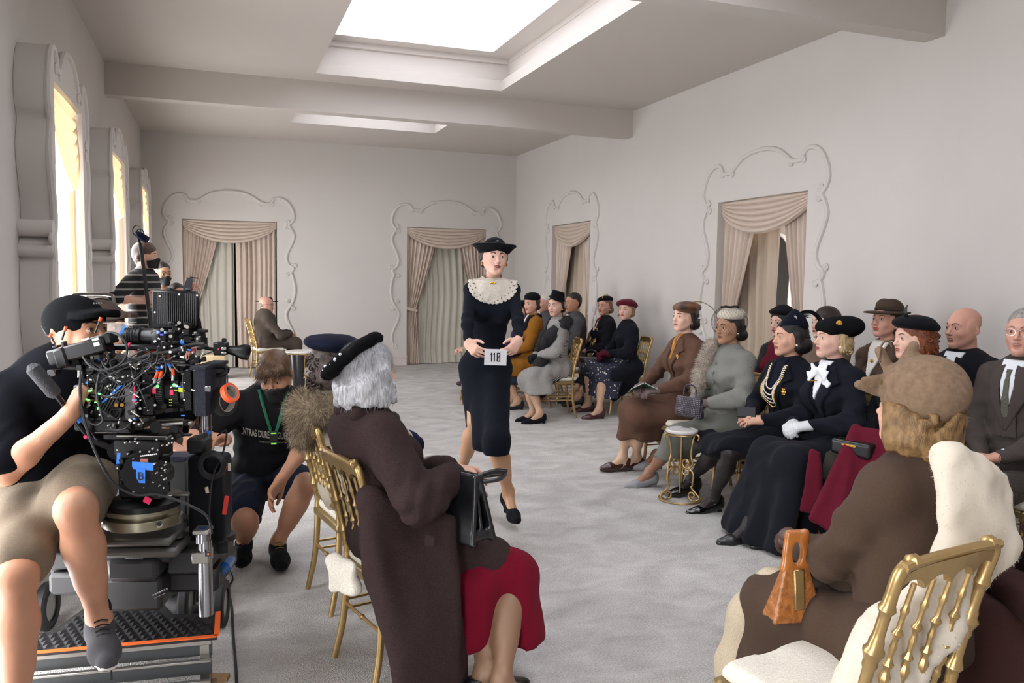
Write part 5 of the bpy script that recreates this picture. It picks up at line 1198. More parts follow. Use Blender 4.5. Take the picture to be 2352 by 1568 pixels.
fH.build_body(cull=False,lips='#a06a5c',hair='#6b625c',heads=dict(full=.3,nose=1.08)); twb=mat('tweed_brown','#4b423e',rough=.95,pat=tweedpat(130,'#3f3936','#544c48'),bump=.4,bscale=300,spec=.15,dist=.002)
c=suit(fH,twb,shirtm,mat('tie_pattern','#4a4a3c',rough=.6,noise=.4,nscale=120),twb); trousers(fH,twb)
for e in(-1,1): s=Sdf().cap(fH.wr[e]-unit(fH.wr[e]-fH.el[e])*.02,fH.wr[e]+unit(fH.wr[e]-fH.el[e])*.004,.037,.036,.01); fH.gar('cuff',s,shirtm,wr=0,h=.006)
def short_hair(f,col,c2=None,vol=.006,front=.02,low=-.02,seed=3,amp=.004,back=0.):
    h=Sdf(); m=f.m; q=lambda *a:np.array(a)*m; h.ell(q(0,-.020,.046),q(.0745,.095,.081)+vol,.02)
    for e in(-1,1): h.cap(q(e*.072,-.03,.02),q(e*.068,-.055,low),.012+vol*.5,.010+vol*.5,.02)
    h.cap(q(0,-.085,.0),q(0,-.070,low-.03),.03+vol,.022+vol,.03); h.ell(q(0,.112,-.030+front),q(.066,.085,.090),.008,mode='s'); h.post.append(strandpost(amp,90,seed,.5)); return f.hgar('hair',h,hairm(col,c2),wr=0)
short_hair(fH,'#6d6864','#a09b96')
def specs(f,m,r=.020,rim=.0014,lens=True):
    mb=MB(); Y=.098
    for e in(-1,1):
        P=[(e*.0315+r*1.15*math.cos(a),Y-.012*abs(math.cos(a))*(1 if math.cos(a)*e>0 else 0),.001+r*.92*math.sin(a)) for a in np.linspace(0,2*PI,20,endpoint=False)]
        mb.tube([f.Rh@(np.array(p_)*f.m)+f.H for p_ in P],rim,5,closed=True); mb.tube([f.Rh@(np.array(p_)*f.m)+f.H for p_ in((e*.053,Y-.012,.006),(e*.079,.04,.008),(e*.083,-.015,.005),(e*.08,-.03,-.01))],rim,5)
    mb.tube([f.Rh@(np.array(p_)*f.m)+f.H for p_ in((-.010,Y,.006),(0,Y+.004,.010),(.010,Y,.006))],rim,5); mb.obj('glasses',m,f.root)
specs(fH,mat('wire_silver','#a8a8a8',rough=.2,metal=1))
fI=sit('dark-haired woman in a burgundy coat and black hat, half hidden behind the feathered hat',1795,742,4.45,92,head=(10,0,0),sk='pale'); fI.px*=1.6; lap(fI); feet(fI); fI.build_body(legfine=False,hair='#14100f'); c=fI.torso(.030); fI.arms(c,.022,upto=.95); fI.gar('coat',c,burg); fI.gar('skirt',skirt(fI,.28,.03),burg)
h=hair_sdf(1,.016,low=-.05); h.post.append(curlpost(.010,60,7)); fI.hgar('hair',h,hairm('#141112'),wr=0); s=Sdf().ell((0,-.01,.105),(.10,.115,.035),.02,R=rotx(.1)).ell((0,-.02,.13),(.06,.07,.04),.03); fI.hgar('hat',s,felt_k,wr=.002)
s=Sdf().chain([(.06,-.03,fI.N[2]+.03),(.13,.06,fI.N[2]-.06),(.12,.14,fI.N[2]-.20)],[.05,.05,.04],.03); s.chain([(-.06,-.03,fI.N[2]+.03),(-.13,.06,fI.N[2]-.06),(-.12,.14,fI.N[2]-.20)],[.05,.05,.04],.03); fur(fI,s,[mat('fur_black','#121215',rough=.8)],4500,.018,.0008,'fur_collar')
# a brown-coated sitter glimpsed between the blonde and the fedora
fI2=sit('sitter in a tan coat hidden behind the blonde woman, only collar and shoulder showing',1895,742,4.45,92,head=(-10,0,0),sk='pale'); fI2.px*=1.6; lap(fI2); feet(fI2); fI2.build_body(legfine=False,hair='#14100f'); c=fI2.torso(.030); fI2.arms(c,.022,upto=.95); fI2.gar('coat',c,cloth('coat_tan','#6f5e50')); fI2.gar('skirt',skirt(fI2,.28,.03),cloth('coat_tan','#6f5e50')); h=hair_sdf(1,.010); fI2.hgar('hair',h,hairm('#2a1d17'),wr=0)
# ---- rear right group
# M
fM=sit('woman in a striped grey coat with black fox fur and tall black hat',1276,702,3.62,78,head=(50,-3,0),lean=-.0,sk='pale'); feet(fM,(1225,945,.105),(1240,950,.105),toe=(-.1,1,0))
fM.arm(1,(.06,.24,.68),pole=(1,-.6,-.3),d=(-.5,.8,-.2),n=(-.2,0,-1),curl=.6); fM.arm(-1,(-.08,.22,.69),pole=(-1,-.7,-.3),d=(.5,.8,-.2),n=(.2,0,-1),curl=.6); fM.build_body(lips='#c03a2c',hair='#2b1714',legm=stk,heel=.035)
def stripes(sc,c1,c2,ax='X',dist=1.2):
    def f(nt,tc,b,out):
        N=nt.nodes;L=nt.links; x=N.new('ShaderNodeTexWave');x.bands_direction=ax;x.inputs['Scale'].default_value=sc;x.inputs['Distortion'].default_value=dist;x.inputs['Detail'].default_value=1;L.new(tc.outputs['Object'],x.inputs['Vector'])
        r=N.new('ShaderNodeValToRGB');L.new(x.outputs['Fac'],r.inputs[0]);r.color_ramp.elements[0].color=(*lin(c1),1);r.color_ramp.elements[1].color=(*lin(c2),1);r.color_ramp.elements[0].position=.45;r.color_ramp.elements[1].position=.55;L.new(r.outputs[0],b.inputs['Base Color'])
    return f
strm=mat('coat_stripe','#999999',rough=.9,pat=stripes(58,'#2a2a2f','#bdbab5','DIAGONAL',.35),bump=.3,bscale=300); c=fM.torso(.030); fM.arms(c,.032,upto=.92,puff=.018); fM.gar('coat',c,strm); fM.gar('coat_skirt',skirt(fM,.30,.040,w=1.15),strm,wr=.006)
fM.shell('coat_band',c,.008,[(fM.N[0]+.02,fM.N[2]+.04),(fM.N[0]+.07,fM.N[2]+.02),(fM.N[0]-.01,fM.N[2]-.34),(fM.N[0]-.05,fM.N[2]-.34)],blk); collar_ring(fM,strm,.062,.05,.012,open_=.3)
fk=[mat('fur_black','#121215',rough=.7),mat('fur_black_light','#26262b',rough=.6)]
s=Sdf().chain([(-.04,-.10,fM.N[2]+.0),(-.16,-.02,fM.N[2]-.05),(-.17,.10,fM.N[2]-.16),(-.08,.15,fM.N[2]-.27)],[.06,.075,.08,.06],.04); s.chain([(.04,-.09,fM.N[2]),(.14,.02,fM.N[2]-.04),(.14,.12,fM.N[2]-.18),(.10,.20,fM.N[2]-.34)],[.055,.06,.06,.05],.04); s.chain([(-.08,.19,.66),(-.16,.22,.60),(-.19,.22,.44),(-.19,.22,.30)],[.05,.075,.08,.075],.04); s.cap((-.04,-.10,fM.N[2]),(.04,-.10,fM.N[2]),.06,.055,.03)
fur(fM,s,fk,9000,.022,.0013,'fur_stole',seed=9); fM.glove(1,blk); fM.glove(-1,blk); pearl(fM,m=gilt,r=.010)
MB().tube([fM.wr[-1]+np.cross(unit(fM.wr[-1]-fM.el[-1]),(0,0,1))*.033*math.cos(a)+np.array([0,0,.033*math.sin(a)]) for a in np.linspace(0,2*PI,16,endpoint=False)],.007,6,closed=True).obj('bracelet',mat('bangle','#7d6a42',rough=.3,metal=.6),fM.root)
h=hair_sdf(1,.006,low=-.04); h.cap((-.05,-.07,-.045),(.05,-.07,-.045),.035,.035,.02); h.post.append(curlpost(.006,60,8)); fM.hgar('hair',h,hairm('#2a1815'),wr=0)
hat=Sdf().cap((0,-.02,.085),(.0,-.015,.150),.080,.070,.01,flat=((0,1,0),.88)); hat.ell((0,-.01,.082),(.098,.112,.010),.015,R=roty(-.15)@rotx(.08)); hh=hat.xf(fM.Rh@roty(-.18),fM.H); fM.gar('hat',hh,felt_k,h=.006,wr=0,clip=lambda X,Y,Z:(Z-(fM.H[2]+.175+.25*(Y-fM.H[1])))+0*X)
for e in(-1,1): fM.shoe(e,cloth('suede_black','#16161a'))
# L
fL=sit('woman in a mustard coat with a black curly collar and black knitted turban',1221,697,3.60,78,head=(38,-3,0),sk='fair',m=.98); feet(fL,(1180,915,.105),(1190,920,.105)); lap(fL); fL.build_body(lips='#b32633',hair='#2b1a14',legm=stk,heel=.04)
must=cloth('wool_mustard','#8a5a1e'); c=fL.torso(.030); fL.arms(c,.026,upto=.93,puff=.01); fL.gar('coat',c,must); fL.gar('coat_skirt',skirt(fL,.40,.034),must); fL.gar('skirt',skirt(fL,.31,.022),cloth('skirt_slate','#2b2f3c')); fL.gar('belt',fL.torso(.034),blk,wr=0,clip=lambda X,Y,Z:np.maximum(Z-(fL.P[2]+.20),(fL.P[2]+.165)-Z)+0*X+0*Y)
vfill(fL,c,shirtm,.20,.04); s=Sdf().chain([(.05,-.06,fL.N[2]+.02),(.085,.05,fL.N[2]-.01),(.08,.12,fL.N[2]-.13),(.02,.15,fL.N[2]-.32)],[.035,.04,.04,.03],.03).chain([(-.05,-.06,fL.N[2]+.02),(-.085,.05,fL.N[2]-.01),(-.08,.12,fL.N[2]-.13),(-.0,.15,fL.N[2]-.32)],[.035,.04,.04,.03],.03)
s.post.append(curlpost(.006,120,3)); fL.gar('astrakhan_collar',s,blk,wr=0,h=.006); s=Sdf().ell((0,.27,.68),(.12,.085,.07),.03); s.post.append(curlpost(.007,110,4)); fL.gar('muff',s,blk,wr=0,h=.007)
h=hair_sdf(1,.004,low=-.045); h.post.append(curlpost(.006,60,8)); fL.hgar('hair',h,hairm('#3a241c'),wr=0); hat=Sdf().ell((0,-.015,.095),(.090,.105,.062),.02); hat.post.append(curlpost(.006,95,5)); fL.hgar('turban',hat,felt_k,wr=0,clip=lambda X,Y,Z:(fL.H[2]+.045)-Z+0*X+0*Y); 
for e in(-1,1): fL.shoe(e,leatherk)
# N, O men behind; P, Q women
fN=sit('dark-haired man in a grey suit behind the tall black hat',1316,697,4.25,80,head=(20,0,0),sex='m',sk='tan'); fN.px*=1.6; lap(fN); feet(fN); fN.build_body(legfine=False,lips='#9a6050',hair='#1c1613'); gs=cloth('suit_grey','#4c4a4c'); suit(fN,gs,shirtm,None); trousers(fN,gs); short_hair(fN,'#1b1614')
fO=sit('white-haired man in a grey suit behind the mustard coat',1253,698,4.25,80,head=(10,0,0),sex='m',sk='rosy'); fO.px*=1.6; lap(fO); feet(fO); fO.build_body(legfine=False,lips='#a06a5c',hair='#8a8580'); suit(fO,gs,shirtm,None); trousers(fO,gs); short_hair(fO,'#b5aea6','#d8d2ca')
fPu=sit('sitter in a purple coat mostly hidden behind the model\'s sleeve',1200,712,3.75,78,head=(20,0,0),m=.97); fPu.px*=1.6; lap(fPu); feet(fPu); fPu.build_body(legfine=False); c=fPu.torso(.03); fPu.arms(c,.024); fPu.gar('coat',c,cloth('wool_purple','#3a2a4e')); fPu.gar('skirt',skirt(fPu,.3),cloth('wool_purple','#3a2a4e')); fPu.hgar('hair',hair_sdf(1,.01),hairm('#2a1d17'),wr=0); fPu.hgar('hat',Sdf().ell((0,-.015,.10),(.09,.10,.05),.02),felt_k,wr=0)
fP=sit('woman in a black coat with a gold brooch and black cap trimmed with gold cord',1388,703,4.60,80,head=(42,0,0),sk='rosy'); feet(fP,(1296,925,.10),(1310,930,.10)); lap(fP,z=.67); fP.build_body(lips='#9a2a2e',hair='#5f4432',legm=stk,heel=.035)
c=fP.torso(.030); fP.arms(c,.024,upto=.95,puff=.008); fP.gar('coat',c,blk); fP.gar('coat_skirt',skirt(fP,.30,.034,w=1.2),blk); lapels(fP,c,blk,.28,.08); vfill(fP,c,cloth('blouse_red','#8c1f2b'),.16,.05); necklace(fP,c,[(.045,.10,.0),(.05,.13,.0)],pearlm,br=.005); brooch(fP,c,-.10,fP.N[2]-.11,gilt,.018)
h=hair_sdf(1,.008,low=-.045); h.cap((-.06,-.05,-.045),(.06,-.05,-.045),.04,.04,.03); h.post.append(curlpost(.007,55,8)); fP.hgar('hair',h,hairm('#5d4330','#86654a'),wr=0)
hat=Sdf().ell((.01,-.03,.095),(.092,.112,.050),.02,R=roty(.22)); fP.hgar('cap',hat,felt_k,wr=0); mb=MB(); mb.tube([fP.Rh@np.array([-.02+.01*math.sin(t_),-.03+.108*math.cos(t_),.098+.052*math.sin(t_)])+fP.H for t_ in np.linspace(.1,1.9,12)],.004,5); mb.obj('cord',gilt,fP.root); pearl(fP,r=.007)
for e in(-1,1): fP.shoe(e,leatherk)
fQ=sit('woman in a black coat, spotted dress, burgundy beret and burgundy gloves',1437,712,4.55,82,head=(48,2,0),sk='pale'); feet(fQ,(1352,925,.105),(1376,940,.105)); fQ.arm(1,(.07,.27,.69),pole=(1,-.6,-.3),d=(-.6,.7,-.2),n=(0,0,-1),curl=.5); fQ.arm(-1,(-.08,.25,.70),pole=(-1,-.7,-.3),d=(.6,.7,-.2),n=(0,0,-1),curl=.5)
fQ.build_body(lips='#a02a30',hair='#7a5b3e',legm=stk,heel=.035); c=fQ.torso(.030); fQ.arms(c,.024,upto=.95,puff=.008); fQ.gar('coat',c,navy); collar_ring(fQ,navy,.064,.05,.012,open_=.3)
def dots(nt,tc,b,out):
    N=nt.nodes;L=nt.links; v=N.new('ShaderNodeTexVoronoi');v.inputs['Scale'].default_value=26;L.new(tc.outputs['Object'],v.inputs['Vector']); r=N.new('ShaderNodeValToRGB');L.new(v.outputs['Distance'],r.inputs[0]);r.color_ramp.elements[0].color=(*lin('#d8cfc8'),1);r.color_ramp.elements[1].color=(*lin('#1d2136'),1);r.color_ramp.elements[0].position=.20;r.color_ramp.elements[1].position=.26;L.new(r.outputs[0],b.inputs['Base Color'])
fQ.gar('dress_skirt',skirt(fQ,.21,.028,w=1.1),mat('spotted_crepe','#1d2136',rough=.7,pat=dots),wr=.005)
s=Sdf()
for e in(-1,1): s.cap(fQ.Hp[e]+np.array([e*.03,-.04,0]),fQ.kn[e]+np.array([e*.05,-.14,.02]),.13,.08,.05); s.quad(fQ.kn[e]+np.array([e*.06,-.12,.0]),(e*.16,.24,.10),(e*.19,-.05,.36),fQ.Hp[e]+np.array([e*.09,-.05,0]),.022,.05)
fQ.gar('coat_skirt',s,navy,wr=.006)
locks(fQ,mat('hair_fair_curl','#8d6f4c',rough=.4),46,.092,.09,-.07,.02,PI*.9,PI*2.1,seed=8,r=.012,tr=.0045); locks(fE,mat('hair_red_curl','#6b3419',rough=.4,spec=.4),70,.096,.11,-.08,.05,PI*.92,PI*2.08,seed=9,r=.013,tr=.0045)
rg=[mat('fur_burgundy','#4e1422',rough=.8)]
for e in(-1,1):
    fQ.glove(e,cloth('glove_burgundy','#561628')); a_=fQ.wr[e]; d_=unit(fQ.wr[e]-fQ.el[e]); s=Sdf().ell(a_-d_*.01,(.042,.042,.040),.02); fur(fQ,s,rg,1600,.014,.0009,'fur_cuff')
h=hair_sdf(1,.010,low=-.04); h.ell((0,-.06,-.02),(.09,.06,.06),.03); h.post.append(curlpost(.009,62,10)); fQ.hgar('hair',h,hairm('#6f5238','#a78a66'),wr=0)
hat=Sdf(); P=[(.100*math.cos(a),-.035+.112*math.sin(a),.083+.020*math.sin(a)) for a in np.linspace(0,2*PI,17)]; hat.chain(P,[.020]*17,.02); hat.ell((0,-.035,.108),(.098,.110,.040),.02); fQ.hgar('beret',hat,cloth('felt_burgundy','#5a1526',sheen=.4),wr=0); 
for e in(-1,1): fQ.shoe(e,mat('shoe_wine','#3f141b',rough=.35,coat=.2))
handbag('dark wine leather handbag hanging from the hands of the burgundy-gloved woman',tuple(fQ.o+fQ.R@np.array([.13,.40,.43])),math.radians(82+65),.26,.19,.07,mat('leather_wine','#2c171d',rough=.3,coat=.3),.10,hm=mat('leather_wine','#2c171d'))
# a sitter hidden behind the model: crossed shins and floral lap
fS=sit('woman in a floral blouse and rust skirt almost hidden behind the model',1100,720,3.05,76,head=(20,0,0),m=.98); fS.px*=1.6; 
H_=at(1110,705,Y=9.7); fS.root.location=(H_[0],H_[1],0); fS.o=np.array([H_[0],H_[1],0.]); fS.leg(1,fS.L(at(1078,868,Z=.19)),pole=(0,1,.6),toe=(0,1,-.1)); fS.leg(-1,fS.L(at(1095,885,Z=.11)),pole=(0,1,.6)); lap(fS); fS.build_body(legm=stkl,heel=.04)
c=fS.torso(.02); fS.arms(c,.018,upto=.8); fS.gar('blouse',c,mat('floral','#b89a72',rough=.8,col2='#4f6e5c',nscale=16)); fS.gar('skirt',skirt(fS,.44,.026),cloth('skirt_rust','#6b4038')); fS.hgar('hair',hair_sdf(1,.01),hairm('#2a1d17'),wr=0)
for e in(-1,1): fS.shoe(e,mat('shoe_plum','#2a1019',rough=.3))
# ---------------------------------------------------------------- the model on the carpet
q=at(1128,1160,Z=0); fX=Fig('tall model walking in a fitted black dress with white lace collar and wide hat',(q[0]-.02,q[1]+.10),math.radians(180-17),'f',1.02,sk='pale'); fX.sw*=.93; fX.legtop=.30
f=fX; dX=float((f.o-CO)@CF); E_=f.L(at(1139,591,D=5.28)); f.P=np.array([0.0,0.02,.93]); f.N=np.array([E_[0]*.8,.015,E_[2]-.162]); f.tw=0; f._head((math.radians(12),math.radians(3),math.radians(-2)),.160,off=(E_[0],.03,E_[2]))
f.arm(1,f.L(at(1073,804,D=5.16)),pole=(1,-.75,-.25),d=f.D(at(1106,838,D=5.06)-at(1073,804,D=5.16)),n=(-.4,-1,.1),curl=.35,thumb=.0,spread=.25)
f.arm(-1,f.L(at(1194,796,D=5.16)),pole=(-1,-.75,-.25),d=f.D(at(1166,836,D=5.06)-at(1194,796,D=5.16)),n=(.5,-1,.1),curl=.45,thumb=.1,spread=.2)
f.leg(-1,f.L(at(1168,1138,D=5.24)),pole=(-.1,1,.2),toe=f.D([-.02,-1,0]),l=(.44,.42)); f.leg(1,f.L(at(1060,1078,D=5.86)),pole=(.05,1,.1),toe=f.D([-.20,-.95,-.45]),l=(.44,.42)); f.kn[-1]=f.L(at(1141,1015,D=5.10)); f.kn[1]=f.L(at(1094,968,D=5.50))
f.build_body(lips='#6e1220',hair='#2a1c17',legm=mat('stocking_warm','#b58a68',rough=.42),heel=.060,face=dict(brow_th=1.2))
crepe=cloth('crepe_midnight','#14171f',noise=.12,sheen=.05); c=f.torso(.008,waist=.88); c.ell(f.P+np.array([0,.0,-.03]),np.array([.136,.115,.13]),.06)
for e in(-1,1): c.cap(f.S[e]-np.array([e*.02,0,0]),f.S[e]+np.array([e*.004,0,.012]),.05,.046,.03)
f.arms(c,.003,upto=.96)
hf=f.kn[-1]; hb=f.kn[1]; hem=.47
c.cap(f.P+np.array([0,0,-.05]),np.array([(hf[0]+hb[0])*.5,(hf[1]*.7+hb[1]*.3),.50]),.118,.090,.06,flat=((0,1,0),1.15)); c.cap(hf+np.array([0,0,.0]),hf*np.array([1,1,0])+np.array([0,.0,hem]),.080,.078,.05); c.cap(f.Hp[-1]*np.array([.85,1,1]),hf,.094,.078,.05); c.cap(f.Hp[1]*np.array([.85,1,1]),hb*.66+f.Hp[1]*.34,.098,.076,.05)
bk=f.L(at(1079,1000,D=5.72)); c.tri(f.Hp[1]+np.array([.06,-.02,-.15]),bk,hb*.5+hf*.5+np.array([.02,-.02,.05]),.016,.03)
c.post.append(lambda F,X,Y,Z:np.maximum(F,hem-Z+.0*X)); 
c.post.append(lambda F,X,Y,Z:F+.0028*np.sin(70*Z+16*X+2*np.sin(9*X))*np.exp(-((Z-1.17)/.13)**2)+.003*np.sin(60*Z-22*X)*np.exp(-((Z-.86)/.06)**2))
f.gar('dress',c,crepe,h=.0055,wr=.002)
s=Sdf(); s.quad(bk,f.L(at(1080,900,D=5.60)),f.L(at(1105,900,D=5.60)),f.L(at(1112,960,D=5.72)),.010,.02); f.gar('back_panel',s,crepe,wr=.001)
lace=mat('lace_ivory','#cdc5b8',rough=.95,noise=.12,nscale=150,bump=1,bscale=170,dist=.006)
b2=c.copy(); b2.post=[]; cx,cz=f.N[0],f.N[2]-.03
def lacefn(F,X,Y,Z): return F
def lace_shape(X,Z):
    a=np.arctan2(Z-cz-.02,X-cx); r=np.sqrt((X-cx)**2+((Z-cz-.02)*1.25)**2); return r-(.165+.007*np.abs(np.sin(a*15)))
lo,hi=b2.bounds(.03); lo=lo.copy();hi=hi.copy(); lo[2]=cz-.20; hi[2]=cz+.13; lo[0]=cx-.2;hi[0]=cx+.2
f.neck(b2,.004); h_=.0050; F_=b2.field(lo,hi,h_); n=F_.shape; X=(lo[0]+h_*np.arange(n[0]))[:,None,None];Y=(lo[1]+h_*np.arange(n[1]))[None,:,None];Z=(lo[2]+h_*np.arange(n[2]))[None,None,:]
ped=.008+.004*np.abs(np.sin(55*X)*np.sin(55*Z))+.009*(np.exp(-((np.sqrt((X-cx-.055)**2+(Z-cz+.05)**2)-.028)/.020)**2)+np.exp(-((np.sqrt((X-cx+.055)**2+(Z-cz+.05)**2)-.028)/.020)**2))+.010*np.exp(-((Z-cz-.042)/.012)**2)
G=np.maximum(F_-ped,-(F_+.004)); G=np.maximum(G,lace_shape(X,Z)+0*Y); ho=np.sin(150*X+40*Z)*np.sin(150*Z-40*X); G=np.maximum(G,np.where((ho>.80)&(lace_shape(X,Z)+0*Y>-.05),.004,-1)).astype(np.float32); rn=np.sqrt((X-cx)**2+(Y-f.N[1]-.005)**2+0*Z); G=np.maximum(G,np.where(rn<.066,Z-(f.N[2]+.030),Z-(f.N[2]+.06))).astype(np.float32)
V_,Q_=surfnet(G,lo,h_); meshobj('lace_collar',V_,Q_,lace,f.root)
p=on_front(f,b2,cx,f.N[2]-.004,.014); mb=MB()
for dx in(-.012,.004,.014): mb.lathe([(.001,-.005),(.007,-.002),(.007,.003),(.001,.006)],8,p+np.array([dx,0,0]),(0,1,0))
mb.obj('bow_pin',gilt,f.root)
h=Sdf().ell((0,-.024,.030),(.079,.096,.070),.02)
for e in(-1,1): h.cap((e*.072,.01,.05),(e*.076,-.03,.0),.018,.022,.02); h.cap((e*.076,-.03,.0),(e*.05,-.09,-.03),.02,.03,.02)
h.cap((-.05,-.095,-.02),(.05,-.095,-.02),.028,.028,.02); h.ell((0,.118,-.030),(.064,.088,.100),.010,mode='s')
h.post.append(curlpost(.005,85,11)); f.hgar('hair',h,hairm('#2c1d17'),wr=0)
f.rawhat=True; hat=Sdf().ell((0,-.012,.078),(.078,.092,.068),.01); 
def brim(X,Y,Z):
    r=np.sqrt((X/1.04)**2+(Y+.012)**2); zz=.040+.046*np.clip((r-.098)/.040,0,1)**.85; return np.maximum(np.abs(Z-zz)*.7-.0042,np.maximum(r-.140,.07-r))*.8
hat.fnop(brim,(-.18,-.18,.03),(.18,.18,.13),.006); hat.fnop(lambda X,Y,Z:np.sqrt((np.sqrt((X/1.04)**2+(Y+.012)**2)-.140)**2+(Z-.088)**2)-.0055,(-.18,-.18,.06),(.18,.18,.15),.006)
f.hgar('hat',hat,felt_k,h=.004,wr=0); s=Sdf().ell((0,-.012,.098),(.078,.090,.016),.01); s.ell((0,.078,.104),(.020,.010,.014),.01); f.hgar('hat_band',s,mat('satin_black','#101218',rough=.35),wr=0,h=.0035)
mb=MB(); 
for e in(-1,1):
    p=f.Rh@np.array([e*.085,-.004,-.038])+f.H; mb.lathe([(.001,-.012),(.009,-.008),(.010,-.001),(.006,.002),(.009,.006),(.001,.012)],10,p)
mb.obj('earrings',mat('amber_gold','#c5812a',rough=.25,metal=.6),f.root)
suede=cloth('suede_black','#16161a'); f.shoe(-1,suede,heel=.07); f.shoe(1,suede,heel=.07)
# number card in her hands
pc=at(1138,820,D=5.09); t=thing('number_card','white card numbered 110 in the model\'s hands','sign',tuple(pc),f.root.rotation_euler[2]); Rc=rotx(0)@roty(-.02)
MB().box((0,0,0),(.069,.0016,.050),Rc).obj('card',mat('card_white','#cfcfd2',rough=.7),t,False)
mb=MB(); zf=.0024; ink=mat('ink_black','#17171a',rough=.8)
def bar(x0,z0,x1,z1): mb.box(((x0+x1)/2*-1,zf,(z0+z1)/2),(abs(x1-x0)/2,.0006,abs(z1-z0)/2))
for x in(-.024,-.006): bar(x-.004,-.028,x+.003,.028); bar(x-.010,.016,x-.003,.022)
bar(.008,-.028,.0145,.028); bar(.0235,-.028,.030,.028); bar(.008,.022,.030,.028); bar(.008,-.028,.030,-.022); mb.box((-.019,zf,0),(.0022,.0006,.024),roty(-.45)); mb.obj('numerals',ink,t,False)
def _hat_rot(f):
    n=f.D(unit(-.62*CR+.05*CF+np.array([0,0,.80]))); y=f.Rh@np.array([0,1.,0]); y=unit(y-n*(y@n)); return np.array([np.cross(y,n),y,n]).T
# ---------------------------------------------------------------- T and U, the two women seated at the left
fT=sit('grey-haired woman in a long dark brown wool coat seated in the foreground',852,858,.56,-76,head=(12,4,0),lean=-.15,sk='fair',hip=.53)
f=fT; A1=f.L(at(1105,1545,Z=.10)); f.leg(-1,A1+np.array([.02,.0,0]),pole=(0,1,.5),toe=(0,1,0)); f.leg(1,A1+np.array([.11,.02,0]),pole=(0,1,.5))
f.arm(1,f.L(at(1045,1090,D=3.12)),pole=(1,-.5,-.8),d=f.D(np.array([.9,.35,-.1])),n=(-.3,0,-1),curl=.45,thumb=.3); f.arm(-1,f.L(at(1040,1078,D=3.32)),pole=(-1,-.5,-.6),d=f.D(np.array([.9,-.1,-.05])),n=(.3,0,-1),curl=.35)
f.build_body(lips='#8e2c2c',hair='#4a423c',legm=mat('stocking_brown','#8a6a52',rough=.45),heel=.02)
cb=mat('wool_boucle','#2f2323',rough=.95,col2='#3f3130',nscale=300,detail=5,bump=1,bscale=260,spec=.12,dist=.004); c=f.torso(.040,bust=.8,waist=1.12); f.arms(c,.036,upto=.90,puff=.014); c.ell(f.N+np.array([0,-.02,-.06]),(.14,.09,.08),.05)
s=Sdf(); s.cap(f.Hp[1],f.kn[1]*.75+f.Hp[1]*.25,.15,.11,.05); s.cap(f.Hp[-1],f.kn[-1]*.75+f.Hp[-1]*.25,.15,.11,.05); s.ell(f.P+np.array([0,-.02,.02]),(.21,.17,.15),.05)
g=lambda px,py,D:f.L(at(px,py,D=D))
s.quad(g(850,1150,2.98),g(1030,1200,3.05),g(1040,1560,2.98),g(930,1600,2.86),.034,.05); s.tri(g(850,1150,2.98),g(930,1600,2.86),g(840,1250,3.02),.030,.05); s.quad(g(1010,1230,3.05),g(1038,1235,3.12),g(1045,1600,3.05),g(1000,1640,2.95),.028,.04)
s.post.append(lambda F,X,Y,Z:F+.010*np.sin(30*Y+3*Z+1.2*np.sin(7*Z))*np.clip((.55-Z)*3,0,1)); 
f.gar('coat',c,cb,wr=.010,wf=13); f.gar('coat_skirt',s,cb,wr=.006,wf=12)
s=Sdf().chain([f.N+np.array(v) for v in((.075,-.055,.035),(.088,.03,.012),(.075,.10,-.08),(.040,.14,-.20),(.02,.17,-.34))],[.026,.030,.032,.030,.022],.03).chain([f.N+np.array(v) for v in((-.075,-.055,.035),(-.088,.03,.012),(-.075,.10,-.08),(-.040,.14,-.20),(-.02,.17,-.34))],[.026,.030,.032,.030,.022],.03); s.cap(f.N+np.array([.075,-.055,.035]),f.N+np.array([-.075,-.055,.035]),.028,.028,.03); f.gar('shawl_collar',s,cb,wr=.003)
vfill(f,c,mat('scarf_white','#d6d2cb'),.20,.05,.008)
sk=Sdf(); 
for e in(-1,1): sk.cap(f.Hp[e],f.kn[e],.105,.088,.05)
for x in(-.12,0,.13):
    K=f.kn[-1]*(1-(x+.12)/.25)+f.kn[1]*((x+.12)/.25); dy=(f.an[1][1]-K[1])*.8; sk.cap(K+np.array([0,.0,-.01]),np.array([K[0]*.75+.25*(f.an[-1][0]*(1-(x+.12)/.25)+f.an[1][0]*((x+.12)/.25)),max(K[1],f.an[1][1]-.02),.17]),.090,.098,.06); sk.cap(K+np.array([0,-.16,-.03]),K+np.array([x*.1,-.18,-.32]),.07,.07,.06)
sk.ell((f.kn[1]+f.kn[-1])/2+np.array([0,.0,-.12]),(.17,.085,.15),.05)
hmz=.17; sk.post.append(lambda F,X,Y,Z:np.maximum(F,hmz-Z)); f.gar('skirt',sk,cloth('crepe_crimson','#6c1024',noise=.10),wr=.006)
MB().box(f.L(at(988,1242,D=2.93)),(.02,.004,.02),rotz(.6),bev=.004).obj('coat_button',cb,f.root)
h=Sdf().ell((0,-.020,.046),(.090,.108,.090),.02); 
for e in(-1,1): h.cap((e*.078,-.01,.01),(e*.082,-.005,-.055),.038,.036,.03)
h.cap((-.06,-.075,-.04),(.06,-.075,-.04),.055,.055,.03); h.cap((-.05,-.085,-.08),(.05,-.085,-.08),.035,.035,.03); h.ell((0,.122,-.034),(.062,.085,.098),.012,mode='s')
R0=random.Random(4)
for i in range(46):
    a=PI*(1.02+.96*R0.random()) if i%3 else (0.05 if i%2 else PI-.05); q=(.105*math.cos(a),-.03+.105*math.sin(a),-.045-.055*R0.random()); h.ell(q,(.019,.019,.016),.003)
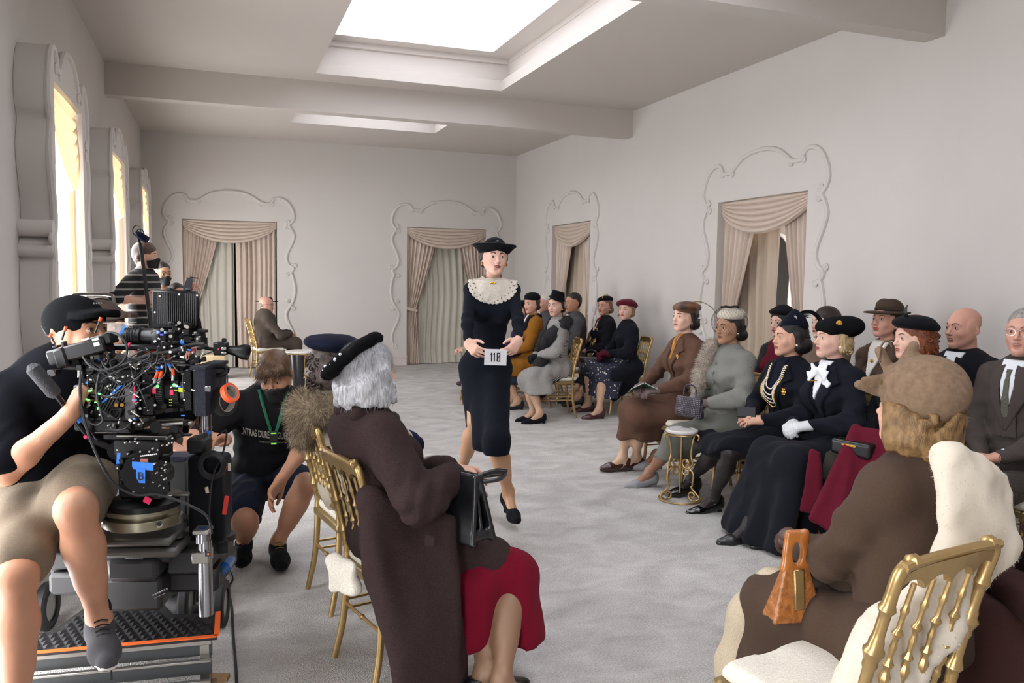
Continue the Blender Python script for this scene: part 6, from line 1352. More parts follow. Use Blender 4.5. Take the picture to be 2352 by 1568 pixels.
hm_=mat('hair_silver','#8f8f92',rough=.34,col2='#cfcfd2',nscale=70,stretch=(2,2,.35),bump=.7,bscale=260,spec=.5,dist=.004,detail=5)
hm2=mat('hair_silver_light','#d2d3d8',rough=.3,spec=.5); hm3=mat('hair_silver_dark','#77777b',rough=.4,spec=.5)
sdfcurls(h,70,.104,.106,-.105,-.03,seed=11,r=.016,tr=.009,a0=PI*.7,a1=PI*2.3); h.post.append(strandpost(.0022,120,2,.2)); hg=h.xf(f.Rh,f.H); f.gar('hair',hg,[hm_,hm2,hm3],h=.0042,wr=0,extra=hairex(f,3,9000,.042,.0005,3,curl=.12,low=0))
hat=Sdf(); P=[(.118*math.cos(a),-.018+.125*math.sin(a),.110+.018*math.cos(a)*0) for a in np.linspace(0,2*PI,21)]; hat.chain([np.array(p)-np.array([0,0,.012]) for p in P],[.017]*21,.015); hat.ell((0,-.02,.098),(.122,.128,.040),.02); Rq=_hat_rot(f); hh=hat.xf(Rq,f.H); fur(f,hh,[mat('plush_black','#0b0b0d',rough=.95,spec=.1)],4000,.005,.0009,'hat',jit=.5)
mb=MB()
for i in range(9):
    a=PI*(1.15+.07*i); q=Rq@np.array([.128*math.cos(a),-.018+.134*math.sin(a),.108+.004*(i%3)])+f.H; nn=Rq@np.array([math.cos(a),math.sin(a),.3]); mb.lathe([(.001,0),(.006+.003*(i%2),.001),(.005,.003),(.001,.004)],8,q,nn)
mb.obj('hat_sequins',mat('sequin','#c7d0da',rough=.15,metal=.8),f.root)
for e in(-1,1):
    o=f.shoe(e,leatherk); hp,ba,ti,sd_,tt=f.feet[e]; s=Sdf().ell(ba+np.array([.018,-.02,.032]),(.022,.018,.014),.005).ell(ba+np.array([-.018,-.02,.032]),(.022,.018,.014),.005).ell(ba+np.array([0,-.02,.034]),(.009,.012,.012),.004); V,F=s.mesh(.003); meshobj('bow',V,F,mat('satin_grey','#3a3b40',rough=.4),o)
t=thing('handbag','large black leather frame bag hanging at the foreground woman\'s knees','handbag',tuple(at(1052,1225,D=3.12)),math.radians(-62)); s=Sdf()
for y0,y1 in((-.055,-.010),(.055,.010)): s.quad((-.135,y0,0),(.135,y0,0),(.10,y1,.235),(-.10,y1,.235),.010,.012)
s.box((0,0,.02),(.13,.05,.022),.015,.02); s.quad((-.12,0,.05),(.12,0,.05),(.09,0,.22),(-.09,0,.22),.008,.01); V,F=s.mesh(.0045); meshobj('body',V,F,leatherk,t)
mb=MB(); mb.tube([(-.10,0,.242),(.10,0,.242)],.008,8); mb.obj('frame',mat('metal_dark','#3a3a3e',rough=.25,metal=.9),t)
for y_,e in((.014,1),(-.014,-1)):
    L=lambda px,py,D:(rotz(math.radians(62))@(at(px,py,D=D)-np.array(t.location)))
    mb=MB(); P=spline([L(1072,1108,3.10-.01*e),L(1105,1092,3.12-.012*e),L(1135,1084,3.15),L(1160,1082+4*e,3.20),L(1150,1092+6*e,3.16),L(1125,1100+4*e,3.13),L(1078,1103+5*e,3.10)],6) if e>0 else spline([L(1080,1098,3.20),L(1110,1088,3.24),L(1140,1080,3.28),L(1162,1080,3.22),L(1140,1090,3.22),L(1110,1092,3.2)],6)
    mb.tube(P,.0065,8,flat=1.4); mb.obj('handle',leatherk,t)
t=thing('gloves','pair of folded pale gloves tucked beside the black bag frame','gloves',tuple(at(1098,1130,D=3.22)),-.9); s=Sdf()
for i,(x,z) in enumerate(((0,0),(.012,-.018),(.024,-.03),(-.01,-.03),(.03,.0))): s.cap((0,0,.02),(x,.004*i,z-.012),.012,.008,.008)
V,F=s.mesh(.004); meshobj('pair',V,F,cloth('glove_grey','#a39c92'),t)
fU=sit('woman in a navy beret and fluffy fur collar sitting beyond the grey-haired woman',775,842,.54,-80,head=(10,4,0),lean=-.13,sk='fair')
f=fU; lap(f,z=.67); feet(f); f.build_body(hair='#1d1714',legfine=False); cc=cloth('coat_stone','#a39a8a'); c=f.torso(.036); f.arms(c,.030,upto=.95); f.gar('coat',c,cc); s=skirt(f,.30,.036); f.gar('coat_skirt',s,cc)
h=hair_sdf(1,.012,low=-.055,front=.0); h.cap((-.06,-.08,-.02),(.06,-.08,-.02),.055,.055,.02); h.post.append(curlpost(.011,62,13)); f.gar('hair',h.xf(f.Rh,f.H),[mat('hair_darkcurl','#2d2522',rough=.5,col2='#5a4f48',nscale=60,spec=.3),mat('hair_darkcurl_light','#4d423a',rough=.5),mat('hair_darkcurl','#2d2522')],h=.0048,wr=0,extra=hairex(f,3,4500,.022,.0006,5,curl=1.2))
f.rawhat=True; locks(f,mat('hair_darkcurl_lock','#3a302a',rough=.5,spec=.3),80,.098,.110,-.09,.07,PI*.85,PI*2.15,seed=12,r=.011,tr=.004); hat=Sdf().ell((.0,-.015,.115),(.128,.138,.046),.02,R=roty(.06)@rotx(-.12)); f.hgar('beret',hat,mat('velvet_navy','#0b0f20',rough=.9,noise=.2,nscale=12,spec=.15),wr=.003)
fb=[mat('fur_fox','#6b5c48',rough=.85),mat('fur_fox_light','#a8977b',rough=.85),mat('fur_fox_dark','#3b3129',rough=.85)]
s=Sdf().chain([f.N+np.array(v) for v in((.08,.07,-.01),(.13,-.01,-.01),(.10,-.09,-.02),(0,-.12,-.03),(-.10,-.09,-.02),(-.13,-.01,-.01),(-.08,.07,-.01))],[.055,.065,.07,.075,.07,.065,.055],.04); s.cap(f.N+np.array([0,-.12,-.03]),f.N+np.array([0,-.13,-.15]),.075,.06,.05)
fur(f,s,fb,15000,.034,.0007,'fur_collar',seed=21,jit=.4)
t=thing('clutch_bag','dark blue gathered bag with a black handle beyond the foreground woman\'s arm','handbag',tuple(at(938,1010,D=3.55)),-1.); s=Sdf().cap((-.05,0,.02),(.05,0,-.02),.035,.03,.02).ell((0,0,0),(.08,.03,.04),.02); s.post.append(curlpost(.003,120)); V,F=s.mesh(.005); meshobj('body',V,F,cloth('bag_navy','#171c33'),t); mb=MB(); mb.tube([(.05,0,.0),(.08,-.02,-.03),(.10,-.03,-.075)],.006,6); mb.obj('handle',leatherk,t)
# ---------------------------------------------------------------- J and K, foreground right
fJ=sit('curly-haired woman in taupe felt hat and brown coat with her back to us',2095,938,1.95,10,head=(2,6,0),lean=.03,side=.06,m=.95,sk='fair',hip=.53)
f=fJ; f.leg(1,(.08,.46,.12),pole=(0,1,.4)); f.leg(-1,(-.10,.48,.12),pole=(0,1,.4)); f.arm(-1,f.L(at(1850,1262,D=2.70)),pole=(-1,-.7,-.5),d=f.D(at(1815,1240,D=2.74)-at(1850,1262,D=2.70)),n=(.4,0,-1),curl=.7,thumb=.6); f.arm(1,(.06,.32,.70),pole=(1,-.6,-.3),d=(-.5,.8,0),n=(0,0,-1),curl=.5)
f.build_body(lips='#8e2c2c',hair='#5b4024',legm=stk,heel=.03); gb=cloth('coat_tobacco','#493a30',noise=.14,nscale=420); c=f.torso(.034,waist=1.15,bust=.8); f.arms(c,.030,upto=.93,puff=.016); c.ell(f.N+np.array([0,-.01,-.06]),(.12,.07,.055),.05); Sl=f.S[-1]; c.post.append(lambda F,X,Y,Z:F+.008*np.exp(-((X-Sl[0]-.03)**2+(Y-Sl[1])**2+(Z-Sl[2]+.13)**2)/.022)*np.sin(52*(Z*.85+X*.6)+9*Y)+.006*np.exp(-((X+.02)/.02)**2)*(Z<Sl[2]-.02)+.005*np.exp(-((Z-Sl[2]+.05+.25*X*X)/.007)**2)); f.gar('coat',c,gb,wr=.008,wf=12)
f.glove(-1,mat('glove_leather','#3f261b',rough=.45,coat=.1)); f.glove(1,mat('glove_leather','#3f261b'))
s=Sdf()
for e in(-1,1): s.cap(f.Hp[e]+np.array([e*.02,0,0]),f.kn[e],.135,.10,.05); s.cap(f.kn[e],f.kn[e]+np.array([e*.04,.02,-.35]),.09,.11,.06); s.quad(f.Hp[e]+np.array([e*.10,-.02,.0]),f.kn[e]+np.array([e*.06,-.05,0]),f.kn[e]+np.array([e*.16,.0,-.42]),f.Hp[e]+np.array([e*.16,.05,-.42]),.03,.05)
s.quad(f.kn[-1]+np.array([-.02,.06,0]),f.kn[1]+np.array([0,.06,0]),f.kn[1]+np.array([.05,.10,-.45]),f.kn[-1]+np.array([-.06,.10,-.45]),.03,.06); s.post.append(lambda F,X,Y,Z:np.maximum(F,.10-Z)); s.post.append(lambda F,X,Y,Z:F+.008*np.sin(28*X+10*Y)*np.clip((.6-Z)*3,0,1)); f.gar('coat_skirt',s,gb,wr=.006)
kn=f.kn[-1]; s=Sdf().chain([kn+np.array([.0,.02,.07]),kn+np.array([-.05,.085,-.06]),kn+np.array([-.06,.10,-.24]),kn+np.array([-.07,.10,-.38])],[.05,.06,.065,.06],.05); f.gar('cream_skirt',s,cloth('wool_cream','#b9ab93'),wr=.004)
vf=mat('collar_cream','#cfc4b2',rough=.9); collar_ring(f,vf,.066,.02,.012,open_=.4,top=.012)
h=Sdf().ell((0,-.02,.03),(.092,.108,.095),.02); h.cap((-.06,-.06,-.06),(.06,-.06,-.06),.060,.060,.03)
for e in(-1,1): h.cap((e*.080,-.0,-.0),(e*.078,-.01,-.07),.036,.040,.03)
h.cap((-.05,.062,.072),(.05,.062,.072),.030,.030,.02); h.ell((0,.125,-.03),(.060,.080,.098),.010,mode='s'); sdfcurls(h,75,.096,.108,-.105,.02,seed=14,r=.017,tr=.010); h.post.append(curlpost(.005,60,14)); h.post.append(curlpost(.002,160,15))
f.gar('hair',h.xf(f.Rh,f.H),[mat('hair_honey','#5e4427',rough=.42,col2='#93744a',nscale=40,stretch=(1.4,1.4,.8),spec=.4,bump=.8,bscale=200,dist=.004),mat('hair_honey_light','#a08256',rough=.4),mat('hair_honey_dark','#4d371f',rough=.4)],h=.005,wr=0,extra=hairex(f,3,6000,.018,.0005,8,curl=.9,low=0))
ft=cloth('felt_taupe','#7a6552',rough=.9,bump=.4,noise=.14,nscale=60); hat=Sdf().ell((0,-.030,.085),(.104,.122,.104),.02,R=rotx(-.30)); hat.ell((0,-.07,.155),(.012,.06,.012),.02,mode='s')
for (a_,b_,r_) in (((-.03,.075,.10),(-.085,.13,.075),.012),((-.02,.07,.11),(-.05,.10,.185),.014),((.0,.06,.13),(-.01,.02,.215),.016),((-.04,.07,.11),(-.12,.09,.10),.010)): hat.tri(a_,b_,np.array(a_)*.4+np.array(b_)*.6+np.array([.02,-.01,-.028]),r_*.6,.012)
f.hgar('felt_hat',hat,ft,wr=.002,clip=None); s=Sdf(); P=[(-.045+.03*math.cos(a),.085,.165+.035*math.sin(a)) for a in np.linspace(.4,4.2,9)]; s.chain(P,[.004]*9,.004); f.hgar('hat_loop',s,ft,wr=.0); pearl(f,m=mat('earring_amber','#c98f3c',rough=.3),r=.010)
fw=[mat('fur_ivory','#cfc5b4',rough=.9),mat('fur_ivory_light','#e0d8ca',rough=.9),mat('fur_ivory_dark','#b5a892',rough=.9)]
g=lambda px,py,D:f.L(at(px,py,D=D)); N_=f.N
s=Sdf().cap(N_+np.array([.04,-.06,.0]),f.S[1]+np.array([-.01,-.02,.048]),.030,.045,.05); s.quad(g(2180,1050,2.12),g(2290,1110,2.20),g(2298,1250,2.16),g(2190,1280,2.10),.034,.05); s.quad(g(2190,1280,2.10),g(2298,1250,2.16),g(2170,1440,2.12),g(2040,1430,2.08),.030,.05); s.quad(g(2040,1430,2.08),g(2170,1440,2.12),g(2040,1640,2.06),g(1935,1600,2.03),.034,.05); s.cap(g(2010,1470,2.06),g(1970,1640,2.02),.05,.06,.05); s.cap(f.S[1]+np.array([0,0,.04]),g(2230,1090,2.16),.05,.05,.05)
fur(f,s,fw,17000,.009,.0007,'fur_coat_over_shoulder',seed=31,jit=.35,h=.008,flow=lambda P,N:N*.35+np.array([0,0,-.9]))
t=thing('handbag','tan crocodile handbag with a wooden handle held by the woman in the taupe hat','handbag',tuple(at(1822,1415,D=2.52)),math.radians(-12)); tan=mat('leather_tan','#9a5f2e',rough=.3,coat=.3,noise=.25,nscale=60,bump=.5,bscale=70); s=Sdf()
for y0,y1 in((-.035,-.008),(.035,.008)): s.quad((-.075,y0,0),(.075,y0,0),(.035,y1,.15),(-.035,y1,.15),.006,.01)
s.box((0,0,.02),(.072,.03,.022),.008,.01)
for e in(-1,1): s.tri((e*.073,-.033,0),(e*.073,.033,0),(e*.037,0,.15),.004,.008)
V,F=s.mesh(.0045); meshobj('body',V,F,tan,t); MB().box((0,-.028,.095),(.016,.006,.060),rotx(-.14),bev=.003).obj('gold_bar',mat('gilt','#c9a763'),t); s=Sdf().quad((-.035,0,.15),(.035,0,.15),(.026,0,.26),(-.026,0,.26),.012,.01).ell((0,0,.20),(.016,.05,.035),.006,mode='s'); V,F=s.mesh(.0045); meshobj('handle',V,F,mat('wood_amber','#a5632a',rough=.25,coat=.4,noise=.2,nscale=20),t)
t=thing('programme','folded white printed programme held behind the crocodile handbag','paper',tuple(at(1898,1278,D=2.78)),.4); MB().box((0,0,0),(.05,.035,.002),rotx(.6)@rotz(.4)).obj('sheet',mat('paper','#e4e1da'),t,False)
mb=MB(); 
for i in range(3): mb.box(rotx(.6)@rotz(.4)@np.array([0,.012-.012*i,.0028]),(.032,.002,.0006),rotx(.6)@rotz(.4))
mb.obj('print',ink,t,False)
fK=sit('sitter in a dark plum coat cut off by the right edge of the picture',2500,1010,2.45,48,head=(0,0,0),lean=.02,sk='fair',hip=.52); f=fK; f.px*=2; lap(f); feet(f); f.build_body(hair='#2a1a14',legfine=False); pc_=cloth('coat_plum','#3a2522',noise=.14,nscale=300); c=f.torso(.045,waist=1.2); f.arms(c,.038,upto=.95,puff=.02); c.ell(f.N+np.array([0,-.02,-.05]),(.15,.09,.08),.05); f.gar('coat',c,pc_,wr=.008); f.gar('coat_skirt',skirt(f,.25,.05,w=1.2),pc_); f.hgar('hair',hair_sdf(1,.012),hairm('#2a1a14'),wr=0); f.hgar('hat',Sdf().ell((0,-.02,.10),(.10,.11,.05),.02),felt_k,wr=0)
# ---------------------------------------------------------------- AA, bald man by the far door
fZ=Fig('bald man in round glasses and a grey-brown suit seated by the far left doorway',at(598,870,Z=0)[:2]+np.array([.22,.15]),math.radians(-80),'m',1.0,sk='rosy'); f=fZ; Hh=f.L(at(612,700,D=float((f.o-CO)@CF)-.0)); f.seat(eye=Hh[2],hip=.52,lean=.0,head=(math.radians(-32),0,0),neck=.158); d_=f.R@np.array([0,.03,0]); 
W_=at(612,700,Y=f.o[1]); f.o=np.array([W_[0]-d_[0],f.o[1],0]); f.root.location=(f.o[0],f.o[1],0)
lap(f,y=.36); feet(f); f.build_body(lips='#a06a5c',hair='#6b5a50',legfine=False,cull=False,heads=dict(full=.3)); sb=cloth('suit_umber','#4f463f'); suit(f,sb,shirtm,ink); trousers(f,sb); specs(f,mat('specs_dark','#1a1614',rough=.3),rim=.002)
short=Sdf().ell((0,-.045,.0),(.080,.074,.045),.02); short.ell((0,.09,-.02),(.09,.09,.1),.01,mode='s'); f.hgar('hair',short,hairm('#8a8078'),wr=0)
t=thing('hat','black wide-brimmed hat hung behind the seated bald man','hat',tuple(at(613,692,Y=f.o[1]+.35)),0); MB().lathe([(.01,-.005),(.17,-.003),(.175,.0),(.17,.004),(.09,.006),(.085,.05),(.05,.07),(.001,.072)],24,(0,0,0),(0,0,1)).obj('brim_and_crown',felt_k,t); 
# ---------------------------------------------------------------- crew: the boom man and the woman beside him
def mask(f,m,up=0.):
    hs=f.hs.copy(); b=hs; lo=np.array([-.09,.0,-.135])*f.m;hi=np.array([.09,.14,.0])*f.m; h=max(.003,f.px)
    b2=hs.copy(); b2.cap((0,.098,-.045),(0,.088,-.09),.020,.022,.03); F_=b2.field(lo,hi,h); n=F_.shape; X=(lo[0]+h*np.arange(n[0]))[:,None,None];Y=(lo[1]+h*np.arange(n[1]))[None,:,None];Z=(lo[2]+h*np.arange(n[2]))[None,None,:]
    top=-.018-.018*(np.abs(X)/.06)**1.2+up+.006*np.exp(-(X/.014)**2); G=np.maximum(F_-.005,-(F_+.003)); G=np.maximum(G,Z-top); G=np.maximum(G,-.118-Z+.012*(np.abs(X)/.05)**2+.0*Y); G=np.maximum(G,.030+.0*X-Y).astype(np.float32)
    V,Q=surfnet(G,lo,h); meshobj('mask',V@f.Rh.T+f.H,Q,m,f.root); mb=MB()
    for e in(-1,1): mb.tube([f.Rh@np.array(p_)*f.m+f.H for p_ in((e*.060,.040,-.035),(e*.074,.0,-.02),(e*.084,-.022,.0),(e*.080,-.025,-.03),(e*.062,.036,-.08))],.0014,5)
    mb.obj('ear_loop',m,f.root)
maskm=mat('mask_black','#131416',rough=.8)
def stand(label,px,py,D,rz,sex='m',sk='fair',m=1.,head=(0,0,0)):
    H=at(px,py,D=D); r=math.radians(rz); off=rotz(r)@np.array([0,.03,0]); f=Fig(label,(H[0]-off[0],H[1]-off[1]),r,sex,m,sk=sk); hz=H[2]; f.P=np.array([0,0,hz*.545]); f.N=np.array([0,.0,hz-.158*m]); f.tw=0; f._head(tuple(math.radians(a) for a in head),.158)
    for e in(-1,1): f.leg(e,(e*.10,.0,.09),pole=(0,1,0),l=(hz*.545*.5,hz*.545*.46))
    return f
fY=stand('boom operator in a black and grey striped T-shirt with a black face mask',336,590,8.0,-112,'m','fair',head=(6,0,0)); f=fY
f.arm(1,f.L(at(330,690,D=7.80)),pole=(1,-.3,-.8),d=f.D(np.array([.9,-.2,.3])),n=(-1,0,.2),curl=.6); f.arm(-1,f.L(at(345,700,D=7.9)),pole=(-1,-.3,-.8),d=f.D(np.array([.4,-.2,.8])),n=(1,0,0),curl=.9)
f.build_body(hair='#4a3226',mask=True,armfine=True,legfine=False); mask(f,maskm)
stp=mat('stripe_tee','#17181c',rough=.9,pat=stripes(4.6,'#16171b','#8f8a84','Z',0.)); c=f.torso(.016); f.arms(c,.020,upto=.46)
stp.node_tree.nodes['Color Ramp'].color_ramp.elements[0].position=.86 if 'Color Ramp' in stp.node_tree.nodes else .86; f.gar('t_shirt',c,stp,wr=.004)
s=Sdf(); s.ell(f.P,(.165,.13,.13),.04); f.legs(s,.030,.04,upto=1); f.gar('trousers',s,cloth('chino_rust','#6b3322')); short_hair(f,'#3a2820','#5c4334',vol=.016,front=-.004,low=-.02,amp=.008)
for e in(-1,1): f.shoe(e,leatherk,'sport')
t=thing('boom_pole','black boom pole with a fluffy dark blue microphone held up by the boom operator','microphone',tuple(at(350,720,D=7.75))); L=lambda px,py,D:at(px,py,D=D)-np.array(t.location); mb=MB(); mb.tube([L(352,800,7.75),L(333,640,7.78),L(322,560,7.8)],.018,8); mb.obj('pole',mat('rubber_black','#141416',rough=.6),t); mb=MB(); mb.tube([L(316,535,7.8),L(322,541,7.8),L(338,551,7.8)],[.020,.036,.034],12); mb.obj('windshield',cloth('foam_navy','#18203a'),t); mb=MB(); mb.tube([L(322,560,7.8),L(316,545,7.8),L(313,532,7.8)],.012,8); 
for a in(0,1): c_=L(314+8*a,530+8*a,7.8); mb.tube([c_+np.array([.035*math.cos(q),0,.05*math.sin(q)]) for q in np.linspace(0,2*PI,14,endpoint=False)],.005,5,closed=True)
mb.obj('shock_mount',mat('rubber_black','#141416'),t)
fZ2=stand('dark-haired crew woman in a black tank top and face mask beside the boom man',374,630,8.4,-165,'f','olive',m=.98,head=(12,0,0)); f=fZ2; f.arm(1,f.L(at(372,760,D=8.2)),pole=(1,-.5,-.5)); f.arm(-1,f.L(at(425,700,D=8.1)),pole=(-1,-.5,-.5)); f.build_body(hair='#1c1412',mask=True,armfine=True,legfine=False); mask(f,maskm)
c=f.torso(.008); f.gar('tank_top',c,felt_k,wr=.002,clip=lambda X,Y,Z:np.maximum(Z-(f.N[2]-.03)+0*X,np.maximum(np.abs(X)-.125,np.where(np.abs(X)<.055,Z-(f.N[2]-.11),-1)))+0*Y); s=Sdf(); s.ell(f.P,(.165,.13,.12),.04); f.legs(s,.02,.04); f.gar('trousers',s,felt_k); h=short_hair(f,'#1a1413',vol=.006,front=.016); f.hgar('hair_bun',Sdf().ell((0,-.10,.09),(.035,.035,.035),.01),hairm('#1a1413'),wr=0)
for e in(-1,1): f.shoe(e,leatherk,'sport')
t=thing('phone_gimbal','phone clamped on a small handheld gimbal raised behind the monitor','phone',tuple(at(432,655,D=8.2)),0); MB().box((0,0,0),(.035,.008,.075),roty(.25),bev=.006).obj('phone',mat('phone_grey','#3b3f4a',rough=.3),t); mb=MB(); mb.tube([(-.02,0,-.16),(-.015,0,-.08),(.03,0,-.06)],.010,8); mb.tube([(.02,0,.08),(.10,0,.07)],.006,6); mb.obj('grip',mat('rubber_black','#141416'),t)
fW2=stand('crew member holding the phone gimbal, hidden behind the field monitor',448,700,8.7,-150,'m','rosy',m=.92); f=fW2; f.arm(1,f.L(at(440,672,D=8.3)),pole=(1,0,-1),d=(0,0,1),n=(0,1,0),curl=.8); f.arm(-1,f.L(at(455,800,D=8.5)),pole=(-1,-.3,-.6))
H_=at(405,712,D=8.6); f.root.location=(H_[0],H_[1],0); f.o=np.array([H_[0],H_[1],0.]); f.P=np.array([0,0,.70]); f.N=np.array([0,0,1.18]); f._head((0,0,0),.158)
for e in(-1,1): f.leg(e,(e*.1,0.02,.09),pole=(0,1,0),l=(.33,.31))
f.arm(1,f.L(at(437,675,D=8.3)),pole=(1,0,-1),d=(0,0,1),n=(0,1,0),curl=.8); f.arm(-1,f.L(at(440,800,D=8.5)),pole=(-1,-.3,-.6)); f.build_body(mask=True,armfine=True,legfine=False); c=f.torso(.014); f.arms(c,.016,upto=.4); f.gar('t_shirt',c,felt_k); s=Sdf(); s.ell(f.P,(.165,.13,.12),.04); f.legs(s,.02,.04); f.gar('trousers',s,felt_k); short_hair(f,'#2a1d17')
# ---------------------------------------------------------------- V, squatting assistant
q=at(602,1262,Z=0); fV=Fig('young man squatting in a black printed T-shirt, navy shorts and face mask',(q[0],q[1]+.16),math.radians(180-4),'m',1.0,sk='tan'); f=fV; f.b=unit([0,.35,1.]); f.P=np.array([-.02,-.06,.36]); Hd=f.L(at(632,862,D=4.50)); f.N=Hd+np.array([.01,-.075,-.122]); f.tw=.0; f._head((math.radians(-14),math.radians(-22),math.radians(4)),off=Hd)
f.leg(1,f.L(at(560,1238,Z=.12)),pole=(.0,1,.10),toe=f.D([-.1,-1,0]),l=(.42,.43)); f.leg(-1,f.L(at(638,1246,Z=.11)),pole=(-.95,.45,.30),toe=f.D([.05,-1,0]),l=(.42,.43))
f.kn[1]=f.L(at(563,1198,D=4.30)); f.kn[-1]=f.L(at(702,1112,D=4.48))
f.arm(-1,f.L(at(648,1098,D=4.25)),pole=(-1,0,-.6),d=f.D(at(612,1150,D=4.25)-at(648,1098,D=4.32)),n=f.D([-.2,-.6,-.8]),curl=.25,spread=.3,thumb=0.); f.arm(1,f.L(at(520,1010,D=4.2)),pole=(1,0,-.5),d=f.D([-.5,-.6,.3]),n=(0,0,-1),curl=.5)
f.build_body(hair='#2f2018',mask=True,armfine=True,thigh=.95); mask(f,maskm,up=-.004)
tee=cloth('tee_black','#1a191c',noise=.10,nscale=90); c=f.torso(.020,waist=1.05); f.arms(c,.026,upto=.44); c.ell(f.N+np.array([0,.02,.03]),(.058,.06,.05),.02,mode='s'); f.gar('t_shirt',c,tee,wr=.007,wf=15); f.tee=c
s=Sdf(); s.ell(f.P+np.array([0,.02,.02]),(.18,.15,.14),.05)
for e in(-1,1): s.cap(f.Hp[e],f.Hp[e]+(f.kn[e]-f.Hp[e])*.80,.115,.098,.05)
s.post.append(lambda F,X,Y,Z:F+.004*np.sin(75*Z+20*X)); f.gar('shorts',s,cloth('shorts_navy','#1c212e'),wr=.006)
hm=hairm('#35210f','#644528'); h=Sdf().ell((0,-.016,.052),(.088,.104,.090),.02); h.cap((-.05,.070,.060),(.05,.070,.060),.026,.026,.03); h.cap((.01,.082,.052),(.058,.070,.030),.020,.014,.02)
for e in(-1,1): h.cap((e*.078,.02,.03),(e*.076,-.01,-.01),.018,.014,.02)
h.ell((-.01,.125,-.045),(.062,.080,.078),.010,mode='s'); h.post.append(strandpost(.006,80,7,.4))
def vh(V,F):
    out=[]
    for i in range(3): v,q=strands(V,F,1300,.035,.0010,lambda P,N:np.array([.35,.35,-.7])+N*.15,seed=70+i,jit=.2); out.append((v,q,i))
    return out
f.gar('hair',h.xf(f.Rh,f.H),[hm,mat('hair_brownlight','#5f4935',rough=.45),mat('hair_browndark','#2c1e16',rough=.45)],h=.0042,wr=0,extra=vh)
for e in(-1,1): f.shoe(e,cloth('trainer_black','#17181a'),'sport' if e>0 else 'yel')
cc_=f.tee.copy(); lan=mat('lanyard_green','#1f6a4c',rough=.7)
for e in(-1,1):
    xs=np.linspace(.075,.012,8)*e; zs=f.N[2]+.045-np.linspace(0,.24,8); P=[on_front(f,cc_,f.N[0]+x,z,.005) for x,z in zip(xs,zs)]; mb=MB(); mb.tube(P,.009,6,flat=.3); mb.obj('lanyard',lan,f.root)
bp=on_front(f,cc_,f.N[0],f.N[2]-.215,.014); MB().box(bp,(.022,.007,.030),bev=.004).obj('clip',mat('rubber_black','#141416'),f.root); MB().box(bp+np.array([0,.008,.018]),(.014,.002,.003)).obj('clip_light',mat('led_green','#7be04a',emit=.6),f.root); MB().box(bp+np.array([0,.010,-.04]),(.014,.002,.003)).obj('clip_light',mat('led_green','#7be04a'),f.root)
nr=MB(); c_=f.Rh@np.array([0,.1075,-.041])+f.H; nr.tube([c_+f.Rh@np.array([.006*math.cos(a),.003*math.sin(a),.006*math.sin(a)-.003]) for a in np.linspace(0,2*PI,12,endpoint=False)],.0011,5,closed=True); nr.obj('nose_ring',mat('steel','#b9bcc0',rough=.2,metal=1),f.root)
def text_on(f,sd,txt,size,x0,z0,m,name='lettering',off=.003,slope=0.,bold=.0,xs=.8):
    cu=bpy.data.curves.new('t','FONT'); cu.body=txt; cu.size=size; cu.align_x='CENTER'; cu.offset=bold; cu.resolution_u=3
    o=bpy.data.objects.new('t',cu); C.objects.link(o); dg=bpy.context.evaluated_depsgraph_get(); me=bpy.data.meshes.new_from_object(o.evaluated_get(dg)); bpy.data.objects.remove(o)
    bm=bmesh.new(); bm.from_mesh(me); bmesh.ops.subdivide_edges(bm,edges=[e for e in bm.edges if e.calc_length()>.02],cuts=1); 
    co=np.array([v.co[:] for v in bm.verts]); X=x0-co[:,0]*xs; Z=z0+co[:,1]+slope*co[:,0]; Y=project(sd,X,Z,f.N[1]+.35,f.N[1]-.25,140)
    for v,x,y,z in zip(bm.verts,X,Y,Z): v.co=(x,y+off,z)
    bm.to_mesh(me); bm.free(); me.materials.clear(); me.materials.append(m); oo=bpy.data.objects.new(name,me); link(oo,f.root); return oo
prt=mat('print_grey','#b7b4ac',rough=.8); text_on(f,cc_,'MIENTRAS DURE LA GUERRA',.058,f.N[0]+.045,f.N[2]-.225,prt,slope=-.06,bold=.0014,xs=.41,off=.008); text_on(f,cc_,'A MOVIE BY ALEJANDRO AMENABAR',.014,f.N[0]-.01,f.N[2]-.262,prt,slope=-.06,xs=.75,name='small_lettering',off=.008)
# ---------------------------------------------------------------- a chair under every sitter
CH_=[(fA,'gilt chair under the woman in the brown coat and quilled beret'),(fB,'gilt chair under the woman in the netted cream hat'),(fC,'gilt chair under the woman with looped pearls'),(fD,'gilt chair under the blonde woman with the white bow'),(fE,'gilt chair with calico cushion under the burgundy-skirted red-haired woman'),
(fF,'gilt chair under the woman in the fedora'),(fG,'gilt chair under the bald man in the overcoat'),(fH,'gilt chair under the man in glasses and tweed'),(fI,'gilt chair under the half-hidden woman in burgundy'),(fI2,'gilt chair under the hidden sitter in tan'),
(fM,'gilt chair under the woman in the striped coat and black fox fur'),(fL,'gilt chair under the woman in the mustard coat'),(fN,'gilt chair under the dark-haired man in grey'),(fO,'gilt chair under the white-haired man'),(fPu,'gilt chair under the sitter in purple'),(fP,'gilt chair under the woman with the gold-corded cap'),(fQ,'gilt chair at the end of the back group under the woman in the burgundy beret'),(fS,'gilt chair under the sitter hidden behind the model'),(fT,'gilt chair of the grey-haired foreground woman, nearer of the pair at left'),(fU,'gilt chair under the woman in the navy beret, farther of the pair at left'),(fJ,'gilt chair seen from behind under the woman in the taupe felt hat'),(fK,'gilt chair under the plum-coated sitter at the right edge'),(fZ,'gilt chair under the bald man by the far left doorway')]
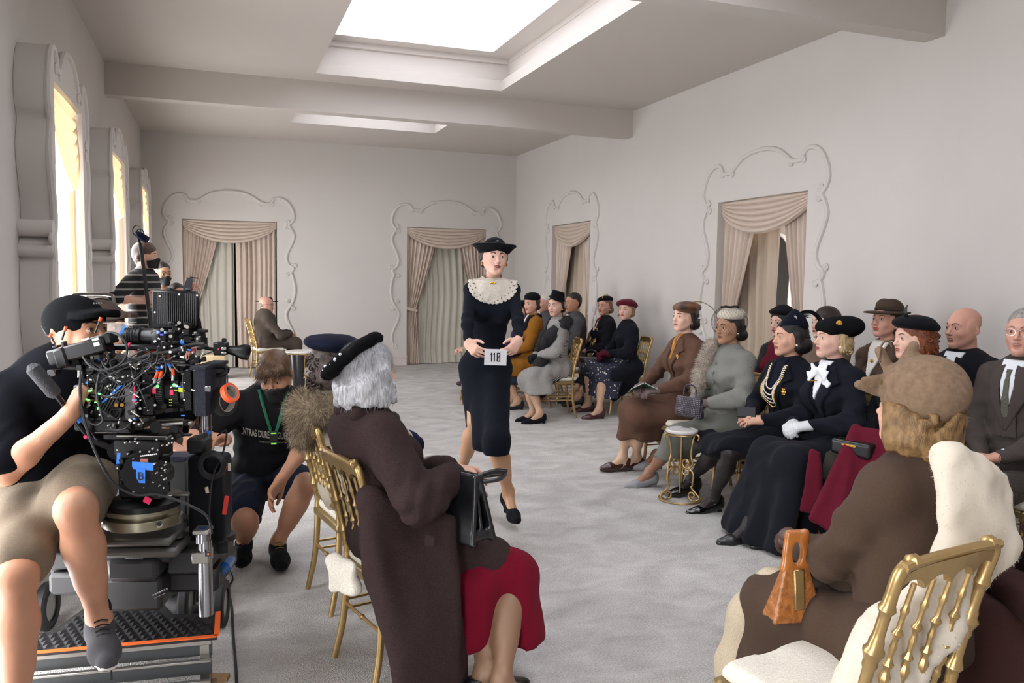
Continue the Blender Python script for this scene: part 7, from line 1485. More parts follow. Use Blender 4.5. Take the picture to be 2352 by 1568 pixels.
for f,l in CH_:
    rz=f.root.rotation_euler[2]; q=f.o+rotz(rz)@np.array([0,.045+f.P[1],0]); 
    if f is fJ: q=at(2128,1290,D=2.0)*np.array([1,1,0])+rotz(rz)@np.array([0,.245,0])
    o_=chair(q,rz,l)
    if f is fJ: o_.scale=(1.10,1.05,1.03)
    if f is fT:
        s=Sdf(); L_=lambda px,py,D:rotz(-rz)@((at(px,py,D=D)-np.array([q[0],q[1],0]))); a_=L_(768,1285,2.98)
        s.quad(L_(765,1275,3.02),L_(812,1290,2.98),L_(815,1345,2.98),L_(768,1340,3.02),.018,.03); s.cap(L_(775,1262,3.02),L_(800,1300,3.0),.016,.02,.02); s.post.append(lambda F,X,Y,Z:F+.006*n3(X,Y,Z,55,3)); V,F=s.mesh(.006); o2=meshobj('cushion_cover_corner',V,F,cushm,o_); o2['label']='crumpled white corner of the cushion cover'

# ---------------------------------------------------------------- scroll-legged little tables
marble=mat('marble_white','#d9d6d3',rough=.25,noise=.05,nscale=9)
def scroll_table(loc,rz,label,r=.105,h=.50,drum=False,rb=.15):
    t=thing('side_table',label,'table',(loc[0],loc[1],0),rz)
    MB().lathe([(.001,h-.012),(r*1.0,h-.012),(r*1.06,h-.006),(r*1.06,h+.006),(r*1.0,h+.012),(r*.86,h+.012),(r*.84,h+.008),(.001,h+.008)],36).obj('marble_top',marble,t)
    mb=MB(); mb.tube([(r*math.cos(a),r*math.sin(a),h-.022) for a in np.linspace(0,2*PI,32,endpoint=False)],.006,6,closed=True); mb.obj('top_ring',gold,t)
    mb=MB(); mb.tube([(rb*math.cos(a),rb*math.sin(a),.008) for a in np.linspace(0,2*PI,36,endpoint=False)],.006,6,closed=True); mb.obj('base_ring',gold,t)
    def sp(cx,cz,r0,turn,s0,s,n=20): return [(cx+r0*(1-.75*i/n)*math.cos(s0+s*turn*2*PI*i/n),cz+r0*(1-.75*i/n)*math.sin(s0+s*turn*2*PI*i/n)) for i in range(n+1)]
    for k in range(3):
        a=2*PI*k/3+PI/6; d=np.array([math.cos(a),math.sin(a),0]); P3=lambda P:[d*x+np.array([0,0,z]) for x,z in P]
        up=spline([(r*1.22,h-.055),(r*1.28,h-.03),(r*1.12,h-.014),(r*.95,h-.03),(r*.80,h*.80),(r*.74,h*.66),(r*.86,h*.56),(r*.80,h*.50)],5)
        P=list(map(tuple,up))+sp(r*.42,h*.545,r*.40,1.2,-.3,-1)
        mb=MB(); mb.tube(P3(P),.0068,8); mb.lathe([(.001,-.009),(.008,0),(.001,.009)],8,P3([P[-1]])[0]); mb.obj('scroll_leg',gold,t)
        lo=sp(r*.42,h*.42,r*.36,1.15,.9,1)[::-1]+list(map(tuple,spline([(r*.72,h*.46),(r*.95,h*.40),(r*.90,h*.24),(r*.85,h*.20),(rb*.98,h*.10),(rb*1.0,.03),(rb*.85,.012)],5)))+sp(rb*.66,.045,.036,1.1,-1.2,-1)
        mb=MB(); mb.tube(P3(lo),.0068,8); mb.obj('scroll_leg',gold,t)
    MB().tube([(0,0,.05),(0,0,h*.35),(0,0,h-.02)],.0055,8).obj('stem',gold,t)
    if drum: MB().lathe([(.001,.03),(r*.5,.03),(r*.55,h*.1),(r*.62,h*.5),(r*.72,h*.9),(r*.72,h-.03),(.001,h-.03)],20).obj('black_core',mat('lacquer_black','#16161c',rough=.3),t)
    return t
p_=at(1568,1150,Z=0); scroll_table((p_[0]+.0,p_[1]+.04),.5,'small gilt scroll-legged side table with a white marble top, before the tweed-coated woman',r=.108,h=.50)
p_=at(692,905,Z=0); scroll_table(p_,.2,'gilt scroll side table with a black core and white top beside the far bald man',r=.19,h=.56,drum=True,rb=.2)
# ---------------------------------------------------------------- camera operator and the camera on its dolly
rub=mat('rubber_black','#141416',rough=.6); anod=mat('anodised_black','#0b0b0d',rough=.36,spec=.3,noise=.1,nscale=40); alu=mat('aluminium','#a6a39c',rough=.32,metal=.9); alud=mat('aluminium_warm','#8f8b78',rough=.35,metal=.85); steel=mat('steel','#b9bcc0',rough=.2,metal=1); tapeb=mat('tape_blue','#2a74d6',rough=.7); tapep=mat('tape_pink','#d81f57',rough=.6); tapeo=mat('tape_orange','#e8541c',rough=.65); grey=mat('plastic_grey','#3b3b3d',rough=.5); redp=mat('red_plastic','#c22a22',rough=.5); screw=mat('screw_bright','#c9c7c0',rough=.3,metal=.6)
Ry=rotz(-YAW)     # rig axes: x to the right along the lens, y away, z up
cap_=mat('cap_black','#0e0f11',rough=.95,bump=.3,bscale=300,dist=.002,spec=.05)
# W operator
H=at(178,762,D=2.98); fW=Fig('camera operator in a black cap, black T-shirt and khaki shorts riding the dolly',(at(118,1130,D=3.02)[0],at(118,1130,D=3.02)[1]),math.radians(180+10),'m',1.03,sk='tan'); f=fW
pz=at(135,1105,D=3.02)[2]; f.P=np.array([0,0,pz]); Hd=f.L(H); f.N=Hd+np.array([.035,-.03,-.165]); f.tw=math.radians(22); f._head((math.radians(44),math.radians(4),math.radians(0)),off=Hd)
f.leg(1,f.L(at(40,1650,D=2.62)),pole=(.0,1,.9),toe=(.1,1,-.1),l=(.44,.43)); f.leg(-1,f.L(at(228,1425,D=2.82)),pole=(.15,1,.6),toe=f.D(at(245,1500,D=2.68)*np.array([1,1,0])-at(228,1425,D=2.82)*np.array([1,1,0])),l=(.42,.41))
f.arm(1,f.L(at(158,955,D=2.72)),pole=f.D(np.array([-.45,-.4,-.9])),d=f.D(at(170,915,D=2.74)-at(150,955,D=2.70)),n=f.D([.8,.6,0]),curl=.75,thumb=.5); f.arm(-1,f.L(at(300,1000,D=3.12)),pole=(-1,-.2,-.8),d=f.D([.9,.1,.2]),n=(0,0,-1),curl=.6)
f.build_body(hair='#2b201a',mask=False,armfine=True,lips='#8f5a4c',thigh=1.0,gaze=f.Rh@np.array([0,1,.1]))
c=f.torso(.026,waist=1.15); f.arms(c,.030,upto=.42); f.gar('t_shirt',c,mat('tee_operator','#0d0e12',rough=.95,bump=.3,bscale=300,dist=.002,spec=.05),wr=.007,wf=14)
s=Sdf(); s.ell(f.P+np.array([0,-.01,.02]),(.205,.17,.14),.05)
for e in(-1,1): s.cap(f.Hp[e],f.Hp[e]+(f.kn[e]-f.Hp[e])*(.80 if e>0 else .66),.128,.112,.05)
khk=cloth('cotton_khaki','#75695a',noise=.08); f.gar('shorts',s,khk,wr=.007)
MB().box(f.L(at(132,1135,D=2.80)),(.012,.006,.028),bev=.003).obj('belt_end',rub,f.root)
s=Sdf().ell((0,-.012,.060),(.090,.108,.088),.01); s.ell((0,.155,-.02),(.12,.09,.085),.012,mode='s'); 
f.hgar('hair',Sdf().ell((0,-.045,.03),(.081,.078,.07),.02),hairm('#2b201a'),wr=0)
def peak(X,Y,Z):
    yy=Y-.075; w_=.082*np.sqrt(np.clip(1-(np.clip(yy,-.02,.085)/.088)**2,0,1)); zz=.072+.10*np.clip(.0,0,1)-2.2*X**2-.10*yy+.018; return np.maximum(np.maximum(np.abs(Z-zz)-.0025,np.abs(X)-w_),np.maximum(-.02-yy,yy-.086))*.6
s.fnop(peak,(-.1,.04,.03),(.1,.17,.12),.006); f.hgar('cap',s,cap_,h=.0045,wr=0)
mb=MB(); 
for i in range(4): mb.box(f.Rh@np.array([-.030+.009*i,.088-.002*i,.100])+f.H,(.003,.001,.003),f.Rh)
mb.obj('cap_mark',mat('thread_grey','#8a8a8c'),f.root); o=f.shoe(-1,mat('knit_grey','#3c3a3e',rough=.9,bump=.5,bscale=300,dist=.002),'sport',sole='#c9c4bb'); f.shoe(1,mat('knit_grey','#3c3a3e'),'sport',sole='#c9c4bb'); 
s=Sdf().cap(f.an[-1]+np.array([0,0,.045]),f.an[-1]-np.array([0,0,.01]),.040,.042,.01); V,F=s.mesh(.005); meshobj('sock',V,F,rub,f.root)
# wireless pack on his hip
t=thing('wireless_pack','black radio pack with a looped lead clipped on the operator\'s belt','radio',tuple(at(42,1125,D=2.98)),-.3); MB().box((0,0,0),(.030,.025,.075),bev=.008).obj('case',rub,t); MB().box((.05,-.02,.0),(.035,.02,.045),bev=.006).obj('pouch',rub,t); mb=MB(); mb.tube(spline([(0,0,.07),(-.035,0,.12),(-.06,0,.06),(-.05,0,-.02),(-.02,0,-.05)],6),.0028,5); mb.obj('lead',mat('lead_dark','#2a1c1c',rough=.6),t)
# second crew man behind him
fB2=Fig('crew man in a brown cap behind the camera operator',at(232,1200,D=3.9)[:2],math.radians(180+60),'m',1.0,sk='tan'); f=fB2; Hd=f.L(at(236,752,D=3.9)); f.P=np.array([0,0,.60]); f.N=Hd+np.array([0,-.05,-.158]); f.tw=0; f._head((0,0,0),off=Hd); f.leg(1,(.1,.35,.1));f.leg(-1,(-.1,.3,.1)); f.arm(1,(.1,.4,.8));f.arm(-1,(-.1,.42,.8)); f.build_body(legfine=False,mask=True); c=f.torso(.02); f.arms(c,.02,upto=.95); f.gar('t_shirt',c,rub); s=Sdf();s.ell(f.P,(.17,.14,.13),.04);f.legs(s,.02,.04);f.gar('trousers',s,rub)
for e in(-1,1): f.shoe(e,rub,'sport')
s=Sdf().ell((0,-.012,.060),(.088,.106,.086),.01); s.ell((0,.155,-.02),(.12,.09,.085),.012,mode='s'); s.fnop(peak,(-.1,.04,.03),(.1,.17,.12),.006); f.hgar('cap',s,mat('cap_brown','#3a2a22',rough=.85),wr=0)
# --- the camera: one thing
cam_t=thing('cinema_camera','large black cinema camera with lens, matte box and viewfinder before the operator','film camera',tuple(at(330,900,D=2.86)),-YAW); O=np.array(cam_t.location)
def lc(px,py,dv=0.): return Ry.T@(at(px,py,D=2.86+dv)-O)
def part(name,m,fn,parent=None,sm=True,label=None):
    mb=MB(); fn(mb); o=mb.obj(name,m,parent or cam_t,sm)
    if label: o['label']=label
    if name in STUFF: o['kind']='stuff'
    return o
STUFF=('fittings','small_screws','small_connectors','tiny_marks','tiny_blue_marks','tiny_green_marks','cable_bundle','head_screws','finder_screws','connectors','arm_screws','monitor_screws','gear_teeth','top_lens_ribs','cable_bits','head_lettering','monitor_ribs','side_panel','matte_strips','gold_connectors','small_lettering','viewfinder_labels','lens_tape_yellow')
def each(name,m,fns,parent=None):
    for fn in fns: part(name,m,fn,parent)
def pbx(mb,x0,y0,x1,y1,dv,dep,bev=.005,R=None):
    c_=(lc(x0,y0,dv)+lc(x1,y1,dv))/2; w_=abs(lc(x1,y0,dv)[0]-lc(x0,y0,dv)[0])/2; h_=abs(lc(x0,y0,dv)[2]-lc(x0,y1,dv)[2])/2; mb.box(c_,(w_,dep,h_),R,bev=bev); return c_
X1=np.array([1.,0,0])
body=part('body',anod,lambda mb:(pbx(mb,222,838,342,962,0,.075,.008),pbx(mb,228,958,320,990,.0,.06,.005),pbx(mb,340,852,372,950,0,.06,.006)))
part('side_panel',mat('panel_ribbed','#26262a',rough=.5),lambda mb:[mb.box(lc(236+7*i,912,-.078)+0*X1,(.0022,.003,.055),roty(.5)) for i in range(11)])
part('tape_stripe',tapeb,lambda mb:mb.box(lc(258,903,-.084),(.0035,.001,.048),roty(.82)))
part('port_block',grey,lambda mb:(pbx(mb,186,880,226,985,-.02,.05,.005),pbx(mb,300,884,328,960,-.03,.05,.006)))
R1=random.Random(11)
part('connectors',screw,lambda mb:[mb.cyl(lc(x,y,-.075),lc(x,y,-.095),.003+.002*R1.random(),10) for x,y in ((196,905),(205,930),(199,955),(210,892),(308,880),(312,905),(316,925),(308,945),(322,938),(306,918),(330,875),(300,967),(352,870),(356,890),(356,930))])
part('gold_connectors',mat('brass','#c79a4a',rough=.3,metal=.9),lambda mb:[mb.cyl(lc(x,y,-.07),lc(x,y,-.10),.0065,10) for x,y in((267,930),(280,930),(204,920),(201,896))])
part('round_port',anod,lambda mb:(mb.tube([lc(262,947,-.08)+np.array([.022*math.cos(a),0,.022*math.sin(a)]) for a in np.linspace(0,2*PI,18,endpoint=False)],.004,6,closed=True),mb.tube([lc(262,947,-.082)+np.array([.012*math.cos(a),0,.012*math.sin(a)]) for a in np.linspace(0,2*PI,14,endpoint=False)],.003,6,closed=True)))
Lx=lc(350,893,0); e0=lc(350,893)[0]
part('lens',anod,lambda mb:mb.lathe([(.001,0),(.050,0),(.052,.03),(.060,.034),(.060,.062),(.055,.066),(.055,.085),(.062,.089),(.062,.112),(.056,.116),(.058,.14),(.066,.15),(.066,.165),(.001,.166)],32,Lx,(1,0,0)))
part('gear_teeth',rub,lambda mb:[mb.box(Lx+np.array([xx,.061*math.cos(a),.061*math.sin(a)]),(.011,.002,.002),rotx(a)) for xx in(.048,.100) for a in np.linspace(0,2*PI,48,endpoint=False)])
each('lens_tape',tapep,[(lambda mb,x=x,y=y:mb.box(lc(x,y,-.067),(.006,.001,.009))) for x,y in((354,898),(394,901))]); part('lens_tape_yellow',mat('tape_yellow','#b9c21c',rough=.6),lambda mb:(mb.box(lc(415,895,-.067),(.0075,.001,.0075)),mb.box(lc(404,896,-.066),(.006,.001,.0012)),[mb.box(lc(390+4*(i%2),918+6*(i//2),-.063),(.0022,.001,.0012)) for i in range(6)]))
def txt(name,s,size,pos,m,R,parent,bold=.0,xs=1.):
    cu=bpy.data.curves.new('t','FONT'); cu.body=s; cu.size=size; cu.align_x='CENTER'; cu.extrude=.0004; cu.offset=bold; cu.resolution_u=3
    o=bpy.data.objects.new('t',cu); C.objects.link(o); dg=bpy.context.evaluated_depsgraph_get(); me=bpy.data.meshes.new_from_object(o.evaluated_get(dg)); bpy.data.objects.remove(o)
    for v in me.vertices: x,y,z=v.co; q=R@np.array([x*xs,-z,y]); v.co=q+np.asarray(pos)
    me.materials.clear(); me.materials.append(m); oo=bpy.data.objects.new(name,me); link(oo,parent); return oo
whi=mat('marking_white','#c9c9c9',rough=.7); I3=np.eye(3)
txt('focal_mark','105',.017,lc(429,899,-.068),whi,I3,cam_t,bold=.0005)
each('green_leds',mat('led_green_on','#5ff06a',emit=1.5),[(lambda mb,x=x,y=y:mb.lathe([(.001,-.001),(.006,0),(.001,.001)],10,lc(x,y,-.07),(0,-1,0))) for x,y in((362,887),(400,884))])
part('top_rod',alu,lambda mb:(mb.cyl(lc(236,866,-.05),lc(352,861,-.05),.0095,14),mb.cyl(lc(372,860,-.03),lc(430,857,-.03),.0085,12)))
part('rod_tape',tapep,lambda mb:(mb.cyl(lc(303,864,-.05),lc(309,864,-.05),.0105,14),mb.box(lc(308,905,-.088),(.0045,.0015,.028)),mb.cyl(lc(296,795,-.03),lc(301,795,-.03),.013,12)))
part('lens_motor',anod,lambda mb:(mb.cyl(lc(372,842,-.04),lc(372,866,-.04),.020,16),mb.cyl(lc(402,842,-.04),lc(402,868,-.04),.020,16),pbx(mb,355,830,420,846,-.03,.03,.005)))
each('orange_plugs',tapeo,[(lambda mb,a=a,b=b,c_=c_,d_=d_:mb.cyl(lc(a,b,-.075),lc(c_,d_,-.075),.0055,8)) for a,b,c_,d_ in((363,852,357,868),(372,852,367,868),(397,846,398,862))])
each('plug_ends',mat('plug_silver','#b8b8b8',rough=.3,metal=.6),[(lambda mb,a=a,b=b,c_=c_,d_=d_:mb.cyl(lc(a,b,-.075),lc(c_,d_,-.075),.0048,8)) for a,b,c_,d_ in((357,868,354,880),(367,868,364,880),(398,862,397,874),(236,835,246,836))])
each('blue_sleeves',tapeb,[(lambda mb,a=a,b=b,c_=c_,d_=d_:mb.cyl(lc(a,b,-.075),lc(c_,d_,-.075),.0058,8)) for a,b,c_,d_ in((365,842,361,852),(374,838,371,846),(386,834,392,842),(226,824,236,824),(330,830,336,826))])
part('matte_box',anod,lambda mb:(pbx(mb,446,842,462,935,-.0,.085,.004),pbx(mb,466,838,474,938,0,.09,.003),pbx(mb,440,848,448,930,0,.07,.003),pbx(mb,462,934,476,944,0,.07,.002)))
part('matte_strips',screw,lambda mb:[pbx(mb,x,y0,x+3,y1,-.092,.002,.0) for x,y0,y1 in((452,858,880),(452,884,914),(452,917,927),(460,856,876),(460,880,905),(460,914,926))])
part('matte_flag',mat('cloth_duvetyne','#161724',rough=.95,bump=.4,bscale=300),lambda mb:(pbx(mb,472,836,498,946,.0,.10,.003),pbx(mb,464,834,500,842,.0,.11,.002)),label='dark cloth-covered flag on the matte box')
part('flag_clip',steel,lambda mb:(pbx(mb,470,886,484,900,-.103,.003,.003),mb.cyl(lc(478,893,-.105),lc(478,893,-.112),.005,10)))
part('hood_handle',anod,lambda mb:mb.tube(spline([lc(498,842,-.02),lc(514,842,-.02),lc(522,848,-.02),lc(514,858,-.02),lc(498,862,-.02)],5),.009,8))
# viewfinder, handle, monitor and arms
Rv=roty(-.28)
part('viewfinder',anod,lambda mb:(mb.box(lc(185,805,-.09),(.100,.035,.026),Rv,bev=.006),mb.box(lc(152,820,-.09),(.022,.040,.034),Rv,bev=.008),mb.box(lc(240,780,-.09),(.035,.028,.018),Rv,bev=.004)))
part('viewfinder_labels',whi,lambda mb:(mb.box(lc(222,790,-.128),(.010,.001,.006),Rv),mb.box(lc(219,779,-.128),(.011,.001,.004),Rv),mb.box(lc(196,779,-.124),(.014,.001,.003),Rv),mb.box(lc(186,791,-.122),(.018,.001,.0015),Rv)))
each('toggle',tapeo,[(lambda mb,a=a,b=b:mb.cyl(lc(a,b,-.10),lc(a+3,b-8,-.10),.0055,8)) for a,b in((115,774),(149,758),(229,737))]); each('toggle_stem',rub,[(lambda mb,a=a,b=b,c_=c_,d_=d_:mb.cyl(lc(a,b,-.10),lc(c_,d_,-.10),.0035,6)) for a,b,c_,d_ in((116,772,104,768),(150,756,142,780),(229,737,218,765),(118,774,126,790))])
part('finder_plate',anod,lambda mb:(pbx(mb,150,818,225,850,-.05,.02,.004),mb.cyl(lc(172,834,-.07),lc(172,834,-.10),.014,12)))
part('finder_screws',screw,lambda mb:[mb.cyl(lc(x,y,-.07),lc(x,y,-.088),.0042,10) for x,y in((190,816),(203,811),(210,821),(196,825),(223,817),(131,805),(150,840),(170,820))])
part('knob_post',steel,lambda mb:(mb.cyl(lc(184,846,-.09),lc(184,866,-.09),.009,12),mb.cyl(lc(250,831,-.06),lc(274,830,-.06),.007,10)))
part('top_handle',anod,lambda mb:(pbx(mb,258,790,372,804,-.03,.012,.005),pbx(mb,318,800,330,845,-.03,.012,.003),pbx(mb,248,800,262,842,-.03,.012,.003),pbx(mb,372,782,390,812,-.03,.015,.004)))
part('top_lens',anod,lambda mb:(mb.lathe([(.001,0),(.030,0),(.030,.03),(.034,.034),(.034,.06),(.028,.064),(.030,.10),(.036,.11),(.036,.13),(.001,.131)],24,lc(288,772,.0),(1,0,0)),pbx(mb,352,756,392,792,.0,.03,.006)))
part('top_lens_ribs',rub,lambda mb:[mb.box(lc(292+0*i,757+6*i,-.034),(.0015,.001,.0010)) for i in range(5)]+[mb.tube([lc(x,772,0)+np.array([0,.0345*math.cos(a),.0345*math.sin(a)]) for a in np.linspace(0,2*PI,20,endpoint=False)],.0015,5,closed=True) for x in(300,306,312,318)])
each('knob_lights',mat('knob_blue','#8aa6e8',rough=.3),[(lambda mb,x=x:mb.cyl(lc(x,766,-.04),lc(x,760,-.04),.006,10)) for x in(364,381)]); part('blue_led',mat('led_blue','#4a4cf0',emit=1.2),lambda mb:pbx(mb,368,767,375,770,-.045,.002,0))
part('blue_tape_flag',tapeb,lambda mb:mb.box(lc(281,758,-.05),(.0045,.001,.020),roty(.5)))
part('perspex_shade',mat('perspex','#a8a49e',rough=.08,alpha=.35,spec=.8),lambda mb:(mb.box(lc(276,762,.03),(.045,.001,.030)),mb.box(lc(276,741,.03),(.045,.03,.001))))
part('loop_cable',rub,lambda mb:(mb.tube(spline([lc(180,800,-.11),lc(205,838,-.13),lc(240,850,-.13),lc(280,832,-.12),lc(292,800,-.11),lc(276,772,-.11),lc(246,764,-.10),lc(226,785,-.09)],8),.0042,6),mb.tube(spline([lc(222,802,-.10),lc(240,803,-.11),lc(250,820,-.11),lc(240,845,-.10),lc(222,866,-.09)],7),.003,6),mb.tube(spline([lc(250,850,-.10),lc(300,832,-.09),lc(345,815,-.08),lc(400,806,-.07),lc(440,792,-.05),lc(470,790,-.05)],8),.008,8),mb.tube(spline([lc(228,860,-.10),lc(222,900,-.11),lc(232,945,-.12),lc(236,965,-.11),lc(222,975,-.10),lc(208,970,-.10)],7),.0045,6),mb.tube(spline([lc(350,812,-.06),lc(380,828,-.06),lc(420,826,-.06),lc(452,820,-.06),lc(490,806,-.06)],7),.0028,6)))
part('cable_bits',rub,lambda mb:[mb.tube(spline([lc(x0,y0,-.09),lc((x0+x1)/2+R1.uniform(-12,12),(y0+y1)/2+R1.uniform(4,22),-.11),lc(x1,y1,-.08)],6),.0026,5) for x0,y0,x1,y1 in((190,830,215,880),(198,905,240,860),(215,930,300,975),(300,840,345,880),(345,820,375,850),(330,850,300,905),(395,835,430,850),(240,985,310,960),(186,905,170,950),(205,985,230,1010),(256,850,300,872),(362,800,330,830),(315,880,340,940),(420,862,436,900))])
part('pan_handle',anod,lambda mb:(mb.cyl(lc(120,895,-.16),lc(205,1005,-.07),.0095,10),mb.cyl(lc(205,1005,-.07),lc(262,1030,-.04),.013,10))); part('foam_grip',mat('foam_grey','#3a3a3d',rough=.95,bump=.5,bscale=200),lambda mb:mb.tube([lc(70,838,-.19),lc(76,846,-.19),lc(124,902,-.155),lc(132,908,-.15)],[.012,.0235,.0235,.014],16),label='charcoal foam grip on the pan handle'); each('grip_tape',tapeb,[(lambda mb,a=a,b=b,c_=c_,d_=d_:mb.cyl(lc(a,b,-.12),lc(c_,d_,-.115),.0115,10)) for a,b,c_,d_ in((166,942,172,950),(180,960,186,968))]); part('pink_tag',tapep,lambda mb:mb.box(lc(197,1003,-.10),(.007,.004,.006),roty(-.5),bev=.002))
part('zoom_control',anod,lambda mb:(pbx(mb,494,785,522,815,-.04,.022,.004),pbx(mb,510,776,519,792,-.04,.008,.003),mb.lathe([(.001,0),(.014,0),(.018,.03),(.027,.055),(.027,.072),(.022,.074),(.001,.060)],20,lc(522,803,-.04),(1,0,-.12)),mb.cyl(lc(458,796,-.05),lc(494,803,-.04),.006,8)))
part('zoom_buttons',alu,lambda mb:(pbx(mb,508,797,520,804,-.064,.003,.002),pbx(mb,508,808,520,814,-.064,.003,.002))); part('zoom_dot',tapep,lambda mb:mb.lathe([(.001,-.001),(.003,0),(.001,.001)],8,lc(502,802,-.064),(0,-1,0)))
part('red_cap',mat('red_dark','#7c1a1c',rough=.4),lambda mb:mb.lathe([(.001,-.004),(.010,-.003),(.010,.003),(.001,.004)],14,lc(443,806,-.06),(0,-1,0)))
part('arm_joints',anod,lambda mb:(mb.cyl(lc(462,795,-.02),lc(462,775,-.02),.021,16),mb.cyl(lc(458,760,-.02),lc(462,780,-.02),.018,16),mb.tube([lc(398,787,-.03),lc(430,784,-.03),lc(458,783,-.02)],[.010,.008,.010],10),mb.tube([lc(420,746,-.0),lc(440,752,-.0),lc(455,764,-.01)],[.008,.007,.010],8),mb.cyl(lc(428,758,0),lc(428,776,0),.010,8),mb.cyl(lc(410,746,0),lc(410,756,0),.009,8)))
part('arm_band',tapeb,lambda mb:mb.cyl(lc(417,786,-.03),lc(425,785,-.03),.0108,12)); part('arm_screws',screw,lambda mb:[mb.cyl(lc(x,y,-.05),lc(x,y,-.062),.006,10) for x,y in((411,741,),(426,749),(430,751),(392,772),(372,757))])
# field monitor: ribbed back
def mon(mb):
    c_=lc(404,711,-.01); mb.box(c_,(.081,.012,.068),roty(.03),bev=.010); mb.box(c_+np.array([.0,-.012,.0]),(.079,.006,.066),roty(.03),bev=.006)
monitor=part('monitor',anod,mon,label='black ribbed back of the field monitor')
part('monitor_ribs',rub,lambda mb:[mb.box(lc(404,709,-.030)+roty(.03)@np.array([-.060+.0068*i,0,0]),(.0018,.004,.055),roty(.03)) for i in range(20)])
part('monitor_knobs',rub,lambda mb:(pbx(mb,382,660,395,666,-.01,.008,.002),pbx(mb,428,661,441,667,-.01,.008,.002))); part('monitor_screws',screw,lambda mb:[mb.lathe([(.001,-.001),(.0035,0),(.001,.001)],8,lc(x,y,-.040),(0,-1,0)) for x,y in((412,676),(356,717),(367,680),(453,678))])
part('rods',alu,lambda mb:(mb.cyl(lc(270,984,-.03),lc(336,981,-.03),.0080,12),mb.cyl(lc(370,976,-.03),lc(442,971,-.03),.0080,12),mb.cyl(lc(360,966,.03),lc(422,963,.03),.0055,12)))
part('base_plate',anod,lambda mb:(pbx(mb,255,990,400,1004,.0,.06,.004),pbx(mb,262,960,345,978,.0,.05,.004),mb.cyl(lc(358,980,-.06),lc(358,980,-.09),.019,20),mb.cyl(lc(386,1010,-.05),lc(400,1000,-.05),.016,12)))
part('scale_rail',alu,lambda mb:(pbx(mb,268,1001,392,1003,-.062,.001,0),pbx(mb,218,993,268,994,-.062,.001,0)))
# --- remote/fluid head
head=part('tilt_head',anod,lambda mb:(pbx(mb,276,1004,384,1052,-.01,.055,.006),pbx(mb,285,1045,380,1140,-.01,.05,.010),mb.cyl(lc(330,1085,-.06),lc(330,1085,-.085),.068,32),mb.cyl(lc(372,1085,-.055),lc(372,1085,-.08),.040,24),mb.cyl(lc(268,1035,-.0),lc(268,1035,-.06),.030,20),mb.cyl(lc(364,1122,-.05),lc(364,1122,-.085),.034,20)))
part('head_screws',screw,lambda mb:[mb.lathe([(.0005,-.002),(.0034,-.001),(.0028,.002),(.0005,.002)],8,lc(x,y,-.090),(0,-1,0)) for x,y in((298,1015),(310,1013),(360,1009),(322,1037),(343,1037),(362,1033),(269,1033),(388,1017),(396,1006),(395,1016),(381,1061),(371,1075),(380,1083),(361,1085),(349,1088),(371,1092),(352,1107),(382,1098),(305,1062),(305,1090),(305,1114),(306,1128),(335,1138),(366,1138),(376,1120),(270,1075),(285,1084),(330,1120))])
part('head_lettering',whi,lambda mb:[mb.box(lc(324+4.4*i,1047-.6*i,-.091),(.0022,.0006,.0022)) for i in range(9)],label='small illegible white lettering'); part('head_sticker',mat('sticker_red','#9a5a50',rough=.7),lambda mb:pbx(mb,322,1053,340,1061,-.092,.0006,0))
part('blue_tape',tapeb,lambda mb:mb.box(lc(328,1070,-.096),(.036,.0008,.013),roty(.05))); part('blue_tape',tapeb,lambda mb:mb.box(lc(323,1092,-.0962),(.0155,.0008,.025),roty(.03))); part('blue_tape',tapeb,lambda mb:mb.box(lc(272,1054,-.062),(.006,.0008,.022),roty(.1)))
txt('tape_letter','B',.040,lc(323,1102,-.0975),mat('ink_black','#17171a'),I3,cam_t,bold=-.0004)
part('pan_disc',anod,lambda mb:mb.lathe([(.001,0),(.095,0),(.118,-.012),(.122,-.03),(.001,-.03)],40,lc(330,1140,.03)+np.array([0,0,.0])))
part('disc_rings',alud,lambda mb:(mb.lathe([(.110,-.030),(.126,-.030),(.126,-.044),(.110,-.044)],48,lc(326,1140,.03)),mb.lathe([(.100,-.060),(.124,-.060),(.126,-.064),(.126,-.092),(.120,-.096),(.001,-.096)],48,lc(326,1140,.03)),mb.lathe([(.001,-.040),(.100,-.040),(.100,-.062)],32,lc(326,1140,.03))),label='two brushed champagne-coloured discs of the pan head')
part('disc_offset',alu,lambda mb:(mb.lathe([(.001,.0),(.062,.0),(.062,-.03),(.070,-.032),(.070,-.062),(.001,-.062)],32,lc(372,1160,.06)),mb.lathe([(.001,0),(.050,0),(.054,-.008),(.001,-.01)],28,lc(382,1130,.08)),mb.cyl(lc(400,1136,.05),lc(434,1134,.05),.008,10),mb.cyl(lc(365,1200,-.03),lc(365,1204,-.05),.012,14)))
part('disc_hole',rub,lambda mb:mb.cyl(lc(366,1203,-.052),lc(366,1203,-.056),.008,12)); each('disc_knobs',mat('knob_white','#d3d1cc',rough=.4),[(lambda mb,x=x,y=y:mb.lathe([(.001,-.004),(.012,-.002),(.010,.004),(.001,.005)],10,lc(x,y,-.05))) for x,y in((262,1171),(343,1172))]); part('pink_ribbon',tapep,lambda mb:mb.box(lc(339,1148,-.075),(.012,.003,.011),roty(.5)))
part('hanging_cable',rub,lambda mb:(mb.tube(spline([lc(186,860,-.10),lc(184,905,-.13),lc(195,970,-.15),lc(225,1050,-.16),lc(262,1110,-.14),lc(310,1136,-.12),lc(365,1136,-.10),lc(430,1158,-.08),lc(475,1185,-.06),lc(487,1225,-.05)],9),.0046,6),))
RC=random.Random(5)
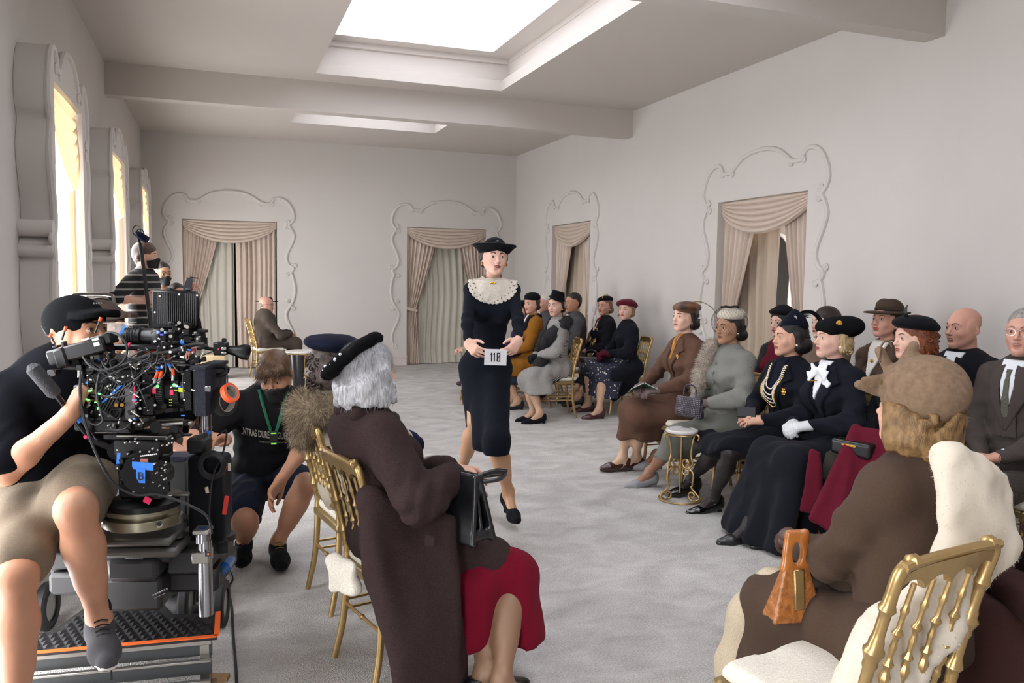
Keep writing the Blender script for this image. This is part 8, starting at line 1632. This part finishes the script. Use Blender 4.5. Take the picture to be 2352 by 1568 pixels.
def clutter(mb,n,x0,x1,y0,y1,dv,kind=0):
    for _ in range(n):
        p_=lc(RC.uniform(x0,x1),RC.uniform(y0,y1),dv+RC.uniform(-.02,.01))
        if kind==0: mb.box(p_,(RC.uniform(.004,.016),RC.uniform(.006,.02),RC.uniform(.003,.012)),roty(RC.uniform(-.5,.5)),bev=.0015)
        elif kind==1: mb.cyl(p_,p_+np.array([0,-.012,0]),RC.uniform(.0018,.0038),8)
        elif kind==2: mb.cyl(p_,p_+np.array([RC.uniform(-.03,.03),-.004,RC.uniform(-.025,.025)]),RC.uniform(.0022,.0045),8)
        else: mb.box(p_,(RC.uniform(.002,.007),.0012,RC.uniform(.0015,.004)),roty(RC.uniform(-.6,.6)))
part('fittings',anod,lambda mb:(clutter(mb,34,185,345,838,990,-.06),clutter(mb,26,230,470,800,850,-.05),clutter(mb,16,120,260,790,860,-.08),clutter(mb,16,270,395,1005,1130,-.07),clutter(mb,12,345,470,925,1010,-.03),clutter(mb,12,380,470,740,800,-.03)))
part('small_screws',screw,lambda mb:(clutter(mb,30,190,350,845,985,-.085,1),clutter(mb,18,240,460,805,850,-.075,1),clutter(mb,16,280,392,1006,1135,-.09,1),clutter(mb,8,390,468,745,800,-.05,1)))
part('small_connectors',alu,lambda mb:(clutter(mb,14,190,350,830,985,-.085,2),clutter(mb,12,260,470,800,850,-.075,2)))
part('tiny_marks',whi,lambda mb:(clutter(mb,10,195,345,840,985,-.098,3),clutter(mb,6,270,430,770,850,-.085,3),clutter(mb,5,385,470,870,925,-.080,3)))
part('tiny_blue_marks',tapeb,lambda mb:clutter(mb,7,190,460,790,985,-.099,3)); part('tiny_green_marks',mat('led_green_on','#5ff06a'),lambda mb:clutter(mb,5,188,230,880,940,-.099,3))
part('cable_bundle',rub,lambda mb:[mb.tube(spline([lc(RC.uniform(190,230),RC.uniform(800,900),-.09),lc(RC.uniform(200,300),RC.uniform(820,920),-.115),lc(RC.uniform(260,400),RC.uniform(800,880),-.105),lc(RC.uniform(330,470),RC.uniform(780,850),-.07)],7),.0022+.001*RC.random(),5) for _ in range(6)])
# hanging tape rolls: two things
def roll(label,px,py,D,rad,wd,m,ax,inner=.75):
    t=thing('tape_roll',label,'tape',tuple(at(px,py,D=D)),-YAW); MB().lathe([(rad*inner,-wd/2),(rad,-wd/2),(rad,wd/2),(rad*inner,wd/2),(rad*inner,-wd/2)],36,(0,0,0),ax).obj('tape',m,t); MB().lathe([(rad*inner-.003,-wd/2),(rad*inner,-wd/2),(rad*inner,wd/2),(rad*inner-.003,wd/2),(rad*inner-.003,-wd/2)],30,(0,0,0),ax).obj('core',mat('card_core','#8f857a',rough=.8),t); return t
roll('bright orange tape roll hanging on a cord from the matte box',528,902,2.80,.034,.020,tapeo,(.82,-.35,.45)); roll('wide black tape roll hanging beside the orange one',516,920,2.84,.052,.025,rub,(1,-.42,.08))
t=thing('hanging_cord','dark cord loop carrying the two tape rolls','cord',tuple(at(520,850,D=2.84)),0); O2=np.array(t.location); MB().tube([at(507,858,D=2.84)-O2,at(506,880,D=2.85)-O2,at(506,905,D=2.85)-O2],.0018,5).obj('cord',mat('cord_maroon','#24141a'),t); MB().tube([at(521,846,D=2.83)-O2,at(523,870,D=2.81)-O2,at(523,895,D=2.80)-O2],.0018,5).obj('cord',mat('cord_maroon','#24141a'),t)
# --- the dolly
dl=thing('camera_dolly','grey camera dolly with wheels, column, seat and quilted platform under the operator','dolly',tuple(at(330,1400,Z=0)*np.array([1,1,0])),-YAW+.10); Od=np.array(dl.location); Rd=rotz(-YAW+.10)
def ld(px,py,D=None,Z=None): return Rd.T@(at(px,py,D=D,Z=Z)-Od)
def dpart(name,m,fn,sm=True,label=None,parent=None):
    mb=MB(); fn(mb); o=mb.obj(name,m,parent or dl,sm)
    if label: o['label']=label
    return o
def dbx(mb,x0,y0,x1,y1,D,dep,bev=.006,R=None):
    c_=(ld(x0,y0,D)+ld(x1,y1,D))/2; w_=abs(ld(x1,y0,D)[0]-ld(x0,y0,D)[0])/2; h_=abs(ld(x0,y0,D)[2]-ld(x0,y1,D)[2])/2; mb.box(c_,(w_,dep,h_),R,bev=bev); return c_
dg_=mat('dolly_grey','#262627',rough=.45,spec=.5); dk_=mat('dolly_dark','#1b1b1d',rough=.5)
dpart('chassis',dk_,lambda mb:(dbx(mb,260,1225,425,1262,3.1,.17,.02),dbx(mb,140,1238,300,1275,3.15,.16,.01),dbx(mb,160,1280,520,1330,3.25,.16,.015),dbx(mb,410,1235,500,1290,3.15,.14,.01)))
dpart('top_deck',mat('deck_grey','#4a4742',rough=.4),lambda mb:(dbx(mb,255,1208,420,1226,3.0,.15,.010),dbx(mb,250,1240,425,1262,2.98,.10,.012)))
dpart('column',dg_,lambda mb:(dbx(mb,270,1256,385,1312,3.02,.12,.02),dbx(mb,262,1300,392,1378,3.10,.12,.015)))
dpart('nameplate_rules',whi,lambda mb:(mb.box(ld(308,1268,2.895),(.030,.0005,.0008),roty(.03)),mb.box(ld(308,1283,2.895),(.030,.0005,.0008),roty(.03)))); txt('nameplate','DOLLY',.026,ld(308,1281,2.893),mat('marking_grey','#8e8e8e',rough=.6),I3,dl)
txt('maker_plate','',.01,ld(378,1360,2.97),whi,I3,dl) if False else None
dpart('small_lettering',mat('marking_grey','#8e8e8e'),lambda mb:[mb.box(ld(352+5.2*i,1366-2.4*i,2.975),(.0030,.0005,.0026),roty(-.40)) for i in range(7)]+[mb.box(ld(356+5.2*i,1373-2.4*i,2.975),(.0030,.0005,.0008),roty(-.40)) for i in range(5)],label='tilted illegible grey lettering')
dpart('blue_plate',mat('paint_blue','#16336a',rough=.35),lambda mb:dbx(mb,334,1306,366,1316,2.965,.003,.002))
dpart('blue_bumper',mat('paint_blue_bright','#1f5aa0',rough=.35,coat=.3),lambda mb:mb.tube([ld(480,1330,3.2),ld(520,1300,3.2),ld(532,1284,3.3)],[.020,.022,.016],10)); dpart('blue_bumper',mat('paint_blue_bright','#1f5aa0'),lambda mb:mb.tube([ld(0,1340,3.1),ld(12,1362,3.1),ld(36,1372,3.15)],[.018,.020,.016],10))
dpart('cross_beams',alu,lambda mb:(dbx(mb,150,1332,200,1352,3.3,.03,.002),dbx(mb,392,1318,445,1336,3.35,.03,.002)))
def wheel(px,pyb,D,r,w=.020):
    c_=ld(px,pyb,Z=.0); c_=c_+np.array([0,0,r]); o=dpart('wheel',rub,lambda mb:mb.lathe([(r*.62,-w),(r*.93,-w),(r,-w*.6),(r,w*.6),(r*.93,w),(r*.62,w),(r*.62,-w)],32,c_,(1,.06,0))); dpart('hub',alu,lambda mb:mb.lathe([(.001,-w*.7),(r*.62,-w*.7),(r*.62,w*.7),(.001,w*.7)],24,c_,(1,.06,0)),parent=o)
for px,py in((430,1432),(510,1437),(20,1470),(110,1445)): wheel(px,py,3.2,.105,.021)
pst=mat('post_silver','#9a9b9f',rough=.22,metal=1)
dpart('lift_post',pst,lambda mb:(mb.cyl(ld(470,1240,2.93),ld(473,1412,2.93),.025,24),mb.cyl(ld(466,1218,2.93),ld(466,1245,2.93),.027,24))); dpart('post_clamp',alu,lambda mb:dbx(mb,446,1262,484,1288,2.93,.034,.003)); dpart('post_clamp',alu,lambda mb:dbx(mb,448,1212,484,1222,2.93,.034,.003))
dpart('clamp_badge',mat('badge_dark','#2a2438'),lambda mb:dbx(mb,471,1267,483,1278,2.893,.001,.001)); dpart('badge_dot',mat('badge_orange','#d8763a'),lambda mb:mb.lathe([(.001,-.001),(.004,0),(.001,.001)],10,ld(478,1272,2.891),(0,-1,0))); dpart('post_top',mat('paint_blue','#16336a'),lambda mb:mb.lathe([(.001,-.003),(.016,-.002),(.016,.003),(.001,.004)],16,ld(466,1214,2.93)))
dpart('steering_disc',dk_,lambda mb:mb.lathe([(.001,0),(.060,0),(.062,-.02),(.001,-.02)],24,ld(505,1225,3.2))); dpart('bracket',dk_,lambda mb:dbx(mb,420,1186,480,1200,3.1,.03,.003)); dpart('weight_block',dk_,lambda mb:dbx(mb,498,1230,530,1262,3.2,.05,.004)); dpart('turntable',dk_,lambda mb:mb.lathe([(.001,0),(.045,0),(.052,-.012),(.001,-.014)],28,ld(395,1222,3.0)))
# platform: quilted rubber deck plates joined side by side, orange tape edge, aluminium steps
PZ=.205; q0=ld(0,1512,Z=PZ);q1=ld(498,1462,Z=PZ);q2=ld(480,1412,Z=PZ);q3=ld(398,1410,Z=PZ);q4=ld(368,1378,Z=PZ);q5=ld(292,1392,Z=PZ);q6=ld(205,1388,Z=PZ);q7=ld(118,1450,Z=PZ);q8=ld(20,1465,Z=PZ)
plat=[q0-np.array([.10,0,0]),q1,q2+np.array([.03,.02,0]),q3,q4,q5,q6,q7,q8-np.array([.10,0,0])]
def slab(mb,P,th=.012):
    n=len(P); mb.add([p for p in P]+[p-np.array([0,0,th]) for p in P],[list(range(n)),list(range(2*n-1,n-1,-1))]+[[i,i+n,(i+1)%n+n,(i+1)%n] for i in range(n)])
plm=mat('quilt_rubber','#1b1a1c',rough=.55,spec=.5); dpart('platform',plm,lambda mb:slab(mb,plat),False)
pf=poly2([(p[0],p[1]) for p in plat]); mb=MB(); xs=np.arange(q0[0]-.1,q1[0],.040); ys=np.arange(min(p[1] for p in plat),max(p[1] for p in plat),.030)
for j,y in enumerate(ys):
    for x in xs:
        X=x+(.020 if j%2 else 0)
        if pf(np.array(X),np.array(y))>-.024: continue
        mb.add([(X-.0185,y,PZ),(X,y-.0135*2*.98,PZ),(X+.0185,y,PZ),(X,y+.0135*2*.98,PZ),(X,y,PZ+.007)],[[0,1,4],[1,2,4],[2,3,4],[3,0,4]])
o=mb.obj('quilting',plm,dl,False); o['kind']='stuff'
dpart('orange_edge',mat('tape_orange_bright','#f0661e',rough=.6),lambda mb:([mb.box((a+b)/2+np.array([0,0,.004]),(np.linalg.norm(b-a)/2,.010,.002),rotz(math.atan2((b-a)[1],(b-a)[0]))) for a,b in((plat[0],q1),(q1,q2+np.array([.03,.02,0])))]),label='bright orange tape along the platform edge')
def stepb(mb,z0,z1,off,dep): a=q0-np.array([.12,0,0]);b=q1; d=unit((b-a)*np.array([1,1,0])); nrm=np.array([d[1],-d[0],0]); c_=(a+b)/2+nrm*off; c_[2]=(z0+z1)/2; mb.box(c_,(np.linalg.norm(b-a)/2-.02,dep,(z1-z0)/2),rotz(math.atan2(d[1],d[0])),bev=.002)
dpart('platform_frame',alu,lambda mb:(stepb(mb,PZ-.032,PZ-.013,-.02,.012),stepb(mb,.112,.122,.0,.010),stepb(mb,.045,.056,.03,.010)),label='aluminium rails under the platform')
dpart('step_panels',mat('step_steel','#55585a',rough=.35,metal=.8),lambda mb:(stepb(mb,.122,PZ-.032,-.035,.004),stepb(mb,.056,.112,-.02,.004),stepb(mb,.0,.045,.0,.004)))
dpart('frame_leg',alu,lambda mb:(mb.box(ld(473,1520,Z=.09)*np.array([1,1,0])+np.array([0,0,.09]),(.018,.018,.09),bev=.002),))
dpart('drip_lead',rub,lambda mb:mb.tube([ld(258,1500,2.76),ld(255,1520,2.76),ld(256,1560,2.78)],.004,6))
dpart('seat',rub,lambda mb:(mb.box(ld(110,1175,3.06),(.17,.15,.03),bev=.02),mb.cyl(ld(110,1190,3.06),ld(140,1330,3.12),.028,14)))
# battery bag, grey tower, apple box, paper, leads, folding frames
t=thing('battery_bag','tall black padded battery bag with coiled cable and red tabs on the dolly','bag',tuple(at(482,1130,D=3.10)),-YAW); O3=np.array(t.location); l3=lambda px,py,D:Ry.T@(at(px,py,D=D)-O3)
s=Sdf(); a_=l3(445,1040,3.1); b_=l3(522,1240,3.1); s.box((a_+b_)/2,(abs(b_-a_)[0]/2,.06,abs(b_-a_)[2]/2),.02,.01); s.post.append(lambda F,X,Y,Z:F+.003*n3(X,Y,Z,28)); V,F=s.mesh(.008); meshobj('bag',V,F,cloth('nylon_black','#131318',rough=.6),t)
mb=MB()
for k in range(4): mb.tube([l3(487,1068,3.02-.006*k)+np.array([(.048-.004*k)*math.cos(a),0,(.052-.005*k)*math.sin(a)]) for a in np.linspace(0,2*PI,28,endpoint=False)],.0045,6,closed=True)
mb.tube(spline([l3(500,1000,3.02),l3(520,990,3.02),l3(512,1040,3.02),l3(490,1090,3.0),l3(482,1150,3.0),l3(481,1220,3.0)],7),.0035,6); mb.obj('coiled_cable',rub,t)
MB().box(l3(458,1020,3.08),(.035,.04,.030),bev=.01).obj('top_pouch',rub,t); mb=MB(); mb.box(l3(512,1078,3.03),(.010,.004,.016),roty(.4),bev=.002); mb.box(l3(518,1160,3.03),(.008,.005,.035),roty(.15),bev=.002); mb.obj('red_tab',redp,t); mb=MB(); mb.cyl(l3(474,1118,3.0),l3(477,1132,3.0),.007,10); mb.box(l3(527,1072,3.02),(.005,.003,.014)); mb.obj('plug',mat('plug_cream','#b5ac97',rough=.4),t); MB().box(l3(480,993,3.02),(.010,.002,.006)).obj('blue_label',tapeb,t)
t=thing('equipment_case','dark grey upright case with a dark blue lid behind the tilt head','case',tuple(at(412,1120,D=3.35)),-YAW); O3=np.array(t.location); a_=l3(384,1052,3.35);b_=l3(438,1200,3.35); MB().box((a_+b_)/2,(abs(b_-a_)[0]/2,.05,abs(b_-a_)[2]/2),bev=.005).obj('case',mat('case_grey','#3d3d3b',rough=.55),t); MB().box(l3(411,1048,3.35),(.050,.055,.010),bev=.004).obj('lid',mat('lid_blue','#1d2340',rough=.5),t)
t=thing('chrome_column','bright steel tube column rising behind the camera','tube',tuple(at(472,985,D=3.25)),-YAW); O3=np.array(t.location); MB().cyl(l3(472,935,3.25),l3(472,1030,3.25),.024,24).obj('tube',pst,t); MB().cyl(l3(472,1030,3.25),l3(472,1250,3.25),.026,24).obj('lower_tube',pst,t); MB().cyl(l3(472,980,3.25),l3(472,984,3.25),.0265,24).obj('collar',steel,t)
t=thing('leather_case','brown leather case with a small white deer mark seen under the lens','case',tuple(at(390,960,D=4.3)),-YAW); O3=np.array(t.location); a_=l3(330,925,4.3);b_=l3(450,1030,4.3); MB().box((a_+b_)/2,(abs(b_-a_)[0]/2,.10,abs(b_-a_)[2]/2),bev=.01).obj('case',mat('leather_brown','#4c382c',rough=.6,noise=.1),t); s=Sdf(); s.ell(l3(387,956,4.18),(.014,.003,.008),.004); s.cap(l3(391,953,4.18),l3(394,944,4.18),.004,.0025,.004); s.cap(l3(394,944,4.18),l3(398,945,4.18),.0025,.0015,.002); V,F=s.mesh(.0025); meshobj('deer_mark',V,F,whi,t); MB().cyl(l3(390,1030,4.3),l3(390,1030,4.3)-np.array([0,0,.62]),.03,12).obj('stand',rub,t)
t=thing('paper_stack','stack of white sheets on the floor trolley behind the tilt head','paper',tuple(at(425,1005,D=4.6)),-YAW); O3=np.array(t.location)
for k in range(5): MB().box(l3(425,1012-5*k,4.6)+np.array([.006*k,0,0]),(.11,.09,.004),rotz(.05*k)).obj('sheet',mat('paper','#e4e1da'),t,False)
MB().box(l3(425,1022,4.6)-np.array([0,0,.20]),(.12,.10,.19),bev=.01).obj('stand',mat('case_grey','#3d3d3b'),t)
t=thing('wooden_box','pale plywood box standing on the floor by the far left drapes','box',tuple(at(488,868,Z=0)),0.1); MB().box((0,0,.17),(.16,.14,.17),bev=.004).obj('box',mat('plywood','#c2ac86',rough=.7,noise=.08,nscale=6),t)
t=thing('lamp_frame','bent metal tube yoke frame standing by the second window','stand',tuple(at(215,900,D=5.0)*np.array([1,1,0])),-YAW); O3=np.array([t.location[0],t.location[1],0]); l4=lambda px,py,D:Ry.T@(at(px,py,D=D)-O3)
MB().tube(spline([l4(168,760,5.0),l4(168,690,5.0),l4(176,676,5.0),l4(245,676,5.0),l4(262,690,5.0),l4(266,760,5.0)],6),.011,8).obj('outer_tube',mat('tube_steel','#77706c',rough=.3,metal=.8),t); MB().tube(spline([l4(200,740,4.95),l4(203,700,4.95),l4(222,688,4.95),l4(250,692,4.95),l4(263,712,4.95),l4(268,750,4.95)],6),.014,8).obj('inner_tube',mat('tube_dark','#2c2423',rough=.4),t)
MB().tube([l4(215,760,5.0),l4(215,760,5.0)*np.array([1,1,0])],.015,8).obj('pole',rub,t); mb=MB(); b0=l4(215,760,5.0)*np.array([1,1,0]); [mb.tube([b0+np.array([0,0,.25]),b0+np.array([.28*math.cos(a),.28*math.sin(a),.01])],.010,6) for a in(.3,2.4,4.5)]; mb.obj('tripod_leg',rub,t)
t=thing('floor_cable','black cable running over the carpet beside the dolly','cable'); MB().tube(spline([at(524,1303,Z=.02),at(534,1328,Z=.006),at(526,1352,Z=.006),at(533,1400,Z=.006),at(536,1460,Z=.006),at(541,1520,Z=.006),at(545,1590,Z=.006)],7),.0058,6).obj('cable',rub,t)
t=thing('wood_wedge','small plywood wedge on the carpet at the foot of the platform','wedge',tuple(at(495,1556,Z=.01)),-.3); MB().box((0,0,0),(.05,.02,.010),bev=.001).obj('wedge',mat('plywood_dark','#9a7a56',rough=.7),t)
